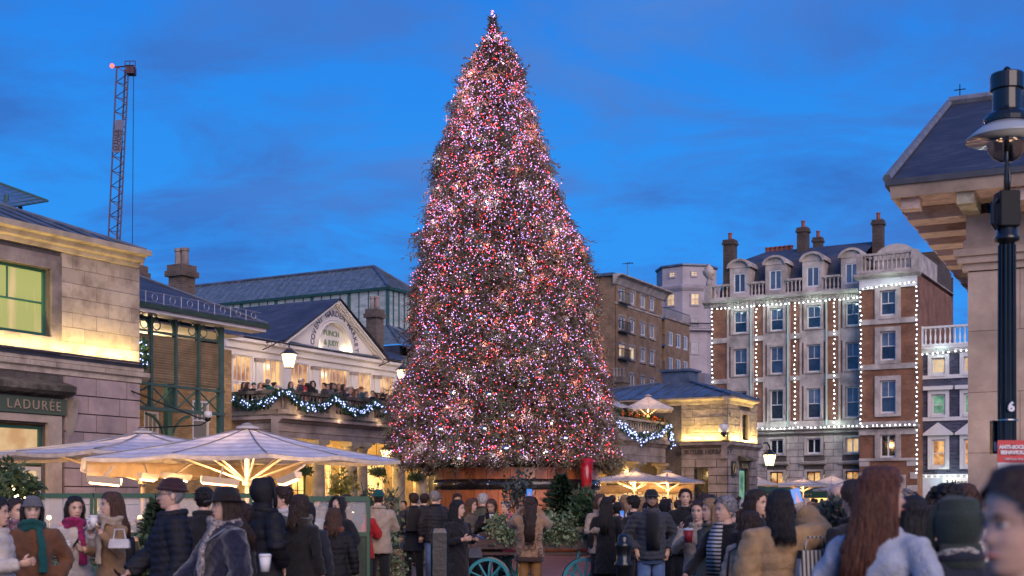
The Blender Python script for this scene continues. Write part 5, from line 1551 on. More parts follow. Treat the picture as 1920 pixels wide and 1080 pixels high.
for txt_, t_ in (('OTHER', .33), ('HOUSE', .72)):
  c_ = b0.lerp(b1, t_).lerp(b3.lerp(b2, t_), .38)
  text_obj(txt_, .85, M['letter_dark'], CRN, (c_.x, -.40, c_.z), (PI/2, -PI/2+tilt, 0), name='lettering', space=1.2, bold=.01)
# ------------------------------------------------------------------ church portico corner on the right
CF = Frame(0, 0, math.atan2(.8987, .4386))
Wp = Vector((.3526*37.1, 37.1))
CF.o = Wp                                  # frame origin: near corner of the wall
CHU = B('church_portico', 'stone church portico corner with deep bracketed eaves and slate gable roof on the right', 'building', CF, 4, -4)
M['church_stone'] = mat('warm_church_stone', (0.44, 0.34, 0.27), .85, var=.32, scale=.8, bump=.35, bscale=14, piece=.07, detail=8)
M['painted_wood'] = mat('peeling_cream_timber', (0.56, 0.42, 0.35), .8, var=.4, scale=2.6, stretch=(1, 1, 3), bump=.5, bscale=20, piece=.10, col2=(.34, .25, .20), thr=(.28, .5), detail=8)
M['church_slate'] = brick_mat('church_slates', (0.035, 0.037, 0.05), (0.06, 0.062, 0.08), (0.015, 0.015, 0.02), w=0.32, h=0.17, rough=.6)
zE_c = 10.45
# wall: front face v' = ... runs along -V' from the corner ; frame: a along U', b along V'. front face is a = 0 (normal -U'), b from 0 down to -22
g = G(); wall_holes(g, 's', 0.0, -22, 0, 0, zE_c-.6, [(-13, -4.4, 0, 7.2)], depth=1.2, thick=1.4); g.box(1.45, 19, -.9, 0, 0, zE_c-.6)
CHU.add('wall', g, M['stone_joint'])
# big ashlar blocks of the pier (front) laid as separate stones
zr = [0.02, 1.6, 3.02, 4.75, 6.5, 8.2]
blk = with_mat(unit_box('stone', 0.0), M['church_stone'])
for i in range(5):
  z0, z1 = zr[i], zr[i+1]
  edges2 = [-4.4, -2.1 if i % 2 else -1.4, 0]
  for j in range(2):
    b0_, b1_ = edges2[j], edges2[j+1]
    CHU.piece('stone_block', blk, None, (-.02, (b0_+b1_)/2, (z0+z1)/2), (.14, b1_-b0_-.012, z1-z0-.012))
CHU.piece('stone_block', blk, None, (-.02, -17.5, 4), (.14, 8.95, 8))
# arch on the right of the pier
cA = -8.7; rA = 4.28
pts = []
n = 26
g = G()
for i in range(n):
  t0, t1 = PI*i/n, PI*(i+1)/n
  p0, p1 = (cA+rA*math.cos(t0), 4.6+rA*.62*math.sin(t0)), (cA+rA*math.cos(t1), 4.6+rA*.62*math.sin(t1))
  g.quad((-.06, p0[0], p0[1]), (-.06, p1[0], p1[1]), (-.06, p1[0], 7.9), (-.06, p0[0], 7.9))
  g.quad((-.06, p0[0], p0[1]), (1.1, p0[0], p0[1]), (1.1, p1[0], p1[1]), (-.06, p1[0], p1[1]))
CHU.add('arch_spandrel', g, M['church_stone'])
g = G(); g.tube([(-.08, cA+(rA+.0)*math.cos(t), 4.6+(rA)*.62*math.sin(t)) for t in np.linspace(0, PI, 26)], .12, 6); CHU.add('arch_moulding', g, M['church_stone'])
g = G(); g.box(-.16, .3, -4.42-.0, -4.0, 4.3, 4.6); CHU.add('impost', g, M['church_stone'])
g = G(); g.box(8, 8.3, -22, 0, 0, 9); CHU.add('back_wall', g, M['church_stone'])
# capital bands at the top of the pier
for (z0, z1, o_) in ((8.22, 8.42, .12), (8.425, 8.62, .24), (8.625, 8.82, .34), (8.825, 9.1, .10), (9.105, zE_c-.62, .03)):
  g = G(); g.box(-.05-o_, .2, -22, .02+o_, z0, z1); CHU.add('capital_moulding', g, M['church_stone'])
# soffit boards, front and side, with projecting brackets (mutules)
OV = 1.85
g = G(); g.box(-OV+.1, .3, -22, OV-.1, zE_c-.30, zE_c-.22); g.box(.31, 20, -.4, OV-.1, zE_c-.30, zE_c-.225); CHU.add('soffit', g, mat('soffit_boards', (0.46, 0.33, 0.27), .85, var=.3, scale=3, bump=.3))
for k in range(12):
  a = .25+k*2.02
  g = G(); g.box(a-.55, a+.35, .03, OV-.22, zE_c-.66, zE_c-.31)
  g.prism([(OV-.22, zE_c-.31), (OV-.22, zE_c-.55), (OV-.06, zE_c-.42), (OV-.06, zE_c-.31)], 0, a-.5, a+.3)
  CHU.add('mutule', g, M['painted_wood'])
for k in range(8):
  b_ = -1.6-k*2.6
  g = G(); g.box(-OV+.22, -.05, b_-.5, b_+.5, zE_c-.66, zE_c-.31); CHU.add('mutule', g, M['painted_wood'])
g = G(); g.box(-OV+.25, -OV+.75, OV-.75-.0, OV-.25, zE_c-.60, zE_c-.302); CHU.add('corner_block', g, M['painted_wood'])
g = G(); g.box(-OV+.15, -.0, OV-2.2, OV-1.75, zE_c-.62, zE_c-.301); CHU.add('corner_beam', g, mat('mossy_cream_timber', (.42, .38, .27), .85, var=.4, scale=3))
# fascia and gutter on both eaves
g = G(); g.prism([(-OV+.1, zE_c-.31), (-OV, zE_c-.31), (-OV-.12, zE_c-.05), (-OV-.12, zE_c+.0), (-OV+.1, zE_c+.0)], 1, -22, OV+.0); CHU.add('fascia', g, M['church_stone'])
g = G(); g.box(-OV+.101, 21, OV-.1, OV+.0, zE_c-.305, zE_c-.0); CHU.add('fascia', g, M['painted_wood'])
g = G(); g.box(-OV-.22, -OV-.02, -22, OV+.12, zE_c+.002, zE_c+.16); g.box(-OV-.0, 21, OV-.02, OV+.14, zE_c+.002, zE_c+.10); CHU.add('gutter', g, M['lead_trim'])
# gable roof: ridge along V'
rr_ = 12.8; zr_ = 16.3
g = G()
e0, e1 = (-OV-.1, OV+.08, zE_c+.16), (-OV-.1, -22, zE_c+.16)
q0, q1 = (-OV+rr_, OV+.08, zr_), (-OV+rr_, -22, zr_)
f0, f1 = (-OV+2*rr_, OV+.08, zE_c+.1), (-OV+2*rr_, -22, zE_c+.1)
th_ = Vector((0, 0, -.14))
g.add([e0, q0, q1, e1], [(0, 1, 2, 3)]); g.add([q0, f0, f1, q1], [(0, 1, 2, 3)])
g.add([Vector(e0)+th_, Vector(q0)+th_, Vector(f0)+th_, Vector(f0), Vector(q0), Vector(e0)], [(0, 1, 4, 5), (1, 2, 3, 4)])
g.add([Vector(p)+th_ for p in (e0, q0, q1, e1)], [(0, 1, 2, 3)]); g.add([Vector(p)+th_ for p in (q0, f0, f1, q1)], [(0, 1, 2, 3)])
CHU.add('roof', g, M['church_slate'])
g = G(); g.tube([Vector(e0)+Vector((0, .0, .06)), Vector(q0)+Vector((0, 0, .06))], .13, 6); g.tube([Vector(q0)+Vector((0, 0, .08)), Vector(q1)+Vector((0, 0, .08))], .2, 6); CHU.add('lead_capping', g, mat('pale_lead', (.20, .21, .24), .6, metal=.2, var=.3, scale=4))
g = G(); g.add([(-OV+.6, OV-.45, zE_c-.2), (-OV+rr_, OV-.45, zr_-.6), (-OV+2*rr_-.6, OV-.45, zE_c-.2)], [(0, 1, 2)]); CHU.add('gable', g, M['church_stone'])
g = G(); g.tube([(-OV+rr_, OV-.3, zr_), (-OV+rr_, OV-.3, zr_+.7)], .02, 4); g.tube([(-OV+rr_, OV-.5, zr_+.5), (-OV+rr_, OV-.1, zr_+.5)], .02, 4); CHU.add('finial', g, M['black_iron'])
# ------------------------------------------------------------------ street lamp in the foreground
LP = thing('street_lamp', 'tall black iron street lamp with a wide white enamel shade and clear glass bowl', 'lamp post', at(1888, 11.0), 0)
dL = 11.0
def zl(y): return zat(y, dL)
M['lamp_black'] = mat('glossy_black_paint', (0.012, 0.013, 0.012), .28, var=.3, scale=5, coat=.4)
g = G(); g.sm = True
prof = [(.16, 0), (.16, .5), (.13, .56), (.11, .75), (.085, .8), (.068, 2.0), (.064, zl(455)), (.10, zl(452)), (.105, zl(446)), (.085, zl(442)), (.085, zl(430)), (.075, zl(428))]
g.lathe(prof, 0, 0, 24)
obj('column', g.mesh('column'), M['lamp_black'], LP)
for k in range(12):
  t = 2*PI*k/12
  g = G(); g.tube([(.070*math.cos(t), .070*math.sin(t), .85), (.064*math.cos(t), .064*math.sin(t), zl(460))], .010, 5); obj('flute', g.mesh('flute'), M['lamp_black'], LP)
g = G(); g.box(-.085, .085, -.085, .085, zl(427), zl(360), .01); obj('gear_box', g.mesh('gear_box'), mat('matt_black_box', (.02, .022, .022), .65, spec=.25), LP)
g = G(); g.tube([(-.09, -.02, zl(375)), (-.125, -.02, zl(385)), (-.125, -.02, zl(420)), (-.09, -.02, zl(430))], .022, 8); obj('gear_handle', g.mesh('gear_handle'), M['lamp_black'], LP, )
# yoke arms of the lantern
g = G(); g.sm = True
g.tube([(-.03, -.05, zl(375)), (-.035, -.06, zl(340)), (-.04, -.10, zl(310)), (-.04, -.12, zl(205))], .016, 6)
g.tube([(.03, .05, zl(355)), (.045, .06, zl(330)), (.045, .10, zl(300)), (.05, .12, zl(250))], .016, 6)
obj('yoke', g.mesh('yoke'), M['lamp_black'], LP)
g = G(); g.sm = True
g.lathe([(.335, zl(262)), (.33, zl(258)), (.24, zl(242)), (.16, zl(230)), (.155, zl(232)), (.23, zl(245)), (.33, zl(262.5))], 0, 0, 40)
obj('shade', g.mesh('shade'), mat('grey_white_enamel', (.40, .43, .44), .3, coat=.3), LP)
g = G(); g.sm = True
g.lathe([(.19, zl(232)), (.195, zl(224)), (.17, zl(216)), (.12, zl(208)), (.118, zl(206)), (.118, zl(171)), (.138, zl(169)), (.138, zl(141)), (.13, zl(139)), (.09, zl(139)), (.025, zl(137)), (.022, zl(131)), (.03, zl(129)), (.012, zl(125))], 0, 0, 28)
obj('hood', g.mesh('hood', smooth=False), M['lamp_black'], LP)
g = G(); g.sm = True
g.lathe([(.165, zl(257)), (.17, zl(266)), (.155, zl(282)), (.11, zl(296)), (.05, zl(303)), (.001, zl(304.5))], 0, 0, 28, cap=False)
gm = mat('clear_bowl_glass', (.9, .9, .92), .03, trans=1.0)
obj('glass_bowl', g.mesh('glass_bowl'), gm, LP)
g = G()
for k in range(7):
  t = 2*PI*k/7; g.tube([(.06*math.cos(t), .06*math.sin(t), zl(262)), (.05*math.cos(t), .05*math.sin(t), zl(256))], .014, 6)
obj('gas_mantles', g.mesh('gas_mantles'), glow('warm_mantle', (1.0, .55, .25), 2.5), LP)
text_obj('6', .11, M['letter_white'], LP, (-.002, -.096, zl(765)), (PI/2, 0, 0), bold=.004)
g = G(); g.lathe([(.093, zl(789)), (.093, zl(787))], 0, 0, 24); obj('clamp_band', g.mesh('clamp_band'), mat('steel_band', (.5, .5, .5), .3, metal=1), LP)
NS = thing('street_notice', 'red and white anti-social behaviour notice fixed to the lamp post', 'sign', at(1900, 10.85, zl(900)), 0)
g = G(); g.box(-.135, .16, -.008, .0, zl(868)-zl(900), zl(827)-zl(900)); obj('red_panel', g.mesh('red_panel'), mat('notice_red', (.55, .035, .04), .45), NS)
g = G(); g.box(-.135, .16, -.0075, .0, zl(885)-zl(900), zl(868.2)-zl(900)); obj('white_panel', g.mesh('white_panel'), mat('notice_white', (.6, .6, .62), .5), NS)
zq = zl(900)
text_obj('ANTI-SOCIAL', .042, M['letter_white'], NS, (.0, -.011, zl(840)-zq), (PI/2, 0, 0), bold=.002)
text_obj('BEHAVIOUR', .042, M['letter_white'], NS, (.0, -.011, zl(850)-zq), (PI/2, 0, 0), bold=.002)
text_obj('ASB Focus Area', .024, M['letter_white'], NS, (.0, -.011, zl(862)-zq), (PI/2, 0, 0))
g = G(); g.tube([(.0+.045*math.cos(t), -.010, zl(845)-zq+.045*math.sin(t)) for t in np.linspace(0, 2*PI, 21)], .003, 4, cap=False); obj('ban_ring', g.mesh('ban_ring'), mat('dark_red_print', (.22, .01, .02), .5), NS)
BX = thing('control_box', 'small black control box on the back of the lamp post with a white label', 'box', at(1866, 11.1, zl(850)), 0)
g = G(); g.box(-.03, .05, -.03, .05, 0, zl(787)-zl(850), .005); obj('case', g.mesh('case'), M['lamp_black'], BX)
g = G(); g.box(-.02, .02, -.036, -.031, .02, .10); obj('sticker', g.mesh('sticker'), MATS['notice_white'], BX)
for b_, a_ in ((-1.5, -3.2), (-6, -3.5), (1.6, 1.5), (1.8, 8)):
  fl = B('ground_floodlight', 'small floodlight on the ground shining up at the church portico', 'floodlight', CF, a_, b_, 0, 'floodlights at the foot of the church')
  g = G(); g.box(-.12, .12, -.1, .1, 0, .16, .01); obj('housing', g.mesh('housing'), M['lamp_black'], fl.root)
  lamp('floodlight_beam', 'SPOT', (0, 0, .22), 420 if b_ < 0 else 900, (1.0, .76, .62), fl.root, shadow_soft_size=.08, spot_size=math.radians(100), spot_blend=.8, to=(.25 if a_ < 0 else 0, .0, 1))
# ------------------------------------------------------------------ the big Christmas tree
dX = 43.6
XT0 = at(938, dX)
CT = thing('christmas_tree', 'giant Christmas tree covered in red and white fairy lights standing in a wooden barrel', 'Christmas tree', XT0, 0)
OUT = [(28, 922, 927), (60, 911, 939), (100, 891, 958), (150, 870, 978), (200, 853, 994), (270, 824, 1012), (350, 814, 1036), (400, 802, 1058), (480, 796, 1096), (540, 784, 1106),
       (600, 772, 1114), (650, 760, 1126), (700, 752, 1140), (760, 748, 1146), (800, 750, 1148), (838, 750, 1156), (864, 757, 1152)]
oz = np.array([zat(o[0], dX) for o in OUT])[::-1]
orad = np.array([(o[2]-o[1])/2/2425*dX for o in OUT])[::-1]
ocx = np.array([((o[2]+o[1])/2-938)/2425*dX for o in OUT])[::-1]
def t_rad(z): return np.maximum(.04, np.interp(z, oz, orad)-.11)
def t_cx(z): return np.interp(z, oz, ocx)
z_lo, z_hi = oz[0], oz[-1]
rg = np.random.default_rng(5)
# lumpy outline: radius factor from a few random lobes
LB = [(rg.uniform(z_lo, z_hi-.6), rg.uniform(0, 2*PI), rg.uniform(.07, .19), rg.uniform(.10, .22), rg.uniform(.06, .14)) for _ in range(420)]+[(rg.uniform(z_lo, z_hi), rg.uniform(0, 2*PI), rg.uniform(.05, .12)*rg.choice([-1, 1], p=[.7, .3])*.6, rg.uniform(.5, 1.3), rg.uniform(.3, .7)) for _ in range(90)]
def lump(z, th):
  f = np.ones_like(z); z = z.astype(np.float32); th = th.astype(np.float32)
  for (z0, t0, a, sz, st) in LB:
    dt = (th-t0+PI) % (2*PI)-PI
    k = (np.abs(z-z0) < 2.2*sz) & (np.abs(dt) < 2.2*st); f[k] += a*np.exp(-((z[k]-z0)/sz)**2-(dt[k]/st)**2)*(1 if st > .2 else min(3.0, 1.6/max(.35, float(t_rad(z0)))))
  return f
def branches(n, z0, z1, rin, rout, seed, length, tri_w):
  """n drooping fronds: each a bent strip plus side needles, as arrays"""
  r = np.random.default_rng(seed)
  # area-weighted height
  zz = r.uniform(0, 1, n*3); z = z0+(z1-z0)*zz; keep = r.uniform(0, orad.max(), n*3) < t_rad(z)+.25
  z = z[keep][:n]; n = len(z)
  th = r.uniform(0, 2*PI, n)
  tw = np.clip(t_rad(z)/1.2, .35, 1.0)
  rad = np.maximum(.02, t_rad(z)*lump(z, th)-tw*length*r.uniform(rin, rout, n))
  base = np.stack([t_cx(z)+rad*np.cos(th), rad*np.sin(th), z], 1)
  outd = np.stack([np.cos(th), np.sin(th), np.zeros(n)], 1)
  L = length*tw*r.uniform(.5, 1.3, n)
  droop = r.uniform(.1, 1.5, n)
  side = np.stack([-np.sin(th), np.cos(th), np.zeros(n)], 1)*r.normal(0, .45, n)[:, None]
  d = outd*r.uniform(.3, 1.0, n)[:, None]+side
  # the top of the tree points up, the skirts hang
  up = np.where(z > z_hi-2.5, .9, -.15)-droop*.55
  d[:, 2] += up
  d /= np.linalg.norm(d, axis=1)[:, None]
  return base, d, L, outd, side
def frond_mesh(name, n, z0, z1, rin, rout, seed, length, m, nneedle=10):
  base, d, L, outd, side = branches(n, z0, z1, rin, rout, seed, length, .05)
  n = len(base); r = np.random.default_rng(seed+9)
  perp = np.cross(d, np.tile([0, 0, 1.0], (n, 1)))+r.normal(0, .25, (n, 3)); perp /= np.linalg.norm(perp, axis=1)[:, None]
  perp2 = np.cross(d, perp)
  V = []; Fc = []
  tip = base+d*L[:, None]+np.array([0, 0, -.10])*L[:, None]
  # central spine: thin triangle
  w = (.010+.012*r.random(n))[:, None]
  V.append(np.stack([base-perp*w, base+perp*w, tip], 1).reshape(-1, 3))
  for k in range(nneedle):
    t = (k+.5)/nneedle
    s = 1 if k % 2 else -1
    p = base*(1-t)+tip*t
    ang = r.uniform(0, 2*PI, n)[:, None]
    q = perp*np.cos(ang)+perp2*np.sin(ang)
    q = q*.9+perp*s*.9
    ln = (L*(.34-.16*t)*r.uniform(.7, 1.2, n))[:, None]
    tipn = p+(q*.75+d*.7)*ln+np.array([0, 0, -.18])*ln
    wn_ = d*(.030*r.uniform(.7, 1.3, n))[:, None]
    V.append(np.stack([p-wn_, p+wn_, tipn], 1).reshape(-1, 3))
  V = np.concatenate(V); nt_ = len(V)//3
  me = bpy.data.meshes.new(name)
  me.vertices.add(len(V)); me.vertices.foreach_set('co', V.astype(np.float32).ravel())
  me.loops.add(len(V)); me.loops.foreach_set('vertex_index', np.arange(len(V), dtype=np.int32))
  me.polygons.add(nt_); me.polygons.foreach_set('loop_start', np.arange(0, len(V), 3, dtype=np.int32)); me.polygons.foreach_set('loop_total', np.full(nt_, 3, dtype=np.int32))
  me.update(calc_edges=True)
  me.materials.append(m)
  return me
def leafmat(name, c1, c2, scale=1.2, rough=.6, transl=.25):
  m = mat(name, c1, rough, var=.5, scale=scale, col2=c2, detail=6)
  return m
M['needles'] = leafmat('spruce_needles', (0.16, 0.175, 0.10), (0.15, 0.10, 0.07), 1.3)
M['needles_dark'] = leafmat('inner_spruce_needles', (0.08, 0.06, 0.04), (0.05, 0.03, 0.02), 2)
o = obj('crown', frond_mesh('crown', 36000, z_lo, z_hi-.1, .10, 1.25, 1, .50, M['needles'], 10), None, CT); o['kind'] = 'stuff'
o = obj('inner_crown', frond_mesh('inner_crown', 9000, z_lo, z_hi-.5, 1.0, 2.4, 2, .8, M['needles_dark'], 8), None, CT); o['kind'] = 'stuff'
o = obj('top_shoots', frond_mesh('top_shoots', 700, z_hi-2.6, z_hi+.0, .3, 1.2, 6, .42, M['needles'], 9), None, CT); o['kind'] = 'stuff'
o = obj('outer_shoots', frond_mesh('outer_shoots', 5200, z_lo, z_hi-.6, -.30, .5, 8, .52, M['needles'], 10), None, CT); o['kind'] = 'stuff'
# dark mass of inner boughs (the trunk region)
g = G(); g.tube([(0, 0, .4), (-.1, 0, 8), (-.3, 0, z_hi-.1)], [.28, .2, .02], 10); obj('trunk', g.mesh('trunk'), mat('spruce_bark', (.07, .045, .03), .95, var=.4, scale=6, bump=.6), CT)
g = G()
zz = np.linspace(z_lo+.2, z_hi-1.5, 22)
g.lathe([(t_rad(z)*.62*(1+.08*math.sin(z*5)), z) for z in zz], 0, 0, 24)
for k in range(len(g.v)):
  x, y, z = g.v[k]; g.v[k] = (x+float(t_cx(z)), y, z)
obj('core_foliage', g.mesh('core_foliage'), mat('dark_needle_mass', (.016, .013, .010), 1.0, var=.5, scale=4, bump=1.0, bscale=6), CT)
# fairy lights
def bulbs(name, n, seed, r, m, rin=.88, rout=1.045, z0=z_lo-.1, z1=z_hi+.15, topbias=.5):
  rr = np.random.default_rng(seed)
  z = z0+(z1-z0)*rr.uniform(0, 1, n*4)
  w = (t_rad(z)+.12)/orad.max()
  # denser towards the tip
  dens = w*(1+topbias*((z-z0)/(z1-z0))*1.6)
  keep = rr.uniform(0, 1.5, len(z)) < dens
  z = z[keep][:n]; n = len(z)
  th = rr.uniform(0, 2*PI, n)
  # strings: bulbs cluster in drifts
  rad = t_rad(z)*lump(z, th)*rr.uniform(rin, rout, n)+.02
  c_ = np.stack([t_cx(z)+rad*np.cos(th), rad*np.sin(th), z], 1)
  rs = r*rr.uniform(.7, 1.35, n)
  octv = np.array([(1, 0, 0), (-1, 0, 0), (0, 1, 0), (0, -1, 0), (0, 0, 1), (0, 0, -1)], float)
  of = np.array([(0, 2, 4), (2, 1, 4), (1, 3, 4), (3, 0, 4), (2, 0, 5), (1, 2, 5), (3, 1, 5), (0, 3, 5)])
  V = (c_[:, None, :]+octv[None]*rs[:, None, None]).reshape(-1, 3)
  Fi = (of[None]+(np.arange(n)*6)[:, None, None]).reshape(-1)
  me = bpy.data.meshes.new(name)
  me.vertices.add(len(V)); me.vertices.foreach_set('co', V.astype(np.float32).ravel())
  me.loops.add(len(Fi)); me.loops.foreach_set('vertex_index', Fi.astype(np.int32))
  nf = len(Fi)//3
  me.polygons.add(nf); me.polygons.foreach_set('loop_start', np.arange(0, nf*3, 3, dtype=np.int32)); me.polygons.foreach_set('loop_total', np.full(nf, 3, dtype=np.int32))
  me.update(calc_edges=True); me.materials.append(m)
  o = obj(name, me, None, CT); o['kind'] = 'stuff'
  return o
M['fairy_white'] = glow('violet_white_fairy_bulb', (0.62, 0.38, 1.0), 4.2)
M['fairy_red'] = glow('red_fairy_bulb', (1.0, 0.035, 0.04), 7.0)
M['fairy_pink'] = glow('pink_fairy_bulb', (1.0, 0.42, 0.62), 3.4)
bulbs('white_fairy_lights', 13500, 11, .0150, M['fairy_white'])
bulbs('red_fairy_lights', 6500, 12, .0152, M['fairy_red'], topbias=.1)
bulbs('pink_fairy_lights', 9000, 13, .0140, M['fairy_pink'])
# point lamps added just outside the needles to brighten the foliage
rl = random.Random(21)
for k in range(210):
  z = z_lo+(z_hi-z_lo-.4)*(1-(1-rl.random())**.62) if k % 2 else z_lo+(z_hi-z_lo-.6)*(k+.5)/210
  th = PI+rl.uniform(-.15, PI+.15); rr_ = float(t_rad(z))*1.0+.16
  lamp('foliage_fill_light', 'POINT', (float(t_cx(z))+rr_*math.cos(th), rr_*math.sin(th), z), 4.5, (1.0, .34, .34) if k % 3 else (.75, .6, 1.0), CT, shadow_soft_size=.03)
# mirror balls
def bauble_mesh(key, r):
  g = G(); g.ellipsoid((0, 0, 0), (r, r, r), 18, 12); me = g.mesh('bauble_'+key); me.materials.append(mat('mirror_facets', (.75, .78, .72), .12, metal=1.0)); me.materials.append(None) if False else None
  return me
BM = {1: bauble_mesh('large', .155), 0: bauble_mesh('small', .115)}
ringm = glow('warm_ring_bulb', (1.0, .6, .45), 2.0)  # tiny glowing bulbs ringing each bauble
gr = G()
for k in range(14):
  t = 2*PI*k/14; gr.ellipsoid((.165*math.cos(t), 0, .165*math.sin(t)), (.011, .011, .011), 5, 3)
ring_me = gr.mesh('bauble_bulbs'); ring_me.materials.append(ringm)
rb_ = random.Random(4)
seen = [(940, 118, 0), (898, 262, 0), (982, 355, 1), (972, 410, 1), (914, 385, 1), (896, 205, 0), (975, 215, 0), (862, 190, 0), (842, 476, 1), (902, 463, 0), (1049, 483, 1), (825, 360, 0), (1037, 352, 0), (868, 252, 0), (948, 292, 0), (890, 370, 0), (855, 350, 0),
    (902, 599, 1), (946, 575, 0), (1024, 584, 0), (964, 623, 0), (906, 650, 0), (998, 664, 1), (1036, 644, 0), (943, 685, 1), (1077, 680, 1), (845, 555, 1), (843, 604, 0), (800, 510, 0), (806, 625, 1), (800, 680, 0), (850, 738, 1), (916, 741, 1), (826, 806, 1), (908, 805, 1), (948, 842, 1), (860, 861, 1),
    (775, 802, 0), (1060, 600, 0), (1103, 640, 0), (1010, 700, 0), (983, 715, 1), (1073, 740, 0), (1112, 765, 0), (1034, 790, 0), (1059, 823, 1), (975, 823, 0), (868, 520, 0), (911, 520, 0), (975, 510, 1), (1047, 430, 0), (1063, 452, 0), (880, 440, 0), (930, 360, 0), (862, 520, 0), (1080, 560, 0), (1024, 848, 0), (1100, 860, 0), (960, 780, 0), (880, 780, 0), (1000, 560, 0), (784, 735, 0), (1085, 520, 0)]
for (px, py, big) in seen:
  z = zat(py, dX); r_ = float(t_rad(z)); cx_ = float(t_cx(z)); x = (px-938)/2425*dX
  u = max(-.93, min(.93, (x-cx_)/max(r_, .1))); px = 938+(cx_+u*r_)/dX*2425
  y = -r_*math.sqrt(max(0, 1-u*u))*1.04
  z = zat(py, dX+y); x = (px-960)/2425*(dX+y)-XT0.x
  b_ = obj('bauble', BM[big], None, None, XT0+Vector((x, y, z)))
  where = 'upper' if py < 300 else ('middle' if py < 600 else 'lower')
  side = 'left' if u < -.33 else ('right' if u > .33 else 'centre'); bs = ('large' if big else 'small')
  tag(b_, bs+' mirror bauble with warm bulbs, '+side+' of the '+where+' part of the Christmas tree', 'bauble', bs+' mirror baubles, '+side+' of the '+where+' tree')
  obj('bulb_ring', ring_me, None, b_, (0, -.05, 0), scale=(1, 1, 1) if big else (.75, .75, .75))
# barrel: staves and hoop
BR = thing('tree_barrel', 'huge round wooden barrel with dark hoop carrying the Christmas tree', 'barrel', XT0+Vector((.55, 0, 0)), 0)
M['stave'] = mat('varnished_orange_wood', (0.58, 0.17, 0.05), .4, var=.45, scale=2.5, stretch=(1, 1, .35), bump=.2, bscale=14, piece=.22, coat=.4, detail=8)
zb_t = zat(876, dX-2.5)
NS_ = 44; Rb = 2.72
sg = G(); wst = 2*PI*Rb/NS_*.985
for (u0, u1, v0, v1) in ((-wst/2, wst/2, -.05, .05),):
  sg.hull([(u0, -.05, 0), (u1, -.05, 0), (u0*.96, .05, 0), (u1*.96, .05, 0), (u0*1.0, -.05, 1), (u1*1.0, -.05, 1), (u0*.96, .05, 1), (u1*.96, .05, 1)])
sme = sg.mesh('stave'); sme.materials.append(M['stave'])
for k in range(NS_):
  t = 2*PI*k/NS_
  obj('stave', sme, None, BR, (Rb*math.cos(t), Rb*math.sin(t), 0), (0, 0, t+PI/2), (1, 1, zb_t))
g = G();
zh0, zh1 = zat(918, dX-2.7), zat(897.5, dX-2.7)
g.lathe([(Rb+.055, zh0), (Rb+.10, zh0+.01), (Rb+.10, zh1-.01), (Rb+.055, zh1)], 0, 0, 48);
obj('hoop', g.mesh('hoop', smooth=True), mat('dark_shiny_hoop', (.035, .028, .026), .25, var=.6, scale=3, bump=.6, bscale=8, coat=.5), BR)
g = G(); g.lathe([(Rb-.1, zb_t-.3), (Rb-.12, zb_t-.25)], 0, 0, 32); obj('soil', g.mesh('soil'), mat('dark_soil', (.02, .015, .012), 1), BR)
for t in (-1.15, -1.9, -.45):
  g = G(); x, y = (Rb+.14)*math.cos(t), (Rb+.14)*math.sin(t)
  g.sm = True; g.ellipsoid((x, y, (zh0+zh1)/2), (.05, .05, .05), 8, 6); obj('rivet', g.mesh('rivet'), mat('bright_steel', (.7, .7, .7), .25, metal=1), BR)
# red ribbon post beside the barrel
RP = thing('red_wrapped_post', 'glossy red wrapped post leaning at the right side of the barrel', 'post', at(1095, dX-2.6), 0)
g = G(); g.sm = True
g.tube([(0, 0, 0), (.02, 0, .9), (0.02, 0, 1.6), (.08, 0, 2.3), (0.05, 0, 3.0)], [.08, .09, .11, .17, .25], 14)
obj('wrap', g.mesh('wrap'), mat('glossy_red_foil', (.42, .01, .015), .3, var=.3, scale=4, bump=.8, bscale=6, coat=.5), RP)
# ------------------------------------------------------------------ foliage helpers
M['leaf_green'] = mat('mid_green_leaves', (0.085, 0.13, 0.045), .55, var=.5, scale=6, col2=(.03, .055, .02))
M['leaf_ivy'] = mat('variegated_ivy_leaves', (0.30, 0.36, 0.20), .5, var=.6, scale=14, col2=(.05, .10, .04))
M['leaf_fir'] = mat('fir_needles', (0.05, 0.09, 0.05), .6, var=.4, scale=8, col2=(.02, .045, .025))
M['leaf_cypress'] = mat('cypress_sprays', (0.065, 0.13, 0.045), .6, var=.5, scale=7, col2=(.02, .05, .02))
M['leaf_grey'] = mat('grey_green_leaves', (0.07, 0.10, 0.09), .6, var=.4, scale=7, col2=(.025, .035, .035))
M['bark'] = mat('thin_bark', (.08, .055, .04), .9)
def arr_mesh(name, V, k, m):
  """mesh from an (n*k, 3) array of separate k-gons"""
  V = np.asarray(V, np.float32).reshape(-1, 3); n = len(V)//k
  me = bpy.data.meshes.new(name)
  me.vertices.add(len(V)); me.vertices.foreach_set('co', V.ravel())
  me.loops.add(len(V)); me.loops.foreach_set('vertex_index', np.arange(len(V), dtype=np.int32))
  me.polygons.add(n); me.polygons.foreach_set('loop_start', np.arange(0, len(V), k, dtype=np.int32)); me.polygons.foreach_set('loop_total', np.full(n, k, dtype=np.int32))
  me.update(calc_edges=True); me.materials.append(m)
  return me
def rand_unit(r, n):
  v = r.normal(size=(n, 3)); return v/np.linalg.norm(v, axis=1)[:, None]
def leaf_quads(P, size, r, stretch=1.6, hang=0.0):
  n = len(P); a = rand_unit(r, n); a[:, 2] -= hang; a /= np.linalg.norm(a, axis=1)[:, None]
  b = np.cross(a, rand_unit(r, n)); b /= np.linalg.norm(b, axis=1)[:, None]
  s = (size*r.uniform(.6, 1.4, n))[:, None]
  return np.stack([P, P+a*s*stretch*.5+b*s*.42, P+a*s*stretch, P+a*s*stretch*.5-b*s*.42], 1)
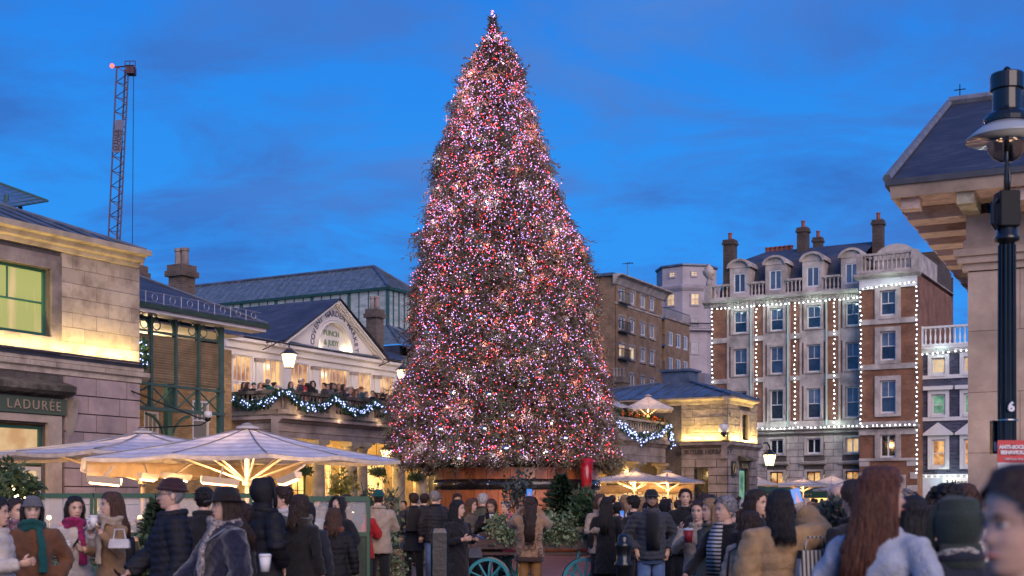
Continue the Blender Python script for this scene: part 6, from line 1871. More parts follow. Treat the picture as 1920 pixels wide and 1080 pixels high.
def leaf_blob(name, c, rad, n, size, m, parent, seed, shell=.55, stretch=1.6, hang=0.0, lumps=6):
  """leaves spread through a lumpy volume"""
  r = np.random.default_rng(seed)
  cen = rand_unit(r, lumps)*np.array(rad)*.55+np.array(c)
  k = r.integers(0, lumps, n)
  d = rand_unit(r, n)*(r.uniform(shell, 1.0, n)**.6)[:, None]
  P = cen[k]+d*np.array(rad)*.62
  o = obj(name, arr_mesh(name, leaf_quads(P, size, r, stretch, hang), 4, m), None, parent); o['kind'] = 'stuff'
  return o
def needle_tree(name, label, p, h, r0, m, parent=None, seed=1, cat='small fir', tiers=12, label_ok=True):
  root = thing(name, label, cat, p, 0) if parent is None else parent
  r = np.random.default_rng(seed)
  g = G(); g.tube([(0, 0, 0), (0, 0, h)], [.03, .006], 6); obj('trunk', g.mesh('trunk'), M['bark'], root)
  Q = []
  for t in range(tiers):
    z = h*(.12+.86*t/tiers); R_ = r0*(1-t/tiers)**.8+.03
    nb_ = 11
    for k in range(nb_):
      th = 2*PI*(k+r.uniform(-.3, .3))/nb_; L = R_*r.uniform(.75, 1.1)
      d = np.array([math.cos(th), math.sin(th), r.uniform(-.05, .35)]); s_ = np.array([-math.sin(th), math.cos(th), 0])
      nn = 16
      tt = np.linspace(.1, 1, nn)
      P = np.array([0, 0, z])+d*(tt*L)[:, None]
      for sg_ in (-1, 1, 0):
        v = d*.5+s_*sg_*.7+np.array([0, 0, .5 if sg_ == 0 else .05]); v /= np.linalg.norm(v)
        ln = .10*r0*(1.4-tt*.6)[:, None]*2
        w = np.cross(v, [0, 0, 1])*.009+d*.008
        Q.append(np.stack([P-w, P+w, P+v*ln], 1))
  o = obj('foliage', arr_mesh('foliage', np.concatenate(Q), 3, m), None, root); o['kind'] = 'stuff'
  return root
# ------------------------------------------------------------------ parasols
M['canopy'] = striped_mat('striped_canopy_cloth', (0.66, 0.66, 0.74), (0.50, 0.52, 0.66), .085, axis=2, transl=.10)
M['canopy_plain'] = striped_mat('cream_canopy_cloth', (0.68, 0.62, 0.56), (0.66, 0.60, 0.54), .4, axis=2, transl=.16)
M['beige_metal'] = mat('beige_painted_aluminium', (.60, .50, .38), .45)
M['valance'] = mat('beige_canvas', (.52, .38, .24), .85, var=.2, scale=4, bump=.2, bscale=8)
def parasol(label, px, depth, zp, zr, half, ang, m=None, group='cafe parasols', strut=True, hub=None, glow_e=60, z0=0.0, pole=True, p=None, ribs=8):
  P = p if p is not None else at(px, depth, z0)
  root = thing('parasol', label, 'parasol', P, ang, group)
  m = m or M['canopy']
  N = 8
  rim = []
  for k in range(N):
    t = k*PI/4; rr_ = half if k % 2 == 0 else half*.7071*1.0
    rim.append(Vector((rr_*math.cos(t), rr_*math.sin(t), zr-z0+(0 if k % 2 == 0 else .03))))
  apex = Vector((0, 0, zp-z0)); J = 7
  g = G()
  vs = [apex];
  M_ = 4   # sub-steps per panel
  for j in range(1, J+1):
    f = j/J
    for k in range(N):
      for q in range(M_):
        a = rim[k].lerp(rim[(k+1) % N], q/M_)
        v = apex.lerp(a, f); sag = math.sin(PI*q/M_)*.05*f*half/3+.012*math.sin(k*5.1+j*2.3+q*1.7)*f; v.z -= sag+.10*math.sin(PI*f)*half/3.3*.6
        vs.append(v)
  R_ = N*M_
  fs = [(0, 1+i, 1+(i+1) % R_) for i in range(R_)]
  for j in range(J-1):
    for i in range(R_):
      a = 1+j*R_; fs.append((a+i, a+R_+i, a+R_+(i+1) % R_, a+(i+1) % R_))
  g.add(vs, fs)
  o = obj('canopy', g.mesh('canopy'), m, root)
  g = G();
  for k in range(N):
    a, b_ = rim[k], rim[(k+1) % N]
    n_ = 4
    for q in range(n_):
      p0, p1 = a.lerp(b_, q/n_), a.lerp(b_, (q+1)/n_)
      s0, s1 = math.sin(PI*q/n_)*.05*half/3, math.sin(PI*(q+1)/n_)*.05*half/3
      g.quad(p0-Vector((0, 0, s0)), p1-Vector((0, 0, s1)), p1-Vector((0, 0, s1+.07)), p0-Vector((0, 0, s0+.07)))
  obj('hem', g.mesh('hem'), M['canopy_plain'], root)
  sm = mat('grey_seam', (.25, .24, .24), .8)
  for k in range(N):
    g = G(); g.tube([apex.lerp(rim[k], f)+Vector((0, 0, .012-.10*math.sin(PI*f)*half/3.3*.6)) for f in (0.02, .2, .4, .6, .8, .99)], .012*half/3, 4); obj('seam', g.mesh('seam'), sm, root)
  g = G(); g.lathe([(.22, zp-z0-.02), (.22, zp-z0+.02), (.1, zp-z0+.05), (.12, zp-z0+.07), (.02, zp-z0+.10)], 0, 0, 14); obj('cap', g.mesh('cap'), M['canopy_plain'], root)
  if pole:
    g = G(); g.lathe([(.05, 0), (.05, zp-z0-.05)], 0, 0, 10); obj('pole', g.mesh('pole'), M['beige_metal'], root)
  hz = (hub if hub is not None else zr-.35)-z0
  if strut:
    for k in range(N):
      g = G(); f = .55; q = apex.lerp(rim[k], f)-Vector((0, 0, .10))
      g.tube([Vector((.05*math.cos(k*PI/4), .05*math.sin(k*PI/4), hz)), q], .022*half/3, 5); obj('strut', g.mesh('strut'), M['beige_metal'], root)
      g = G(); g.tube([apex-Vector((0, 0, .10)), rim[k]-Vector((0, 0, .03))], .02*half/3, 5); obj('rib', g.mesh('rib'), M['beige_metal'], root)
    g = G(); g.lathe([(.10, hz-.08), (.10, hz+.04)], 0, 0, 10); obj('hub', g.mesh('hub'), M['beige_metal'], root)
  if glow_e:
    lamp('under_canopy_light', 'POINT', (0.3, -.3, zr-z0-.15), glow_e, (1.0, .55, .22), root, shadow_soft_size=.15)
  return root
ang1 = math.atan2(-3.2, 1.03)
U2 = parasol('big striped parasol in front with its beige valance and left corner flap hanging', 464, 25, 3.06, 2.46, 3.02, ang1, hub=2.03, glow_e=150, group='big cafe parasols on the left')
U1 = parasol('big striped parasol behind and left of the front one, reaching the left edge', 268, 28.5, 3.16, 2.62, 4.2, ang1-.25, hub=2.1, glow_e=150, group='big cafe parasols on the left')
# valance on the back edges of the front parasol + flap
def drape(root, pts, h, m, name='valance', waves=10, amp=.04):
  g = G(); N = 40; P = [Vector(p) for p in pts]; seg = []
  for i in range(N+1):
    t = i/N*(len(P)-1); k = min(int(t), len(P)-2); seg.append(P[k].lerp(P[k+1], t-k))
  vs = []
  for i, p in enumerate(seg):
    w = amp*math.sin(i*.9)
    for j in range(4): vs.append(p+Vector((w*j/3, w*j/3, -h*j/3+(.02*math.sin(i*1.7) if j == 3 else 0))))
  g.add(vs, [(i*4+j, (i+1)*4+j, (i+1)*4+j+1, i*4+j+1) for i in range(N) for j in range(3)])
  o = obj(name, g.mesh(name, smooth=True), m, root)
  so = o.modifiers.new('thickness', 'SOLIDIFY'); so.thickness = .01
  return o
h_ = 3.02
drape(U2, [(0, -h_*.98, 2.40), (-h_*.98, 0, 2.40), (-h_*.55, h_*.42, 2.40)], .30, M['valance'])
g = G(); fl_ = [Vector((.1, -h_-.02, 2.44)), Vector((-.75, -h_*.76, 2.44)), Vector((-.35, -h_*.88, 2.08)), Vector((-.02, -h_-.05, 2.2))]
g.add(fl_+[v+Vector((.01, .02, 0)) for v in fl_], [(0, 1, 2, 3), (7, 6, 5, 4), (0, 4, 5, 1), (1, 5, 6, 2), (2, 6, 7, 3), (3, 7, 4, 0)]); obj('corner_flap', g.mesh('corner_flap'), M['canopy_plain'], U2)
# infrared heaters
M['heater_bar'] = glow('glowing_heater_bar', (1.0, .46, .18), 16)
def heater(px, py, depth, L, yaw, label, tilt=.1, e=60):
  root = thing('patio_heater', label, 'heater', at(px, depth, zat(py, depth)), yaw, 'bar heaters under the parasols')
  g = G(); g.prism([(-.07, -.05), (.07, -.05), (.11, .06), (-.11, .06)], 0, -L/2, L/2); o = obj('housing', g.mesh('housing'), M['beige_metal'], root, rot=(0, tilt, 0))
  g = G(); g.box(-L/2+.03, L/2-.03, -.055, .055, -.062, -.052); obj('heating_bar', g.mesh('heating_bar'), M['heater_bar'], root, rot=(math.radians(-25), tilt, 0))
  g = G(); g.tube([(0, 0, .06), (.1, .3, .25)], .02, 6); obj('arm', g.mesh('arm'), M['beige_metal'], root)
  lamp('heater_glow', 'AREA', (0, -.06, -.09), e, (1.0, .48, .20), root, shape='RECTANGLE', size=L*.9, size_y=.1, to=(0, -.5, -1))
heater(196, 901, 22, .55, .15, 'bar heater on the left, beside the pavilion wall, seen side on')
heater(277, 894, 24, .35, .8, 'brightly glowing short bar heater beneath the rear left parasol')
heater(330, 893, 24, .6, -.5, 'bar heater tilted upward between the two left parasols')
heater(412, 902, 22.5, .65, .35, 'long bar heater left of the front parasol pole')
heater(543, 898, 22, .40, -.5, 'bar heater right of the front parasol pole', tilt=-.3)
# right hand parasols and kiosk
parasol('cream parasol over the bar just right of the barrel', 1190, 62, 3.1, 2.63, 2.9, ang1+.1, m=M['canopy_plain'], hub=2.2, glow_e=200, group='cream parasols over the bar')
parasol('cream parasol next to the pavilion, right one over the bar', 1252, 64, 3.1, 2.6, 2.5, ang1+.3, m=M['canopy_plain'], hub=2.2, glow_e=160, group='cream parasols over the bar')
parasol('cream parasol opened on the upper terrace beside the floodlit pavilion', 1215, 74, 7.68, 6.88, 1.95, ang1+.4, m=M['canopy_plain'], hub=6.55, glow_e=90, z0=zE3, group='terrace parasols')
parasol('parasol on the upper terrace mostly hidden by the tree', 1140, 72, 7.5, 6.8, 1.9, ang1+.2, m=M['canopy_plain'], hub=6.5, glow_e=0, z0=zE3, group='terrace parasols')
parasol('white parasol by the stone house, right of three', 1560, 92, 3.5, 2.75, 2.8, ang1+.2, m=M['canopy_plain'], glow_e=90, group='parasols by the stone house')
parasol('grey striped parasol in the middle before the stone house', 1506, 88, 3.2, 2.7, 3.0, ang1, m=striped_mat('grey_striped_cloth', (.42, .42, .46), (.62, .60, .58), .16, axis=2, transl=.2), glow_e=90, group='parasols by the stone house')
parasol('white parasol half hidden by the far pavilion corner', 1405, 86, 3.5, 2.75, 2.7, ang1+.3, m=M['canopy_plain'], glow_e=60, group='parasols by the stone house')
parasol('low white parasol at the right, in front of the red brick bay', 1588, 80, 2.9, 2.35, 2.4, ang1+.5, m=M['canopy_plain'], glow_e=30, group='parasols by the stone house')
KS = thing('bar_kiosk', 'open drinks bar with bottle shelves and beige canvas valance under cream parasols', 'bar', at(1190, 66), 0)
g = G(); g.box(-3.3, 2.7, -1.2, -.6, 0, 1.15); obj('counter', g.mesh('counter'), mat('brown_bar_wood', (.22, .12, .06), .5, var=.3, scale=3), KS)
g = G(); g.box(-3.4, 2.8, -1.3, -.5, 1.152, 1.22); obj('counter_top', g.mesh('counter_top'), M['stone_dark'], KS)
g = G(); g.box(-3.3, 2.7, 1.0, 1.1, 0, 2.2); obj('back_panel', g.mesh('back_panel'), glow('backlit_bar_panel', (1.0, .62, .25), 1.3, col2=(.35, .16, .05), scale=2.2), KS)
for z in (1.35, 1.7, 2.02):
  g = G(); g.box(-3.2, 2.6, .7, .99, z-.02, z); obj('shelf', g.mesh('shelf'), MATS['brown_bar_wood'], KS)
for x in (-3.3, -1.1, .9, 2.7):
  g = G(); g.box(x-.06, x+.06, -1.25, -1.13, 0, 2.4); obj('post', g.mesh('post'), M['beige_metal'], KS)
drape(KS, [(-3.6, -1.3, 2.55), (-1.5, -1.4, 2.42), (.3, -1.4, 2.52), (2.0, -1.4, 2.40), (2.9, -1.3, 2.5)], .42, M['valance'])
bt = G(); bt.sm = True; bt.lathe([(.035, 0), (.035, .16), (.012, .2), (.012, .27)], 0, 0, 7); btm = bt.mesh('bottle')
bmats = [mat('green_bottle', (.03, .15, .05), .15), mat('clear_bottle', (.5, .5, .5), .1), mat('amber_bottle', (.35, .12, .02), .15), mat('blue_bottle', (.05, .12, .3), .15)]
rb2 = random.Random(9)
for zi, z in enumerate((1.35, 1.7, 2.02)):
  for k in range(22):
    x = -3.0+k*.25+rb2.uniform(-.04, .04)
    b_ = obj('bottle', with_mat(btm, bmats[rb2.randrange(4)]), None, None, at(1190, 66)+Vector((x, .82, z)))
    tag(b_, 'small bottle standing on the '+('lower', 'middle', 'top')[zi]+' back shelf of the drinks bar', 'bottle', 'bottles on the '+('lower', 'middle', 'top')[zi]+' bar shelf')
lamp('bar_light', 'POINT', (-1.5, -.2, 2.3), 130, (1.0, .66, .3), KS, shadow_soft_size=.1)
lamp('bar_light', 'POINT', (1.4, -.2, 2.3), 130, (1.0, .66, .3), KS, shadow_soft_size=.1)
# green awning of the restaurant at the far right
AW = thing('restaurant_awning', 'dark green restaurant awning with gold lettering under the far parasols', 'awning', at(1505, 97), 0)
a_s = MK.w(sH-1.6, 0)-MK.w(sH-1.6, 0)
AW.location = MK.w(sH-2.2, vh(1505, sH-2.2)); AW.rotation_euler = (0, 0, MK.rot)
g = G(); g.box(-.05, .05, -5.5, 5.5, 1.9, 2.45); g.add([(-.05, -5.5, 2.45), (-.05, 5.5, 2.45), (1.9, 5.5, 3.1), (1.9, -5.5, 3.1)], [(0, 1, 2, 3)]); obj('canvas', g.mesh('canvas'), mat('dark_green_canvas', (.015, .06, .04), .8), AW)
for yy_ in (3.6, 0, -3.4):
  text_obj('THE IVY', .36, M['gold'], AW, (-.07, yy_, 2.15), ROT_S, space=1.3)
for i, px in enumerate((1458, 1528, 1602)):
  text_obj('THE IVY', .42, glow('soft_lit_letters', (1, .8, .45), .6), RB.root, (-.1, vh(px)-(vr+vl)/2, zh(894)), ROT_S, space=1.2)
lamp('awning_light', 'POINT', (1.0, 3, 1.9), 160, (1.0, .6, .25), AW, shadow_soft_size=.15)
lamp('awning_light', 'POINT', (1.0, -2, 1.9), 160, (1.0, .6, .25), AW, shadow_soft_size=.15)
g = G(); g.box(1.7, 1.8, -5.5, 5.5, .3, 1.95); obj('lit_shop_glass', g.mesh('lit_shop_glass'), M['pane_gold'], AW)
# ------------------------------------------------------------------ glass screens round the terrace
gl = mat('screen_glass', (.9, .92, .9), .04, alpha=.22, spec=.8)
M['screen_green'] = mat('green_screen_frame', (0.05, 0.12, 0.07), .45)
def screen(px0, px1, depth0, depth1, zt_, zb_, label):
  A = at(px0, depth0); Bp = at(px1, depth1); L = (Bp-A).length; yaw = math.atan2(Bp.y-A.y, Bp.x-A.x)
  root = thing('glass_screen', label, 'screen', A, yaw, 'glass terrace screens')
  g = G(); g.box(0, L, -.04, .04, zt_-.07, zt_); g.box(0, L, -.04, .04, zb_-.06, zb_); obj('rail', g.mesh('rail'), M['screen_green'], root)
  for x in (0, L):
    g = G(); g.box(x-.045 if x else 0, x+.0 if x else .045, -.045, .045, 0, zt_+.004); obj('post', g.mesh('post'), M['screen_green'], root)
  g = G(); g.box(.05, L-.05, -.006, .006, zb_, zt_-.07); obj('glass', g.mesh('glass'), gl, root)
  g = G(); g.box(.05, L-.05, -.02, .02, .1, zb_-.06); obj('lower_panel', g.mesh('lower_panel'), mat('dark_lower_panel', (.04, .06, .04), .6, var=.4, scale=5), root)
  return root
for i, (x0, x1) in enumerate(((-60, 52), (55, 176), (178, 292), (295, 385), (388, 474))):
  screen(x0, x1, 19.5, 19.5, 1.76, 1.17, ['glass screen at the far left edge', 'glass screen behind the woman in a cream puffer', 'glass screen left of the beanie man', 'glass screen behind the small fir', 'glass screen left of the hooded figure'][i])
screen(476, 580, 20.5, 20.5, 1.72, 1.20, 'glass screen right behind the hooded figure')
screen(582, 694, 18.5, 18.5, 1.71, 1.20, 'nearest glass screen with a green top rail left of the barrel planter')
screen(696, 745, 22, 27, 1.71, 1.20, 'glass screen turned side on right of the barrel planter')
# warm little table lamps behind the screens
for i, (px, d, z) in enumerate(((92, 23, 1.35), (150, 24, 1.3), (262, 23, 1.35), (430, 24, 1.35), (627, 22, 1.42), (661, 22, 1.42), (540, 24, 1.4), (330, 25, 1.4))):
  tl_ = thing('table_lamp', ['small glowing globe lamp on the terrace at the left', 'globe lamp behind the cream puffer woman', 'globe lamp left of the beanie man', 'globe lamp behind the hat woman', 'left one of two globe lamps behind the nearest glass screen', 'right one of two globe lamps behind the nearest glass screen', 'globe lamp behind the hooded figure', 'globe lamp behind the beanie man'][i], 'lamp', at(px, d, z), 0, 'globe lamps on the cafe terrace')
  g = G(); g.sm = True; g.ellipsoid((0, 0, 0), (.045, .045, .045), 12, 8); obj('globe', g.mesh('globe'), glow('soft_globe', (1, .62, .3), 4), tl_)
  g = G(); g.tube([(0, 0, -.07), (0, 0, -z)], .012, 5); obj('stem', g.mesh('stem'), M['black_iron'], tl_)
  lamp('globe_light', 'POINT', (0, -.12, .0), 45, (1.0, .62, .30), tl_, shadow_soft_size=.07)
# ------------------------------------------------------------------ posts and bollards
def post_square(px, py, depth, w, label):
  z = zat(py, depth)
  root = thing('black_post', label, 'bollard', at(px, depth), .08, 'square black posts')
  g = G(); g.sm = False
  h = w/2
  g.hull([(sx*a, sy*b_, zz) for (a, b_, zz) in ((h, h*.8, 0), (h*.8, h, 0), (h, h*.8, z-.05), (h*.8, h, z-.05), (h*.82, h*.62, z), (h*.62, h*.82, z)) for sx in (-1, 1) for sy in (-1, 1)])
  obj('shaft', g.mesh('shaft'), mat('black_gloss_timber', (.012, .013, .015), .35, var=.4, scale=7, bump=.2, coat=.3), root)
  return root
post_square(235, 1006, 14, .25, 'square black post below the white handbag, left foreground')
post_square(566, 997, 14, .21, 'square black post in front of the red backpack')
post_square(824, 991, 15.5, .21, 'square black post left of the woman in a long black coat')
bo = thing('round_bollard', 'round black cast iron bollard with collars beside the cart', 'bollard', at(1169, 15.8), 0)
zb__ = zat(1001, 15.8)
g = G(); g.sm = True
g.lathe([(.11, 0), (.11, .1), (.09, .14), (.085, zb__-.42), (.115, zb__-.40), (.115, zb__-.36), (.088, zb__-.33), (.085, zb__-.18), (.10, zb__-.16), (.10, zb__-.12), (.07, zb__-.10), (.075, zb__-.05), (.05, zb__-.01), (.001, zb__)], 0, 0, 20)
obj('shaft', g.mesh('shaft'), M['lamp_black'], bo)
# ------------------------------------------------------------------ barrel planter
PLp = at(690, 21)
PL = thing('round_planter', 'round wooden slatted planter on a black plinth, overflowing with ivy', 'planter', PLp, 0)
g = G(); g.lathe([(.50, .42), (.52, .85)], 0, 0, 20); obj('tub', g.mesh('tub'), mat('dark_tub_inside', (.03, .02, .015), .9), PL)
for j in range(4):
  for k in range(14):
    t = 2*PI*k/14
    UNITk = with_mat(unit_box('slat', .03), mat('weathered_planter_wood', (.30, .19, .10), .8, var=.5, scale=5, bump=.4, stretch=(1, 1, 4), piece=.2))
    obj('slat', UNITk, None, PL, (.54*math.cos(t), .54*math.sin(t), .49+j*.105), (0, 0, t+PI/2), (.235, .04, .092))
g = G(); g.box(-.85, .75, -.35, .5, 0, .40, .01); obj('plinth', g.mesh('plinth'), MATS['black_gloss_timber'], PL)
iv = leaf_blob('ivy', (0, -.1, .95), (.62, .62, .28), 1700, .045, M['leaf_ivy'], PL, 31, hang=.4, lumps=9)
iv2 = leaf_blob('trailing_ivy', (.28, -.48, .55), (.40, .18, .55), 900, .042, M['leaf_ivy'], PL, 32, hang=.6, lumps=7)
leaf_blob('trailing_ivy', (-.5, -.42, .60), (.22, .16, .45), 380, .042, M['leaf_ivy'], PL, 33, hang=.6, lumps=5)
leaf_blob('yellow_cushion_plant', (-.25, -.1, 1.10), (.28, .26, .17), 1100, .028, mat('yellow_green_leaves', (.22, .24, .05), .6, var=.5, scale=9, col2=(.07, .10, .02)), PL, 34)
leaf_blob('conifer', (.02, .0, 1.35), (.17, .17, .52), 1700, .030, M['leaf_fir'], PL, 35, lumps=9, hang=-.5)
g = G()
r_ = random.Random(3)
for k in range(7):
  a = r_.uniform(-.6, 1.0); g.tube([(a*.1+.1, 0, 1.0), (a*.25+.12, .05, 1.5), (a*.45+.15, .0, 1.85+r_.uniform(-.15, .15))], .006, 4)
obj('twigs', g.mesh('twigs'), M['bark'], PL)
leaf_blob('climber_leaves', (.30, 0, 1.55), (.34, .2, .50), 300, .05, M['leaf_green'], PL, 36, lumps=8)
# ------------------------------------------------------------------ flower cart
dQ = 21.5
CTp = at(1022, dQ)
CA = thing('flower_cart', 'old brown wooden barrow with turquoise spoked wheels carrying planters', 'cart', CTp, -.04)
M['cart_wood'] = mat('dark_red_brown_cart_wood', (.085, .04, .03), .45, var=.4, scale=4, bump=.3, stretch=(1, 4, 4), coat=.2)
M['teal_paint'] = mat('turquoise_wheel_paint', (.03, .30, .34), .4, var=.2, scale=6)
hx = 1.17
g = G(); g.box(-hx, hx, -.5, .5, .86, .92); obj('bed', g.mesh('bed'), M['cart_wood'], CA)
for y in (-.52, .5):
  g = G(); g.box(-hx-.1, hx+.1, y-.03, y+.03, .86, 1.02, .008); obj('side_rail', g.mesh('side_rail'), M['cart_wood'], CA)
g = G(); g.box(-hx-.05, hx+.12, -.46, .46, .76, .82, .008); obj('chassis_beam', g.mesh('chassis_beam'), M['cart_wood'], CA)
g = G(); g.prism([(-hx-.12, .93), (-hx+.45, .93), (-hx+.45, 1.02), (-hx+.30, 1.15), (-hx+.1, 1.12), (-hx-.02, 1.03)], 1, .40, .44); obj('end_board', g.mesh('end_board'), M['cart_wood'], CA)
g = G(); g.prism([(hx-.06, .93), (hx+.16, 1.20), (hx+.22, 1.20), (hx+.1, .93)], 1, -.4, .4); obj('end_board', g.mesh('end_board'), M['cart_wood'], CA)
for k in range(5):
  x = -hx+.3+k*.5
  g = G(); g.box(x-.05, x+.05, -.56, -.55, .90, .93); obj('iron_strap', g.mesh('iron_strap'), M['black_iron'], CA)
def wheel(x, y, r=.36):
  w = obj('wheel', None, None) if False else None
  g = G(); g.sm = False
  ring = [(r*math.cos(t), 0, r*math.sin(t)) for t in np.linspace(0, 2*PI, 33)]
  prof = []
  vs = []; N = 32
  for k in range(N):
    t = 2*PI*k/N
    for (rr_, yy_) in ((r, -.025), (r, .025), (r-.05, .025), (r-.05, -.025)): vs.append((rr_*math.cos(t), yy_, rr_*math.sin(t)))
  g.add(vs, [(k*4+j, ((k+1) % N)*4+j, ((k+1) % N)*4+(j+1) % 4, k*4+(j+1) % 4) for k in range(N) for j in range(4)])
  o = obj('wheel', g.mesh('wheel'), M['teal_paint'], CA, (x, y, r))
  for k in range(10):
    t = 2*PI*k/10+.2
    s_ = G(); s_.tube([(.05*math.cos(t), 0, .05*math.sin(t)), ((r-.045)*math.cos(t), 0, (r-.045)*math.sin(t))], [.022, .016], 6); obj('spoke', s_.mesh('spoke'), M['teal_paint'], o)
  s_ = G(); s_.tube([(0, -.07, 0), (0, .07, 0)], .06, 12); obj('hub', s_.mesh('hub'), M['teal_paint'], o)
  s_ = G(); s_.tube([(r*1.01*math.cos(t), .0, r*1.01*math.sin(t)) for t in np.linspace(0, 2*PI, 33)], .018, 5, cap=False); obj('iron_tyre', s_.mesh('iron_tyre'), M['black_iron'], o)
for x, y in ((-.92, -.5), (.65, -.5), (-.5, .5), (1.12, .5)): wheel(x, y)
for x in (.45, .75, .95):
  g = G(); g.tube([(x, -.45, .40), (x+.12, -.45, .86)], .025, 6); obj('brace', g.mesh('brace'), M['teal_paint'], CA)
g = G(); g.tube([(-.92, -.6, .36), (-.5, .6, .36)], .02, 6); g.tube([(.65, -.6, .36), (1.12, .6, .36)], .02, 6); obj('axle', g.mesh('axle'), M['black_iron'], CA)
# crates with plants on the bed
M['crate_wood'] = mat('pale_crate_wood', (.33, .22, .12), .8, var=.4, scale=6, bump=.3, piece=.15)
def crate(x, y, w, d, h, label, z=.93):
  P = CTp+Vector((x, y, z))
  root = thing('wooden_crate', label, 'crate', P, -.04, 'slatted crates on the barrow')
  me = with_mat(unit_box('plain', .02), M['crate_wood'])
  n_ = max(2, int(h/.10))
  for j in range(n_):
    zz = (j+.5)*h/n_
    for yy_ in (-d/2, d/2): obj('slat', me, None, root, (0, yy_, zz), (0, 0, 0), (w, .018, h/n_-.015))
    for xx_ in (-w/2, w/2): obj('slat', me, None, root, (xx_, 0, zz), (0, 0, 0), (.018, d-.03, h/n_-.015))
  g = G(); g.box(-w/2+.02, w/2-.02, -d/2+.02, d/2-.02, .01, h*.8); obj('soil', g.mesh('soil'), MATS['dark_soil'], root)
  return root
crate(-.62, -.15, .5, .5, .26, 'crate at the left end of the barrow under an ivy clump')
crate(.02, -.15, .62, .55, .27, 'crate in the middle of the barrow hidden by trailing ivy')
crate(.72, -.2, .42, .5, .30, 'crate of pale slats near the right end of the barrow')
pz = CTp.z
def plant(name, label, loc, cat='plant'):
  return thing(name, label, cat, loc, 0)
t_ = plant('ivy_plant', 'variegated ivy spilling over the left end of the barrow', CTp+Vector((-.62, -.15, 1.1)))
leaf_blob('leaves', (0, -.08, .12), (.34, .34, .24), 900, .045, M['leaf_ivy'], t_, 41, hang=.3)
leaf_blob('trailing_leaves', (-.05, -.35, -.02), (.28, .08, .20), 260, .045, M['leaf_ivy'], t_, 42, hang=.6)
t_ = plant('ivy_plant', 'wide variegated ivy spilling over the middle of the barrow', CTp+Vector((.12, -.15, 1.1)))
leaf_blob('leaves', (0.1, -.12, .12), (.52, .36, .26), 1500, .047, M['leaf_ivy'], t_, 43, hang=.3, lumps=9)
leaf_blob('trailing_leaves', (.1, -.42, -.05), (.42, .08, .24), 600, .045, M['leaf_ivy'], t_, 44, hang=.6)
t_ = plant('ivy_plant', 'ivy with small white flowers at the right end of the barrow', CTp+Vector((1.05, -.1, 1.0)))
leaf_blob('leaves', (.05, -.05, .12), (.30, .34, .32), 850, .045, M['leaf_ivy'], t_, 45, hang=.4)
g = G(); rr_ = random.Random(5)
for k in range(16): g.ellipsoid((-.1+rr_.uniform(-.1, .1), -.35+rr_.uniform(-.05, .05), .32+rr_.uniform(-.07, .07)), (.018, .018, .014), 6, 4)
obj('flowers', g.mesh('flowers'), M['white_trim'], t_)
needle_tree('small_fir', 'small dark green fir tree standing on the barrow', CTp+Vector((.27, .1, 1.1)), zat(888, dQ)-1.1, .44, M['leaf_fir'], seed=5, tiers=24)
t_ = plant('bushy_cypress', 'bright green feathery cypress bush right of the small fir', CTp+Vector((.66, 0, 1.1)), 'bush')
leaf_blob('sprays', (.02, -.05, .36), (.36, .34, .42), 3600, .035, M['leaf_cypress'], t_, 46, lumps=12, stretch=2.6, hang=-.3)
t_ = plant('leafy_shrub', 'thin dark leafy shrub behind the woman in the patterned jumper', CTp+Vector((-.40, .1, 1.0)), 'shrub')
g = G()
for k in range(8):
  a = rr_.uniform(-1, 1); g.tube([(0, 0, 0), (a*.12, .02, .5), (a*.26, .0, .8+rr_.uniform(0, .3))], .007, 4)
obj('stems', g.mesh('stems'), M['bark'], t_)
leaf_blob('leaves', (0, 0, .78), (.30, .2, .36), 360, .055, M['leaf_grey'], t_, 47, lumps=10)
t_ = plant('fern', 'light green fern arching beside the pink puffer jacket', CTp+Vector((-.55, .1, 1.15)))
Q = []; r = np.random.default_rng(48)
for k in range(16):
  th = r.uniform(0, 2*PI); L = r.uniform(.25, .42)
  for s_ in np.linspace(.1, 1, 16):
    p = np.array([math.cos(th)*L*s_, math.sin(th)*L*s_, .38*math.sin(s_*2.0)*L/.4])
    sd = np.array([-math.sin(th), math.cos(th), 0])
    for sg_ in (-1, 1):
      e_ = p+sd*sg_*.07*(1.1-s_)+np.array([math.cos(th), math.sin(th), 0])*.02
      Q.append([p-[math.cos(th)*.008, math.sin(th)*.008, 0], p+[math.cos(th)*.008, math.sin(th)*.008, 0], e_])
o = obj('fronds', arr_mesh('fronds', np.array(Q), 3, M['leaf_green']), None, t_); o['kind'] = 'stuff'
# other plants
t_ = plant('topiary_bush', 'round clipped bush with tiny warm lights at the far left edge', at(12, 16, 0), 'bush')
g = G(); g.tube([(0, 0, 0), (0, 0, 1.7)], .04, 6); obj('stem', g.mesh('stem'), M['bark'], t_)
leaf_blob('leaves', (0, 0, zat(905, 16)), (.46, .42, .26), 2600, .05, M['leaf_green'], t_, 51, lumps=10)
g = G()
for k in range(20): g.ellipsoid((rr_.uniform(-.35, .35), -.3+rr_.uniform(-.1, .1), zat(935, 16)+rr_.uniform(-.12, .2)), (.012, .012, .012), 5, 3)
obj('bulbs', g.mesh('bulbs'), M['bulb_warm'], t_)
needle_tree('potted_fir', 'dark potted fir in front of the glass screen behind the beanie man', at(296, 16, .2), zat(935, 16)-.2, .55, M['leaf_fir'], seed=8, tiers=26)
fp = plant('box_planter', 'green leafy planter below the potted fir', at(290, 15.5, .0), 'planter')
g = G(); g.box(-.45, .45, -.25, .25, 0, .7); obj('box', g.mesh('box'), M['screen_green'], fp)
leaf_blob('leaves', (0, 0, .95), (.5, .3, .3), 1500, .045, M['leaf_green'], fp, 52)
fp = plant('box_planter', 'low planter with white cyclamen behind the camel coat', at(160, 17, .0), 'planter')
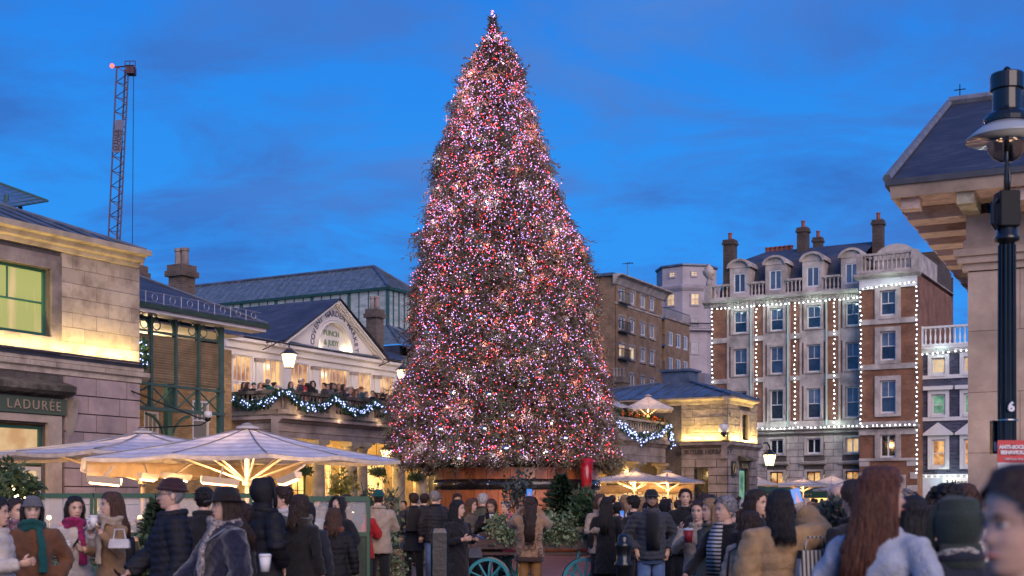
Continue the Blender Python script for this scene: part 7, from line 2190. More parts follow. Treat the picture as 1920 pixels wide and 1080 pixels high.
g = G(); g.box(-1.2, 1.2, -.2, .2, 0, .8); obj('box', g.mesh('box'), M['screen_green'], fp)
leaf_blob('leaves', (0, 0, .9), (1.2, .3, .2), 1900, .045, M['leaf_ivy'], fp, 53, lumps=12)
t_ = plant('dark_shrub', 'dark feathery shrub with narrow leaves between the tan puffer and the denim jacket', at(1578, 9.5, 0), 'shrub')
g = G(); g.box(-.25, .25, -.2, .2, 0, .9); obj('box', g.mesh('box'), M['black_iron'], t_)
leaf_blob('leaves', (.0, 0, 1.32), (.16, .16, .30), 1100, .026, M['leaf_grey'], t_, 54, lumps=9, stretch=3.2, hang=-.5)
leaf_blob('lower_leaves', (-.05, -.05, 1.08), (.18, .2, .2), 700, .025, M['leaf_fir'], t_, 55, lumps=7, stretch=3)
# hanging baskets in the colonnade
for i, (px, py) in enumerate(((567, 885), (706, 886), (779, 893))):
  s_, d_ = MK.on_v(px, vF+.3)
  t_ = plant('hanging_basket', ['hanging basket at the left of the colonnade', 'round hanging basket between the colonnade columns near the tree', 'hanging basket behind the lowest left boughs of the tree'][i], MK.w(s_, vF+.3, zat(py, d_)), 'hanging basket')
  leaf_blob('leaves', (0, 0, 0), (.38, .38, .26), 700, .07, M['leaf_green'], t_, 60+i)
  g = G(); g.tube([(0, 0, .1), (0, 0, 4.1-zat(py, d_))], .012, 4); obj('chain', g.mesh('chain'), M['black_iron'], t_)
t_ = plant('tall_shrub', 'yellow-leaved shrub standing before the shop windows', at(640, 44), 'shrub')
g = G(); g.tube([(0, 0, 0), (0, 0, 2.2)], .03, 5); obj('stem', g.mesh('stem'), M['bark'], t_)
leaf_blob('leaves', (0, 0, 2.2), (.6, .5, .55), 420, .11, mat('autumn_yellow_leaves', (.35, .28, .05), .6, var=.5, scale=5, col2=(.12, .14, .03)), t_, 66, lumps=8)
# terrace plants on the right portico
for k in range(6):
  px = 1150+k*24; s_, d_ = MK.on_v(px, vR+.25)
  t_ = plant('terrace_shrub', ('first', 'second', 'third', 'fourth', 'fifth', 'sixth')[k]+' berry shrub from the tree behind the right terrace balustrade', MK.w(s_, vR+.25, zE3+.9), 'shrub'); t_['group'] = 'berry shrubs on the right terrace'
  leaf_blob('leaves', (0, 0, .25), (.62, .4, .42), 520, .10, M['leaf_green'], t_, 70+k)
  g = G()
  for q in range(9): g.ellipsoid((rr_.uniform(-.5, .5), -.35, .25+rr_.uniform(-.25, .3)), (.06, .06, .06), 6, 4)
  obj('berries', g.mesh('berries'), mat('orange_berries', (.6, .12, .02), .4), t_, kind='stuff')
# ------------------------------------------------------------------ lit garlands on the balustrades
M['garland'] = mat('garland_needles', (.045, .13, .07), .6, var=.4, scale=8, col2=(.02, .05, .04))
M['bulb_blue'] = glow('blue_white_garland_bulb', (.42, .50, 1.0), 3.5)
def garland(p0, p1, sag, label, seed, thick=.13, nb_=60, r=.026, out=Vector((0, 0, 0))):
  p0, p1 = Vector(p0)+out, Vector(p1)+out
  root = thing('lit_garland', label, 'garland', p0, 0, 'lit garlands on the balustrades')
  r_ = np.random.default_rng(seed); n = 1700
  t = r_.uniform(0, 1, n); C = np.array(p1-p0)[None]*t[:, None]; C[:, 2] -= sag*4*t*(1-t)
  C += r_.normal(0, thick*.42, (n, 3))*(.6+.8*np.sin(PI*t))[:, None]
  o = obj('greenery', arr_mesh('greenery', leaf_quads(C, .07, r_, 2.2), 4, M['garland']), None, root); o['kind'] = 'stuff'
  t = r_.uniform(0, 1, nb_); C = np.array(p1-p0)[None]*t[:, None]; C[:, 2] -= sag*4*t*(1-t)
  C += r_.normal(0, thick*.45, (nb_, 3))*(.6+.8*np.sin(PI*t))[:, None]+np.array([0.05, -.12, 0])
  g = G()
  for c_ in C: g.ellipsoid(c_, (r, r, r), 6, 4)
  o = obj('bulbs', g.mesh('bulbs'), M['bulb_blue'], root); o['kind'] = 'stuff'
cn = MK.w(sC-.2, vF-.25, zR-.05)
o_ = Vector((MK.V.x, MK.V.y, 0))*-.12
garland(MK.w(sC-.22, vW-.2, zR-.05), cn, .45, 'lit garland on the left return of the pub balustrade', 1, out=Vector((-.08, -.1, 0)))
gp = [sC-.15]+peds[1:]
for i in range(3):
  garland(MK.w(gp[i], vF-.25, zR-.05), MK.w(gp[i+1], vF-.25, zR-.05), .5, ['first lit garland right of the balustrade corner', 'second lit garland along the pub balustrade front', 'third lit garland on the pub balustrade, touching the tree'][i], 2+i, out=o_, nb_=70)
sa, sb, sc_ = MK.on_v(1150, vR-.3)[0], sR1-.1, 0
garland(MK.w(sa, vR-.35, zE3+.95), MK.w(sb, vR-.35, zE3+.95), .95, 'long lit garland on the right terrace balustrade', 8, thick=.26, nb_=120, r=.04)
garland(MK.w(sb+.1, vR-.3, zE3+.95), at(1279, dR+2.2, zE3+.9), 1.5, 'short deep lit garland beside the floodlit pavilion wall', 9, thick=.24, nb_=80, r=.04)
garland(MK.w(.12, -.05, 5.95), MK.w(.5, .7, 5.9), .5, 'piece of lit garland showing behind the pavilion corner', 10, thick=.14, nb_=40, r=.02)
# ------------------------------------------------------------------ people
M['skin'] = mat('light_skin', (.64, .40, .29), .5, var=.12, scale=14, coords='obj')
M['skin2'] = mat('tan_skin', (.48, .28, .18), .5, var=.12, scale=14, coords='obj')
M['lips'] = mat('lip_skin', (.42, .13, .11), .45)
M['eye_white'] = mat('eye_white', (.65, .62, .60), .3)
M['eye_dark'] = mat('iris_brown', (.03, .018, .012), .2)
def hairmat(n, c):
  return mat(n+'_hair', c, .55, var=.55, scale=30, stretch=(3, 3, .35), coords='obj', bump=.7, bscale=60, detail=3, spec=.45)
HM = {'black': hairmat('black', (.012, .009, .008)), 'dark': hairmat('dark_brown', (.035, .018, .012)), 'brown': hairmat('brown', (.085, .04, .022)), 'auburn': hairmat('auburn', (.115, .042, .022)),
   'blond': hairmat('blond', (.33, .20, .10)), 'grey': hairmat('grey', (.26, .25, .26)), 'white': hairmat('white', (.55, .54, .54))}
def cloth(n, c, rough=.85, sheen=.15, var=.2, sc=9):
  return mat(n, c, rough, var=var, scale=sc, coords='obj', bump=.5, bscale=90, sheen=sheen, spec=.22)
CM = {'black': cloth('black_cloth', (.016, .016, .019)), 'navy': cloth('navy_cloth', (.02, .024, .038)), 'grey': cloth('grey_cloth', (.12, .12, .13)), 'charcoal': cloth('charcoal_nylon', (.038, .042, .052), .5),
   'cream': cloth('cream_nylon', (.58, .52, .46), .55), 'camel': cloth('camel_wool', (.30, .185, .10)), 'brown': cloth('rust_brown_wool', (.16, .07, .035)), 'tan': cloth('tan_nylon', (.40, .255, .125), .55),
   'denim': cloth('washed_denim', (.40, .44, .52), sc=5, var=.3), 'jeans': cloth('blue_jeans', (.10, .17, .32), var=.4, sc=5), 'lightjeans': cloth('pale_jeans', (.38, .42, .48)), 'pink': cloth('pink_nylon', (.75, .10, .25), .5),
   'olive': cloth('olive_cotton', (.085, .085, .06)), 'white': cloth('white_cotton', (.62, .60, .60)), 'beige': cloth('beige_wool', (.42, .33, .25)), 'red': cloth('red_cloth', (.45, .02, .025)),
   'teal': cloth('teal_cloth', (.01, .085, .08)), 'bronze': cloth('bronze_satin', (.26, .13, .04), .35, .0), 'darkpuff': cloth('black_shiny_nylon', (.015, .015, .018), .55, 0), 'navypuff': cloth('navy_shiny_nylon', (.020, .021, .028), .6, 0)}
HEAD_T = [(0, .020, .050, .02), (.03, .034, .068, .025), (.09, .046, .080, .03), (.2, .058, .086, .052), (.33, .066, .088, .078), (.46, .072, .087, .092), (.56, .075, .090, .099), (.68, .0765, .091, .103), (.8, .072, .084, .098), (.9, .057, .066, .08), (.96, .038, .044, .056), (.99, .018, .02, .03), (1.0, .002, .002, .004)]
HH = .235; HZ = 1.515
def head_r(f):
  a = [t[0] for t in HEAD_T]
  return [float(np.interp(f, a, [t[i] for t in HEAD_T])) for i in (1, 2, 3)]
def head_grid(nt=28, nz=26, off=0.0, feat=True):
  V = []
  for j in range(nz+1):
    f = (1-math.cos(PI*j/nz))/2 if not feat else j/nz
    rx, rf, rb = head_r(f)
    for k in range(nt):
      t = 2*PI*k/nt                     # t = 0 is the face (-y)
      cx, cy = math.sin(t), -math.cos(t)
      ry = rf if cy < 0 else rb
      x, y = (rx+off)*cx, (ry+off)*cy
      if feat and cy < -.2:
        w = lambda x0, sx, z0, sz: math.exp(-((x-x0)/sx)**2-((f-z0)/sz)**2)
        y -= .024*w(0, .011, .36, .055)+.012*w(0, .009, .46, .07)
        y += .010*(w(.031, .016, .50, .045)+w(-.031, .016, .50, .045))
        y -= .005*w(0, .035, .57, .03)+.007*w(0, .022, .215, .035)+.007*w(0, .02, .06, .05)
        y -= .004*(w(.042, .018, .36, .08)+w(-.042, .018, .36, .08))
      V.append((x, y, HZ+f*HH+(off if f > .9 else 0)))
  return V, nt, nz
def hairline(t):
  """lowest height fraction of the hair at angle t (0 = face)"""
  a = abs((t+PI) % (2*PI)-PI)
  return float(np.interp(a, [0, .55, .95, 1.25, 1.6, 2.0, 3.2], [.83, .80, .68, .48, .40, .22, .15]))
def rotz_pitch(V, yaw, pitch, roll=0):
  c = Vector((0, .01, 1.49)); R = Matrix.Rotation(yaw, 3, 'Z') @ Matrix.Rotation(pitch, 3, 'X') @ Matrix.Rotation(roll, 3, 'Y')
  return [tuple(R @ (Vector(v)-c)+c) for v in V]
def loft(g, rings, n=20, cap=True):
  vs = []
  for (x, y, z, rx, ry) in rings:
    for k in range(n):
      t = 2*PI*k/n; vs.append((x+rx*math.cos(t), y+ry*math.sin(t), z))
  fs = [(i*n+k, i*n+(k+1) % n, (i+1)*n+(k+1) % n, (i+1)*n+k) for i in range(len(rings)-1) for k in range(n)]
  if cap: fs += [tuple(reversed(range(n))), tuple((len(rings)-1)*n+k for k in range(n))]
  g.add(vs, fs)
ARM = {'down': ((.255, .03, 1.14), (.26, -.05, .90)), 'pocket': ((.32, .07, 1.15), (.20, -.08, .97)), 'hold': ((.25, .0, 1.15), (.11, -.25, 1.20)), 'phone': ((.25, -.10, 1.18), (.08, -.30, 1.34)),
       'raise': ((.28, -.22, 1.42), (.20, -.30, 1.68)), 'snap': ((.27, -.17, 1.33), (.055, -.27, 1.60)), 'fwd': ((.25, -.12, 1.16), (.22, -.30, 1.02)), 'back': ((.25, .17, 1.18), (.25, .20, .94)), 'chin': ((.24, -.05, 1.15), (.16, -.22, 1.38)), 'cross': ((.25, -.05, 1.16), (-.05, -.20, 1.16))}
def hand(g, wrist, d, s, curl, r=1.0):
  """palm, four unequal bent fingers and a thumb from the side of the palm"""
  d = Vector(d).normalized(); side = d.cross(Vector((0, 1, 0)))
  if side.length < .3: side = d.cross(Vector((1, 0, 0)))
  side.normalize(); nrm = side.cross(d).normalized()
  w = Vector(wrist); g.sm = True
  pts = []
  g.tube([w-d*.02, w+d*.015, w+d*.05, w+d*.085], [.025*r, .032*r, .040*r, .036*r], 10, flat=.42, up=nrm)
  for i, (o_, L) in enumerate(((-.029, .066), (-.010, .078), (.010, .074), (.028, .058))):
    b_ = w+d*.078+side*o_*r; a = d; p = [b_-d*.01]
    for q in range(3):
      a = (a*math.cos(curl)-nrm*math.sin(curl)*s).normalized() if q else a
      p.append(p[-1]+a*(L*(.45, .32, .25)[q]))
    g.tube(p, [.0095*r, .009*r, .008*r, .0065*r], 7)
  b_ = w+d*.028-side*.03*r*s
  t1 = (d*.6-side*.7*s-nrm*.3*s).normalized(); t2 = (d*.85-side*.2*s-nrm*.45*s).normalized()
  g.tube([b_, b_+t1*.034, b_+t1*.034+t2*.03], [.013*r, .011*r, .008*r], 7)
BAKE = []          # (final name, temp object, material, parent, finish)
def cloth_mesh(name, g, voxel, m, parent, puff=0.0, wr=.004, period=.085, seed=0, smooth=6, label=None):
  me = g.mesh(name, fix=True)
  key = m
  o = bpy.data.objects.new(name, me); COL.objects.link(o)
  a = o.modifiers.new('r', 'REMESH'); a.mode = 'VOXEL'; a.voxel_size = voxel
  b_ = o.modifiers.new('s', 'SMOOTH'); b_.factor = .5; b_.iterations = smooth
  BAKE.append((name, o, m, parent, puff, wr, period, seed, label))
  return o
def bake_people():
  dg = bpy.context.evaluated_depsgraph_get(); dg.update()
  for (name, o, m, parent, puff, wr, period, seed, label) in BAKE:
    me = bpy.data.meshes.new_from_object(o.evaluated_get(dg))
    n = len(me.vertices); co = np.empty(n*3, np.float32); me.vertices.foreach_get('co', co); co = co.reshape(-1, 3)
    no = np.empty(n*3, np.float32); me.vertices.foreach_get('normal', no); no = no.reshape(-1, 3)
    x, y, z = co.T; s_ = seed*1.7
    cr_ = lambda q: 1-2*np.abs(np.sin(q))**.7
    disp = wr*(cr_(z*17+2.2*np.sin(x*13+s_)+1.6*np.sin(y*15))+.55*cr_(z*33+x*26+s_+1.8*np.sin(y*24+z*7))+.35*np.sin(x*60-z*23+s_*2))
    if puff: disp = disp*.7+puff*(np.abs(np.sin(PI*(z+.012*np.sin(x*13+s_))/period+.35*np.sin(x*5+z*2+s_)))**.55-.6)
    co = co+no*disp[:, None]
    me.vertices.foreach_set('co', co.astype(np.float32).ravel()); me.polygons.foreach_set('use_smooth', [True]*len(me.polygons))
    me.materials.clear(); me.materials.append(m); me.update()
    bpy.data.objects.remove(o)
    q = bpy.data.objects.new(name, me); COL.objects.link(q); q.parent = parent
    if label: q['label'] = label
  BAKE.clear()
def cap_region(off, low, nt=28, nz=26, mul=1.0, wob=.0, seed=1):
  V, nt, nz = head_grid(nt, nz, off, False)
  g = G(); g.sm = True; keep = []
  for j in range(nz):
    f = (1-math.cos(PI*(j+.5)/nz))/2
    for k in range(nt):
      if f > low(2*PI*(k+.5)/nt): keep.append((j*nt+k, j*nt+(k+1) % nt, (j+1)*nt+(k+1) % nt, (j+1)*nt+k))
  rr = random.Random(seed)
  if wob: V = [(x*(1+rr.uniform(-wob, wob)), y*(1+rr.uniform(-wob, wob)), z+rr.uniform(-wob, wob)*.1) for x, y, z in V]
  return V, keep
def person(label, px, d, H=1.72, yaw=0.0, hy=0.0, hp=0.0, top='black', hem=.80, puff=0, legs='black', hair='short', hc='dark', arms=('down', 'down'), lod=1, group=None, z0=0.0, skin='skin', bulk=0.0,
           hat=None, hatc='black', scarf=None, hood=False, walk=0.0, hl=1.2, beard=False, glasses=False, hand_curl=.5, lean=0.0, period=.085, p=None, drop=0.0, fem=False, inner=None, roll=0.0):
  P = p if p is not None else at(px, d, z0)
  root = thing('person', label, 'person', P, yaw, group)
  k_ = H/1.75; root.scale = (k_, k_, k_)
  root.location.z -= drop
  vox = {2: .011, 1: .017, 0: .03}[lod]
  tk = .012+bulk+(.011 if puff else 0)
  # body: one mesh with torso, neck, head, arms with hands, legs
  g = G(); g.sm = True
  loft(g, [(0, 0, .86, .13, .10), (0, 0, .98, .14, .105), (0, 0, 1.1, .125, .095), (0, 0, 1.3, .15, .11), (0, 0, 1.40, .15, .085), (0, .01, 1.45, .08, .065), (0, .012, 1.48, .056, .058), (0, .008, 1.53, .052, .058), (0, .0, 1.58, .045, .05)], 16)
  V, nt, nz = head_grid(32 if lod else 16, 36 if lod else 14)
  F_ = [(j*nt+k, j*nt+(k+1) % nt, (j+1)*nt+(k+1) % nt, (j+1)*nt+k) for j in range(nz) for k in range(nt)]+[tuple(reversed(range(nt)))]
  g.add(rotz_pitch(V, hy, hp, roll), F_)
  ex = G(); ex.sm = True
  def hadd(gg, mi):
    g.cur = mi; g.sm = True; g.add(rotz_pitch(gg.v, hy, hp, roll), gg.f); g.cur = 0
  for s in (-1, 1):
    e = G(); e.ellipsoid((s*.074, .006, HZ+.43*HH), (.008, .018, .030), 8, 6); hadd(e, 0)
    if lod:
      e = G(); e.ellipsoid((s*.031, -.0765, HZ+.50*HH), (.0135, .010, .0070), 10, 6); hadd(e, 2)
      e = G(); e.ellipsoid((s*.031, -.0845, HZ+.50*HH), (.0055, .0030, .0055), 8, 5); hadd(e, 3)
      e = G(); e.tube([(s*.015, -.094, HZ+.575*HH), (s*.031, -.0925, HZ+.595*HH), (s*.048, -.083, HZ+.575*HH)], [.0028, .0036, .002], 5); hadd(e, 4)
      e = G(); e.tube([(s*.017, -.086, HZ+.527*HH), (s*.031, -.089, HZ+.538*HH), (s*.046, -.080, HZ+.522*HH)], .0018, 4); hadd(e, 4)
  if lod:
    e = G(); e.tube([(-.024, -.084, HZ+.212*HH), (-.01, -.0965, HZ+.222*HH), (0, -.0975, HZ+.216*HH), (.01, -.0965, HZ+.222*HH), (.024, -.084, HZ+.212*HH)], [.002, .0052, .0055, .0052, .002], 6); hadd(e, 1)
  wr_ = {}
  for i, s in ((0, -1), (1, 1)):
    A = arms[i]; el, wri = ARM[A] if isinstance(A, str) else A
    el, wri = Vector((s*el[0], el[1], el[2])), Vector((s*wri[0], wri[1], wri[2])); sh = Vector((s*.165, .005, 1.405))
    g.tube([sh, el, wri], [.045, .036, .026], 10)
    hd = (wri-el).normalized()
    if A == 'pocket': hd = Vector((-s*.4, -.2, -1)).normalized()
    if lod: hand(g, wri, hd, s, .9 if A in ('hold', 'phone', 'snap', 'raise') else hand_curl, 1.0)
    else: g.tube([wri, wri+hd*.09, wri+hd*.16], [.03, .035, .015], 6)
    wr_[i] = (wri+hd*.08, sh, el, wri)
  for s in (-1, 1):
    fy = s*walk
    g.tube([(s*.09, 0, .90), (s*.10, -fy*.45-.01, .49), (s*.10, -fy+(.05 if fy < 0 else 0), .09)], [.075, .05, .035], 10)
  me = g.mesh('body')
  for mm in (M[skin], M['lips'], M['eye_white'], M['eye_dark'], HM[hc]): me.materials.append(mm)
  obj('body', me, None, root)
  # trousers and shoes
  g = G(); g.sm = True; w_ = .02 if legs not in ('tights',) else .005
  lm = CM.get(legs, CM['black'])
  loft(g, [(0, 0, .80, .17, .125), (0, 0, .90, .175, .13), (0, 0, 1.02, .155, .115)], 16)
  for s in (-1, 1):
    fy = s*walk
    g.tube([(s*.085, 0, .86), (s*.10, -fy*.45-.01, .49), (s*.10, -fy+(.05 if fy < 0 else 0), .10)], [.095, .075, .068], 12)
  obj('trousers', g.mesh('trousers'), lm, root)
  if d > 18 and lod:
    for s in (-1, 1):
      fy = s*walk; y = -fy+(.05 if fy < 0 else 0)
      g = G(); g.sm = True; g.ellipsoid((s*.10, y-.06, .045), (.048, .14, .05), 10, 6); obj('shoe', g.mesh('shoe'), CM['black'] if legs != 'lightjeans' else CM['white'], root)
  # coat or jacket
  g = G()
  hw = .02 if hem > .7 else .035
  rg = []
  for (z, rx, ry) in ((hem, .172+hw, .135+hw), (min(hem+.18, .95), .165+hw*.6, .132+hw*.5), (1.05, .150 if fem else .158, .118), (1.18, .150, .115), (1.30, .166, .122), (1.375, .165, .104), (1.42, .13, .088), (1.465, .088, .078)):
    if z < hem: continue
    rg.append((0, lean*(z-.9), z, rx+tk, ry+tk*1.1))
  rg.append((0, .005, 1.50, .066+tk*.5, .068+tk*.5))
  loft(g, rg, 24)
  for i, s in ((0, -1), (1, 1)):
    _, sh, el, wri = wr_[i]
    cu = el.lerp(wri, .93)
    g.tube([Vector((s*.12, .0, 1.39)), sh+Vector((s*.015, 0, -.01)), sh.lerp(el, .5)+Vector((s*.006, 0, 0)), el, el.lerp(wri, .5), cu], [.050+tk, .054+tk, .050+tk, .045+tk, .042+tk, .034+tk], 14)
  if hood or (scarf == 'hood'):
    g.tube([(-.08, .06, 1.46), (0, .10, 1.43), (.08, .06, 1.46)], [.045, .065, .045], 10)
  tm = CM.get(top) or top
  cloth_mesh('coat' if hem < .75 else 'jacket', g, vox, tm, root, puff=.013 if puff else 0, wr=.0055 if not puff else .0045, seed=int(px), period=period)
  if lod and not fem and inner is None and not puff: pass
  if inner:
    g = G(); g.sm = True; g.hull([(x, y, z) for (x, z, y) in ((-.055, 1.52, -.085), (.055, 1.52, -.085), (-.07, 1.42, -.12-tk), (.07, 1.42, -.12-tk), (-.085, 1.30, -.146-tk), (.085, 1.30, -.146-tk), (-.085, .98, -.150-tk), (.085, .98, -.150-tk))]+[(0, -.05, 1.2)])
    obj('shirt_front', g.mesh('shirt_front'), inner, root)
  if (puff or lod) and top not in ('denim', 'tan'):
    g = G(); g.tube([( (.075+tk*.6)*math.sin(t), .005-(.078+tk*.6)*math.cos(t), 1.485+.012*math.cos(t)*-1) for t in np.linspace(.25, 2*PI-.25, 18)], .018+tk*.35, 8)
    if puff: cloth_mesh('collar', g, max(vox*.8, .012), tm, root, wr=.001, smooth=3)
    else:
      g.sm = True; g.smf = [True]*len(g.f); obj('collar', g.mesh('collar'), tm, root)
  if scarf and scarf != 'hood':
    sm_ = CM.get(scarf) or scarf
    g = G()
    for q in range(3):
      g.tube([((.085+.012*q)*math.sin(t), -.008-(.09+.012*q)*math.cos(t), 1.475+.028*q*(-1)**q*.6+.02*math.sin(t*2+q)) for t in np.linspace(0, 2*PI, 18)], .030, 8, cap=False)
    g.tube([(.05, -.12, 1.46), (.07, -.165-tk, 1.30), (.08, -.175-tk, 1.05)], [.035, .045, .05], 10, flat=.5)
    cloth_mesh('scarf', g, .013, sm_, root, wr=.004, seed=int(px)+3, smooth=3)
  # hair and hats
  hm = HM[hc]
  nt2, nz2 = (40, 34) if lod == 2 else ((28, 26) if lod else (14, 12))
  if hair != 'none':
    low = hairline
    V, K = cap_region(.004 if hat else (.012 if hair == 'short' else .017), low, nt2, nz2, wob=.02 if lod and not hat else 0, seed=int(px))
    g = G(); g.sm = True; g.add(rotz_pitch(V, hy, hp, roll), K)
    if hair in ('long', 'bob'):
      L = hl if hair == 'long' else 1.46
      N = 26 if lod else 12; J = 12 if lod else 5; rr = random.Random(int(px))
      for (ro, ri) in ((0.0, 0),):
        vs = []
        ends = [rr.uniform(-.05, .04) for _ in range(N+1)]
        for j in range(J+1):
          f = j/J; z = HZ+.60*HH+(L-HZ-.60*HH)*f
          for q in range(N+1):
            a = PI*.36+(2*PI-PI*.72)*q/N       # leaves the face open
            wv = .007*math.sin(q*1.9+f*4)+.006*math.sin(q*3.1+f*9+px)
            ou = max(0., min(1., (1.52-z)/.12))*(tk+.012); rx = .088+.014*math.sin(f*PI)+wv+.010*f+ou*.4; ry = .112+.012*f+wv+ou*1.5
            zz = z+ends[q]*f*f+.0
            vs.append((rx*math.sin(a)*(1-.30*f), -ry*math.cos(a)*(1 if math.cos(a) < 0 else .75)+.004+.02*f, zz))
        hv = rotz_pitch(vs, hy, hp*.3, 0)
        # outer sheet and an inner one so that it has thickness
        n_ = len(hv)
        inn = [(x*.86, y*.86+.004, z) for x, y, z in hv]
        fs = []
        for j in range(J):
          for q in range(N):
            a = j*(N+1)+q; fs.append((a, a+1, a+N+2, a+N+1)); fs.append((n_+a, n_+a+N+1, n_+a+N+2, n_+a+1))
        for q in range(N): a = J*(N+1)+q; fs.append((a, a+1, n_+a+1, n_+a))
        for j in range(J):
          a = j*(N+1); fs.append((a, a+N+1, n_+a+N+1, n_+a)); a += N; fs.append((a, n_+a, n_+a+N+1, a+N+1))
        g.add(hv+inn, fs)
      if lod:
        st = G(); st.sm = True
        for q in range(750 if lod == 2 else 120):
          a = rr.uniform(PI*.34, 2*PI-PI*.34); f0 = rr.uniform(.55, .95); le = L+rr.uniform(-.09, .06)
          r0, rf0, rb0 = head_r(f0); bx, by = (r0+.018)*math.sin(a), -((rf0 if math.cos(a) > 0 else rb0)+.018)*math.cos(a)
          z1 = HZ+.45*HH; pts = [(bx, by, HZ+f0*HH)]
          ph = rr.uniform(0, 6)
          for t in (0, .35, .7, 1):
            zz = z1+(le-z1)*t; w = .010*math.sin(ph+t*5); ou = max(0., min(1., (1.52-zz)/.12))*(tk+.012)
            pts.append(((.096+.010*t+w+ou*.4)*math.sin(a)*(1-.28*t), -(.118+.012*t+w+ou*1.5)*math.cos(a)*(1 if math.cos(a) < 0 else .75)+.004+.02*t, zz))
          st.tube(pts, ([.002, .0042, .0046, .0034, .0006] if lod == 2 else [.003, .008, .009, .007, .0015]), 5)
        g.add(rotz_pitch(st.v, hy, hp*.3, 0), st.f)
    if hair == 'bun':
      e = G(); e.ellipsoid((0, .10, HZ+.80*HH), (.05, .05, .045), 12, 8); g.add(rotz_pitch(e.v, hy, hp), e.f)
    if hair == 'curly':
      rr = random.Random(3)
      for q in range(60):
        a = rr.uniform(PI*.3, 2*PI-PI*.3); f0 = rr.uniform(.2, .97); r0, rf0, rb0 = head_r(f0)
        e = G(); e.ellipsoid(((r0+.02)*math.sin(a), -(rb0+.01)*math.cos(a), HZ+f0*HH), (.03, .03, .028), 7, 5); g.add(rotz_pitch(e.v, hy, hp), e.f)
    obj('hair', g.mesh('hair'), hm, root)
    if lod and hair == 'short' and not hat:      # ruffled tufts break the smooth cap
      g = G(); rr = random.Random(int(px)+1)
      for q in range(170):
        t = rr.uniform(0, 2*PI); f0 = rr.uniform(hairline(t)+.02, .99); r0, rf0, rb0 = head_r(f0)
        x, y = (r0+.010)*math.sin(t), -((rf0 if math.cos(t) > 0 else rb0)+.010)*math.cos(t)
        dv = Vector((x*.6, y*.6+.02, .05*(f0-.4))).normalized()*rr.uniform(.014, .026)+Vector((rr.uniform(-.008, .008), rr.uniform(-.008, .008), 0))
        g.tube([(x, y, HZ+f0*HH), (x+dv.x, y+dv.y, HZ+f0*HH+dv.z)], [.008, .001], 4, cap=False)
      g.sm = True; g2 = G(); g2.add(rotz_pitch(g.v, hy, hp, roll), g.f); obj('hair_tufts', g2.mesh('hair_tufts', smooth=True), hm, root)['kind'] = 'stuff'
  if beard:
    V, K = cap_region(.006, lambda t: 2, nt2, nz2)
    V, nt, nz = head_grid(32, 30, .005, True); K = []
    for j in range(nz):
      f = (j+.5)/nz
      for k in range(nt):
        a = abs(((2*PI*(k+.5)/nt)+PI) % (2*PI)-PI)
        if a < 1.35 and f < (.13 if a < .28 else .16+.2*max(0, a-.4)) or (.26 < f < .30 and a < .3): K.append((j*nt+k, j*nt+(k+1) % nt, (j+1)*nt+(k+1) % nt, (j+1)*nt+k))
    g = G(); g.sm = True; g.add(rotz_pitch(V, hy, hp), K); obj('beard', g.mesh('beard'), hm, root)
  hcm = CM.get(hatc) or hatc
  if hat in ('beanie', 'cap', 'brim', 'hood'):
    g = G(); g.sm = True
    if hat == 'hood':
      low_ = lambda t: float(np.interp(abs((t+PI) % (2*PI)-PI), [0, .7, 1.0, 1.3, 3.2], [.98, .9, .5, -.1, -.1]))
      V, K = cap_region(.040, low_, 32, 28)
      g.add(rotz_pitch([(x, y+.012, z+.004) for x, y, z in V], hy, hp), K)
      e = G()
      e.tube([(.115*math.sin(t), -.058+.02*math.cos(t), HZ+.52*HH+.150*math.cos(t)) for t in np.linspace(-2.5, 2.5, 24)], .020, 8)
      g.add(rotz_pitch(e.v, hy, hp), e.f)
      e = G(); loft(e, [(0, .02, 1.44, .13, .11), (0, .03, 1.50, .11, .10), (0, .03, 1.56, .10, .09)], 16); g.add(rotz_pitch(e.v, hy*.5, 0), e.f)
    else:
      fl = {'beanie': .64, 'cap': .66, 'brim': .66}[hat]
      V, K = cap_region(.013 if hat == 'beanie' else .014, lambda t: fl-.06*(1 if math.cos(t) < 0 else 0), 32, 28)
      if hat == 'brim': V = [(x, y, z+(.02 if z > HZ+.8*HH else 0)) for x, y, z in V]
      g.add(rotz_pitch(V, hy, hp), K)
      rx, rf, rb = head_r(.68); e = G(); zz = HZ+fl*HH
      if hat == 'beanie':
        e.tube([((rx+.012)*math.sin(t), -((rf if math.cos(t) > 0 else rb)+.012)*math.cos(t), zz+.012-.01*(1-math.cos(t))) for t in np.linspace(0, 2*PI, 28)], .012, 8, cap=False, flat=1)
      elif hat == 'brim':
        N = 32; vs = []
        for q in range(N):
          t = 2*PI*q/N; up_ = .018*abs(math.sin(t))
          for (r_, z_) in ((rx+.015, 0), (rx+.07, up_-.012), (rx+.07, up_-.018), (rx+.015, -.012)): vs.append((r_*math.sin(t), -(r_+.012)*math.cos(t), zz+z_))
        e.add(vs, [(q*4+j, ((q+1) % N)*4+j, ((q+1) % N)*4+(j+1) % 4, q*4+(j+1) % 4) for q in range(N) for j in range(4)])
      else:
        vs = []; N = 12
        for q in range(N+1):
          t = -1.05+2.1*q/N;
          for (r_, z_) in ((.0, .004), (.075*math.cos(t*.9)+.01, -.012)): vs.append(((rx+.018+r_*.25)*math.sin(t), -(rf+.016+r_)*math.cos(t*.8), zz+z_+.01))
        n_ = len(vs); vs += [(x, y, z-.006) for x, y, z in vs]
        fs = [(2*q, 2*q+1, 2*q+3, 2*q+2) for q in range(N)]+[(n_+2*q, n_+2*q+2, n_+2*q+3, n_+2*q+1) for q in range(N)]+[(2*q+1, n_+2*q+1, n_+2*q+3, 2*q+3) for q in range(N)]
        e.add(vs, fs)
      g.add(rotz_pitch(e.v, hy, hp), e.f)
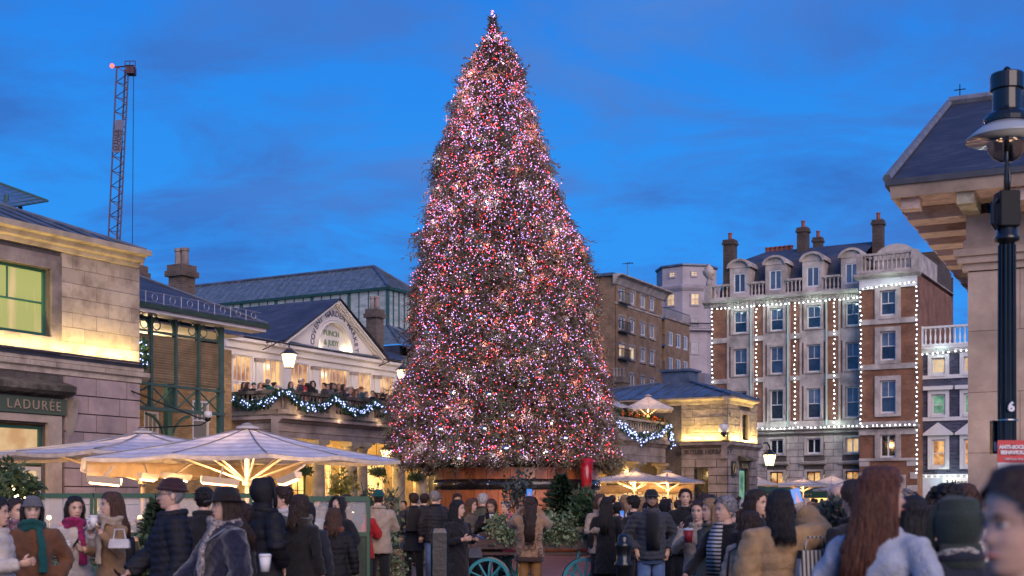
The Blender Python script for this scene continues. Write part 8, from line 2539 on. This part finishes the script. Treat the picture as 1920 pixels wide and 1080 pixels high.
    obj({'beanie': 'beanie', 'cap': 'cap', 'brim': 'brimmed_hat', 'hood': 'hood'}[hat], g.mesh(hat), hcm, root)
  if glasses:
    g = G()
    for s in (-1, 1):
      g.tube([(s*.033+.021*math.cos(t), -.100, HZ+.495*HH+.016*math.sin(t)) for t in np.linspace(0, 2*PI, 15)], .0022, 5, cap=False)
      g.tube([(s*.054, -.099, HZ+.51*HH), (s*.079, .0, HZ+.50*HH)], .002, 4)
    g.tube([(-.012, -.101, HZ+.5*HH), (.012, -.101, HZ+.5*HH)], .002, 4)
    g2 = G(); g2.add(rotz_pitch(g.v, hy, hp), g.f); obj('glasses', g2.mesh('glasses'), M['black_iron'], root)
  root['_h'] = 0; del root['_h']
  def wpos(v): return root.matrix_basis @ Vector(v)
  return root, wr_, wpos
def phone(label, pos, yaw, pitch=0, lit=True, size=1.0, roll=0.0, screen=None):
  root = thing('phone', label, 'phone', pos, 0); root.rotation_euler = (pitch, roll, yaw)
  g = G(); g.box(-.037*size, .037*size, -.004, .004, -.075*size, .075*size, .004); obj('case', g.mesh('case'), M['black_iron'], root)
  g = G(); g.box(-.034*size, .034*size, -.0052, -.0042, -.070*size, .070*size)
  obj('screen', g.mesh('screen'), screen or (glow('blue_phone_screen', (.03, .26, .9), .9) if lit else M['pane_dark']), root)
  if lit:
    g = G(); y = -.0056; g.poly([(-.016*size, y, -.035*size), (.016*size, y, -.035*size), (.001, y, .045*size)]); obj('picture_of_tree', g.mesh('picture_of_tree'), glow('phone_tree_pixels', (.75, .28, .38), .8), root)
    g = G(); g.box(-.034*size, .034*size, -.0056, -.0053, -.070*size, -.036*size); obj('picture_of_crowd', g.mesh('picture_of_crowd'), glow('phone_crowd_pixels', (.35, .22, .2), .5, col2=(.02, .02, .04), scale=90), root)
  return root
def cup(label, pos, m=None, sleeve=None, s=1.0):
  root = thing('coffee_cup', label, 'cup', pos, 0)
  g = G(); g.sm = True; g.lathe([(.028*s, -.055*s), (.040*s, .045*s)], 0, 0, 16); obj('paper_cup', g.mesh('paper_cup'), m or M['white_trim'], root)
  g = G(); g.sm = True; g.lathe([(.043*s, .045*s), (.042*s, .055*s), (.034*s, .062*s)], 0, 0, 16); obj('lid', g.mesh('lid'), sleeve or M['white_trim'], root)
  return root
def bag(label, pos, w, h, dp, m, yaw=0, strap=None, cat='bag', name='handbag'):
  root = thing(name, label, cat, pos, yaw)
  g = G(); g.hull([(sx*w/2*(1 if z < h*.8 else .86), sy*dp/2*(1 if z < h*.5 else .55), z) for sx in (-1, 1) for sy in (-1, 1) for z in (0, h*.1, h*.6, h)]); obj('bag_body', g.mesh('bag_body'), m, root)
  g = G(); g.tube([(-w*.3, 0, h), (-w*.22, 0, h+.09), (w*.22, 0, h+.09), (w*.3, 0, h)], .008, 6); obj('handle', g.mesh('handle'), m, root)
  if strap:
    g = G(); g.tube(strap, .009, 6, flat=.4); obj('strap', g.mesh('strap'), strap_m, root)
  return root
def band(label, name, root_p, pts, w, m, cat='strap'):
  """flat strap lying on a coat"""
  g = G(); g.tube(pts, w, 6, flat=.25); return obj(name, g.mesh(name, smooth=True), m, root_p, label=label)
# ------------------------------------------------------------------ the people near the camera, left to right
R180 = PI
def A(*v): return v
P = person
L_, R_ = -PI/2, PI/2      # body turned towards picture left / right
# (yaw 0 faces the camera; negative turns the face to the left of the picture)
r, w, wp = P('person in a cream jacket cut by the left picture edge', -6, 10.5, 1.66, yaw=R_, top='cream', puff=1, hair='long', hc='black', hl=1.35, fem=True, arms=('hold', 'down'))
P('woman with dark tied hair and a beige jacket behind the brown coat, looking right', 30, 12.5, 1.66, yaw=.7, hy=.2, top='beige', scarf=cloth('flowered_scarf', (.30, .16, .20), var=.8, sc=26), hair='bun', hc='dark', fem=True)
r, w, wp = P('woman in grey beanie and rust brown coat with teal hood, walking', 60, 11.5, 1.68, yaw=.45, hp=.1, top='brown', hem=.42, hair='long', hc='black', hl=1.36, hat='beanie', hatc='grey', arms=('down', 'pocket'), fem=True, scarf='teal', bulk=.02, walk=.15)
r, w, wp = P('woman in a cream puffer jacket with dark crossbody strap holding a cup', 140, 13, 1.68, yaw=.35, hy=.25, top='cream', puff=1, hair='long', hc='black', hl=1.42, arms=('hold', 'chin'), fem=True, scarf=cloth('magenta_scarf', (.30, .02, .10), var=.5, sc=20), period=.11)
band(None, 'crossbody_strap', r, [(.12, -.02, 1.46), (.06, -.17, 1.36), (-.08, -.19, 1.15), (-.19, -.12, .98)], .014, CM['black'])
cup('white takeaway cup held low by the cream puffer woman', wp(w[0][0])+Vector((0, -.03, .03)))
cup('white takeaway cup held high between the two talking women', wp(w[1][0])+Vector((.02, -.03, .03)))
r, w, wp = P('woman in a long camel coat with light brown hair and beige scarf, facing left', 209, 12.6, 1.72, yaw=-.75, hy=-.25, top='camel', hem=.38, hair='long', hc='brown', hl=1.34, arms=('hold', 'chin'), fem=True, scarf='beige')
cup('small white cup in the hand of the camel coat woman', wp(w[1][0])+Vector((0, -.02, .03)))
bag('white boxy handbag hanging by the camel coat woman', at(224, 12.2, 1.20), .19, .085, .09, CM['white'], .1)
r, w, wp = P('tall man in dark beanie, glasses and navy quilted jacket striding left', 322, 10.3, 1.82, yaw=-1.15, hy=-.15, top='navypuff', puff=1, legs='olive', hair='short', hc='grey', hat='beanie', hatc=cloth('maroon_knit', (.045, .02, .025)), glasses=True, arms=('fwd', 'down'), lod=2, period=.058, walk=.3, bulk=.01)
r, w, wp = P('woman in black brimmed hat and navy fur coat, walking left', 422, 9.7, 1.725, yaw=-1.0, hy=-.1, top=cloth('navy_fur', (.018, .02, .045), 1.0, .5, .5, 40), hem=.6, hair='long', hc='dark', hl=1.36, hat='brim', arms=('fwd', 'down'), fem=True, lod=2, bulk=.035, scarf=cloth('checked_scarf', (.35, .30, .28), var=.8, sc=40), walk=.2)
band(None, 'blue_strap', r, [(.14, -.05, 1.46), (.10, -.19, 1.36), (-.02, -.225, 1.15), (-.13, -.21, .98)], .016, cloth('pale_blue_leather', (.25, .32, .45)))
cup('pale paper cup in the hand of the woman in the hat', at(497, 9.4, zat(1056, 9.4)), s=1.1)
P('man with short black hair and black coat seen from behind, left of the hooded figure', 383, 13.4, 1.78, yaw=R180, top='black', hair='short', hc='black', hood=True, bulk=.02)
P('young man with short dark hair looking left behind the woman in the hat', 452, 11.2, 1.62, yaw=-1.1, top='black', hair='short', hc='dark', skin='skin2')
P('dark haired man in black jacket just left of the hooded figure, from behind', 432, 15, 1.80, yaw=R180-.3, top='black', hair='short', hc='dark')
P('tall figure in a long black puffer coat with the hood up', 497, 12.8, 1.83, yaw=2.3, hy=-.2, top='darkpuff', puff=1, hem=.48, hair='none', hat='hood', hatc='darkpuff', hood=True, period=.10, bulk=.02, arms=('pocket', 'pocket'))
P('man in an olive jacket with a white hood and pale trousers, looking left', 530, 14.2, 1.80, yaw=-1.3, hy=-.1, top='olive', hair='short', hc='dark', scarf=CM['white'], legs='lightjeans')
P('woman with tousled dark hair and dark fur collar, turned away', 563, 13.2, 1.70, yaw=2.6, top='black', scarf=cloth('dark_fur', (.03, .024, .022), 1, .5, .4, 40), hair='long', hc='dark', hl=1.45, fem=True)
r, w, wp = P('woman in a navy hooded coat with red backpack strap, from behind', 575, 13.6, 1.62, yaw=R180-.25, hy=-.3, top='navy', hem=.55, hair='bob', hc='black', hood=True, bulk=.02, fem=True)
band(None, 'red_strap', r, [(-.12, .0, 1.46), (-.15, .16, 1.38), (-.16, .18, 1.1)], .022, CM['red'])
bag('brown patterned shoulder bag carried by the navy coat woman', at(533, 13.2, 1.0), .26, .24, .12, cloth('brown_canvas', (.16, .10, .08), var=.5, sc=50), .3)
P('short brown haired person in black quilted jacket, from behind, low before the glass screen', 626, 14.5, 1.56, yaw=R180, top='darkpuff', puff=1, hair='bob', hc='brown', scarf=cloth('orange_scarf', (.22, .06, .03), var=.5, sc=15), fem=True, period=.065)
P('woman with long auburn hair in a white overshirt and pale jeans, holding a cup', 734, 29, 1.74, yaw=1.0, hp=.15, top='white', hem=.62, legs='lightjeans', hair='long', hc='auburn', hl=1.15, arms=('hold', 'hold'), fem=True, walk=.06)
r, w, wp = P('man in a navy coat with a black backpack, seen from behind', 776, 26, 1.80, yaw=R180+.2, top='navy', hem=.62, hair='short', hc='dark', walk=.12)
bp = thing('backpack', 'black backpack on the back of the man in the navy coat', 'backpack', wp((0.02, .24, 1.02)), R180+.2)
g = G(); g.hull([(sx*x, y, z) for sx in (-1, 1) for (x, y, z) in ((.15, .10, 0), (.15, -.08, 0), (.16, .10, .3), (.15, -.12, .1), (.14, -.12, .32), (.10, .08, .45), (.09, -.05, .45))]); obj('pack', g.mesh('pack'), CM['black'], bp)
g = G(); g.box(-.11, .11, -.15, -.11, .04, .2, .02); obj('pocket', g.mesh('pocket'), CM['black'], bp)
P('man in a grey quilted jacket seen from behind beside the backpack man', 796, 27.5, 1.80, yaw=R180-.2, top='charcoal', puff=1, hair='short', hc='dark', period=.07)
P('grey haired man in a navy quilted jacket walking away from the camera', 815, 25.5, 1.84, yaw=R180+.1, hy=.3, top='navypuff', puff=1, legs='jeans', hair='short', hc='grey', period=.07)
P('man with cropped dark hair and brown jacket by the barrel, looking down', 857, 27, 1.80, yaw=.2, hp=.2, top='brown', hair='short', hc='dark', skin='skin2', scarf=CM['beige'])
r, w, wp = P('woman in a long black coat with long dark hair holding a phone flat, looking right', 858, 17.5, 1.65, yaw=.75, hy=.5, top='black', hem=.35, hair='long', hc='black', hl=1.20, arms=('hold', 'hold'), fem=True, lod=2)
phone('phone held flat by the woman in the long black coat', wp(w[1][0])+Vector((.05, -.02, .02)), .9, -1.2, False)
bag('small dark grey handbag on the hip of the woman in black', wp((.20, -.14, .93)), .2, .13, .07, cloth('grey_leather', (.09, .09, .11), .4), .5)
band(None, 'bag_strap', r, [(-.10, -.04, 1.45), (-.03, -.15, 1.3), (.10, -.17, 1.12), (.18, -.14, 1.05)], .008, CM['grey'])
P('woman with brown hair and grey-beige coat holding a cup, turned right', 884, 23.2, 1.68, yaw=1.2, top=cloth('grey_beige_wool', (.14, .11, .085)), hair='long', hc='brown', hl=1.38, arms=('hold', 'hold'), fem=True)
P('white haired man in an olive coat seen from behind by the barrel', 905, 26, 1.79, yaw=R180-.5, top='olive', hair='short', hc='white')
P('woman with dark red hair behind the white haired man', 888, 28, 1.70, yaw=R180, top='brown', hair='bob', hc='dark', fem=True)
r, w, wp = P('smiling woman with curly brown hair photographing her coffee with a phone', 922, 23.0, 1.68, yaw=-.1, hy=-.1, hp=.3, top='darkpuff', puff=1, hair='long', hc='brown', hl=1.40, arms=('phone', 'phone'), fem=True)
phone('black phone held by the smiling curly haired woman', wp(w[0][0])+Vector((0, -.04, .04)), .1, .1, False)
cup('white coffee cup held by the smiling curly haired woman', wp(w[1][0])+Vector((0, -.04, .03)))
P('person in a bright pink puffer jacket bending behind the barrow', 948, 24.2, 1.64, yaw=-.9, top='pink', puff=1, hair='short', hc='grey', hood=True, arms=('hold', 'hold'), fem=True, period=.11)
# woman taking the picture
M['jumper'] = cloth('tan_knitted_jumper', (.33, .20, .115), 1.0, .4, .25, 20); M['jumper_dark'] = cloth('dark_brown_rib', (.075, .045, .04), 1.0, .3)
r, w, wp = P('woman with very long brown hair in a tan monogram jumper photographing the tree', 993, 18.6, 1.70, yaw=R180, hp=-.12, top=M['jumper'], hem=.86, legs='bronze', hair='long', hc='dark', hl=1.13, arms=('snap', 'snap'), fem=True, lod=2, bulk=.026)
g = G(); g.sm = True; loft(g, [(0, 0, .80, .215, .17), (0, 0, .83, .222, .178), (0, 0, .89, .228, .182), (0, 0, .90, .215, .17)], 26); obj('ribbed_hem', g.mesh('ribbed_hem'), M['jumper_dark'], r)
def gmark(x, z, s, flip):
  y = .168+.042+.003; g = G()
  pts = [(x+(s*.5*math.cos(t))*(-1 if flip else 1), y-abs(x)*abs(x)*1.1-.004*abs(x)/.1, z+s*.62*math.sin(t)) for t in np.linspace(.55, 5.6, 18)]
  e = pts[-1]; pts += [(x+(s*.46)*(-1 if flip else 1), e[1], z-.02*s), (x+(s*.12)*(-1 if flip else 1), e[1], z-.02*s)]
  g.tube(pts, s*.10, 6, flat=.8); obj('knitted_letter', g.mesh('knitted_letter', smooth=True), M['jumper_dark'], r)
for (x, z) in ((0, 1.03),):
  gmark(.045, z, .085, True); gmark(-.045, z, .085, False)
gmark(.165, .95, .08, True); gmark(-.165, .95, .08, False); gmark(-.15, 1.16, .08, False); gmark(.15, 1.16, .08, True)
phone('lit phone held up above the head of the photographing woman', wp((0, -.30, 1.79)), PI, 0, True, 1.15)
bpy.data.objects['phone.002' if 'phone.002' in bpy.data.objects else 'phone'].rotation_euler = (0, 0, 0)
# right of the barrow
P('woman with long black hair and black coat behind the round bollard, seen from behind', 1137, 20.5, 1.70, yaw=R180-.3, top='black', hem=.5, hair='long', hc='black', hl=1.2, fem=True)
P('woman with long red brown hair looking at a lit phone right of the barrow', 1160, 21, 1.62, yaw=R180+.4, top='black', hair='long', hc='auburn', hl=1.2, fem=True)
phone('small lit phone between the crowd right of the barrow', at(1166, 20.7, zat(966, 20.7)), .2, 0, True)
P('man with thick black hair in a dark coat, profile left, right of the barrow', 1187, 19.5, 1.72, yaw=R180+.9, top='black', hair='short', hc='black')
P('woman with straight blond hair behind the man in the cap', 1203, 21, 1.70, yaw=R180-.6, top='grey', hair='long', hc='blond', hl=1.35, fem=True)
P('woman with braided blond hair left of the man in the cap', 1172, 23, 1.74, yaw=R180, top='black', hair='long', hc='blond', hl=1.3, fem=True)
r, w, wp = P('bearded man in black cap, dark quilted jacket and blue jeans facing the camera', 1221, 17, 1.79, yaw=.05, hy=.05, top='charcoal', puff=1, hem=.86, legs='jeans', hair='short', hc='black', hat='cap', skin='skin2', beard=True, arms=('pocket', 'pocket'), lod=2, period=.065, inner=CM['black'], bulk=.008)
r, w, wp = P('young woman with tied hair in a beige shirt holding red paper cups', 1308, 14, 1.64, yaw=-.35, top='beige', hem=.6, hair='bun', hc='dark', arms=('phone', 'hold'), fem=True, legs='lightjeans')
redcup = mat('red_paper_cup', (.38, .02, .03), .5)
cup('upper red paper cup held by the young woman with tied hair', wp(w[0][0])+Vector((0, -.04, -.02)), redcup, s=1.3)
cup('lower red paper cup held by the young woman with tied hair', wp(w[1][0])+Vector((.02, -.04, -.02)), redcup, s=1.3)
P('blond woman in profile looking left beside the red cups', 1333, 13, 1.66, yaw=-1.2, top='olive', hair='long', hc='blond', hl=1.2, fem=True)
st_ = striped_mat('black_white_striped_knit', (.6, .58, .56), (.03, .03, .03), .035, axis=2)
r, w, wp = P('older woman with short grey hair, black coat and striped top striding left', 1360, 11.4, 1.68, yaw=-.95, hy=-.15, top='black', hem=.5, hair='short', hc='grey', arms=('fwd', 'down'), fem=True, lod=2, inner=st_, walk=.25)
P('woman in a cream knitted beanie seen from behind near the pavilion', 1399, 13, 1.66, yaw=R180-.4, top='white', hair='long', hc='brown', hl=1.4, hat='beanie', hatc=cloth('cream_knit', (.6, .54, .42)), fem=True)
P('laughing woman with dark hair looking right over the cream beanie', 1419, 12.2, 1.74, yaw=.8, hy=.1, top='navy', hair='long', hc='dark', hl=1.4, fem=True)
r, w, wp = P('short woman with brown bob and glasses in a pale quilted jacket, seen from behind', 1408, 10.8, 1.55, yaw=R180-.75, top='beige', puff=1, hair='bob', hc='dark', fem=True, glasses=True)
band(None, 'backpack_strap', r, [(.10, -.02, 1.45), (.14, .15, 1.38), (.15, .18, 1.1)], .018, CM['black'])
r, w, wp = P('woman in a tan puffer jacket with black hair holding a phone high', 1462, 9.2, 1.71, yaw=R180+.05, hp=-.05, top='tan', puff=1, hair='long', hc='black', hl=1.44, arms=(((.33, -.10, 1.44), (.245, -.26, 1.60)), 'down'), fem=True, lod=2, period=.13, bulk=.034)
phone('phone raised high showing the Christmas tree on its screen', wp(w[0][0])+Vector((-.01, -.03, .05)), 0, -.05, True, 1.0, -.25)
bag('black and white patterned shoulder bag beside the tan puffer jacket', at(1528, 9.0, .98), .26, .32, .12, striped_mat('checked_bag', (.03, .03, .03), (.45, .43, .40), .03, axis=0), .2)
P('bald man seen from behind in front of the white parasols', 1570, 10.2, 1.77, yaw=R180, top='grey', hair='none', hc='grey')
P('woman with a hair bun seen from behind between bald man and denim jacket', 1603, 9.0, 1.78, yaw=R180+.5, top='black', hair='bun', hc='dark', fem=True)
r, w, wp = P('woman with very long brown hair in a pale denim jacket looking right', 1652, 6.1, 1.79, yaw=R180-.75, hy=-.75, top='denim', hem=.86, hair='long', hc='auburn', hl=1.23, arms=('pocket', 'pocket'), fem=True, lod=2, bulk=.004)
P('woman with long dark hair and grey scarf just right of the denim jacket', 1712, 7.4, 1.66, yaw=R180-.5, top='grey', hair='long', hc='black', hl=1.3, fem=True)
P('person with a fluffy brown fur hood seen from behind', 1747, 8.4, 1.60, yaw=R180, top='black', hair='curly', hc='brown', fem=True)
P('person with curly dark hair behind the green hood', 1776, 9.5, 1.76, yaw=R180+.3, top='black', hair='curly', hc='black', fem=True)
P('person in a navy coat with a green hood and checked scarf, seen from behind', 1795, 6.0, 1.62, yaw=R180+.2, top='navy', hem=.5, hair='none', hat='hood', hatc=cloth('dark_green_hood', (.035, .05, .04)), scarf=cloth('checked_keffiyeh', (.4, .38, .34), var=.9, sc=60), bulk=.03, fem=True)
P('man in a dark cap far off in front of the white shop', 1717, 40, 1.80, yaw=.3, top='navy', hair='short', hc='black', hat='cap')
# very near, out of focus
r, w, wp = P('out of focus woman very close to the camera at the right edge, looking left', 1925, 2.75, 1.705, yaw=-1.25, hy=-.1, top='grey', hair='bun', hc='dark', fem=True, lod=2, arms=(((.22, -.08, 1.17), (.14, -.36, 1.33)), 'down'))
phone('gold edged phone held in the out of focus hand', wp(w[0][0])+Vector((-.05, .0, .02)), .3, -1.1, False)
# ------------------------------------------------------------------ crowd prototypes and copies
CR_ = random.Random(12)
specs = [('man with short dark hair', dict(hair='short', hc='dark')), ('woman with long dark hair', dict(hair='long', hc='dark', hl=1.3, fem=True)), ('man with a beanie', dict(hair='short', hc='dark', hat='beanie')),
         ('woman with long blond hair', dict(hair='long', hc='blond', hl=1.35, fem=True)), ('man with grey hair', dict(hair='short', hc='grey')), ('woman with brown bob', dict(hair='bob', hc='brown', fem=True)),
         ('man in a cap', dict(hair='short', hc='black', hat='cap')), ('woman with black bun', dict(hair='bun', hc='black', fem=True)), ('figure with hood up', dict(hair='none', hat='hood'))]
tops_w = ['black', 'black', 'navy', 'navy', 'charcoal', 'charcoal', 'grey', 'camel', 'brown', 'cream', 'beige', 'red', 'olive', 'teal', 'tan', 'white']
protos = []
def place_of(px, d):
  if px < 560: return 'on the left terrace'
  if px < 720: return 'by the colonnade'
  if px < 830: return 'left of the barrel'
  if px < 1130: return 'by the barrel'
  if px < 1290: return 'by the bar'
  if px < 1430: return 'by the pavilion'
  if px < 1620: return 'by the parasols'
  if px < 1740: return 'by the brick house'
  return 'by the white shop'
used = {}
def crowd_one(i, px, d, yaw, H, z0=0, where=None, p=None, group='people in the crowd on the square', drop=0.0):
  k = i % len(specs);
  col_ = tops_w[CR_.randrange(len(tops_w))]
  if k == 8: col_ = 'black'
  where = where or place_of(px, d)
  facing = 'facing us' if abs(((yaw+PI) % (2*PI))-PI) < 1.0 else ('from behind' if abs(((yaw) % (2*PI))-PI) < 1.0 else 'side on')
  dist = 'far off' if d > 55 else ('farther back' if d > 32 else 'near')
  lab = f'{specs[k][0]} in {col_} coat, {facing}, {dist} {where}'
  n_ = used.get(lab, 0); used[lab] = n_+1
  lab2 = lab
  P_ = p if p is not None else at(px, d, z0)
  if len(protos) <= k:
    r, w_, _ = P(lab2, px, d, H, yaw=yaw, top=col_, lod=1, group=group, p=P_, drop=drop, arms=CR_.choice((('hold', 'down'), ('pocket', 'pocket'), ('phone', 'hold'))), bulk=.015, **specs[k][1])
    protos.append(r); PEND.append((r, col_)); return
  PEND2.append((k, lab2, P_, yaw, H, col_, group, drop))
PEND, PEND2 = [], []
i = 0
slots = []
for d, n_, x0, x1 in ((19, 5, 1270, 1420), (22, 6, 1060, 1300), (24, 7, 1060, 1560), (20, 5, 590, 720), (27, 9, 560, 760), (12, 4, 1480, 1830), (16, 6, 1500, 1840), (31, 12, 600, 1600), (36, 16, 560, 1760), (42, 13, 560, 820), (46, 14, 1110, 1800), (54, 16, 1080, 1820), (64, 16, 1150, 1830), (76, 16, 1400, 1830), (88, 12, 1420, 1830)):
  for q in range(n_):
    px = x0+(x1-x0)*(q+.5)/n_+CR_.uniform(-.45, .45)*(x1-x0)/n_
    if d in (42,) and px > 800: continue
    if abs(px-753) < 14 and d < 40: continue
    if 1020 < px < 1100 and d < 40: continue
    if (px, d) and d > 38 and 815 < px < 1090: continue
    slots.append((px, d+CR_.uniform(-1.8, 1.8)))
for (px, d) in slots:
  crowd_one(i, px, d, CR_.choice((0, .5, -.6, 1.3, -1.4, PI, PI-.5, PI+.6, 2.2, PI)), CR_.uniform(1.58, 1.84)); i += 1
# cafe guests behind the glass screens (seated: lower)
for q in range(14):
  px = 70+q*46+CR_.uniform(-12, 12)
  crowd_one(i, px, 22.5+CR_.uniform(-.8, 2.5), CR_.uniform(-2, 2), 1.70, where='behind the glass screens', group='guests seated on the cafe terrace', drop=.42); i += 1
# guests on the pub terrace
for (px, py) in ((457, 718), (476, 724), (488, 722), (502, 712), (527, 718), (545, 712), (548, 708), (558, 722), (590, 720), (604, 716), (609, 714), (617, 716), (635, 728), (648, 732), (660, 726), (681, 735), (692, 742), (700, 738), (708, 740), (716, 742), (726, 742), (752, 745), (465, 722), (496, 720), (515, 718), (568, 718), (597, 722), (626, 722), (641, 726), (654, 730), (669, 736), (686, 738), (733, 744), (742, 746)):
  s_, dd_ = MK.on_v(px, vF+.75+(.5 if q % 2 else 0))
  if px < 529: s_ = max(s_, sC+.35) if px > 520 else s_
  v_ = vF+.75
  if px < 525:
    v_ = vF+1.3+(525-px)*.012; s_, dd_ = MK.on_v(px, v_)
    if s_ < sC+.3:
      s_ = sC+.45; v_, dd_ = MK.on_s(px, s_)
  hd = .10+max(1.35, min(1.85, zat(py, dd_)-zE-.03))
  crowd_one(i, px, dd_, CR_.choice((0, .8, -.9, 1.5, PI)), 1.72, where='on the pub terrace', p=MK.w(s_, v_, zE-.1), group='guests on the pub terrace', drop=max(0, 1.72-hd-.05)); i += 1
bake_people()
for o in COL.objects:
  pass
for r_ in protos:      # copied coats take their colour from the object
  for c_ in r_.children:
    if c_.name.split('.')[0] in ('coat', 'jacket', 'collar', 'trousers', 'beanie', 'cap'):
      m_ = c_.data.materials[0]; c_.material_slots[0].link = 'OBJECT'; c_.material_slots[0].material = m_
LG = ['black', 'black', 'navy', 'jeans', 'grey']
for n_, (k, lab, P_, yaw, H, col_, group, drop) in enumerate(PEND2):
  c_ = copy_tree(protos[k]); c_.location = P_-Vector((0, 0, drop)); c_.rotation_euler = (0, 0, yaw); c_.scale = (H/1.75,)*3
  c_['label'] = lab; c_['group'] = group
  lg = LG[n_ % 5]
  for q in c_.children:
    b_ = q.name.split('.')[0]
    if b_ in ('coat', 'jacket', 'collar'): q.material_slots[0].material = CM[col_]
    elif b_ == 'trousers': q.material_slots[0].material = CM[lg]
    elif b_ in ('beanie', 'cap'): q.material_slots[0].material = CM[tops_w[(n_*7) % 16]]
bake_texts()
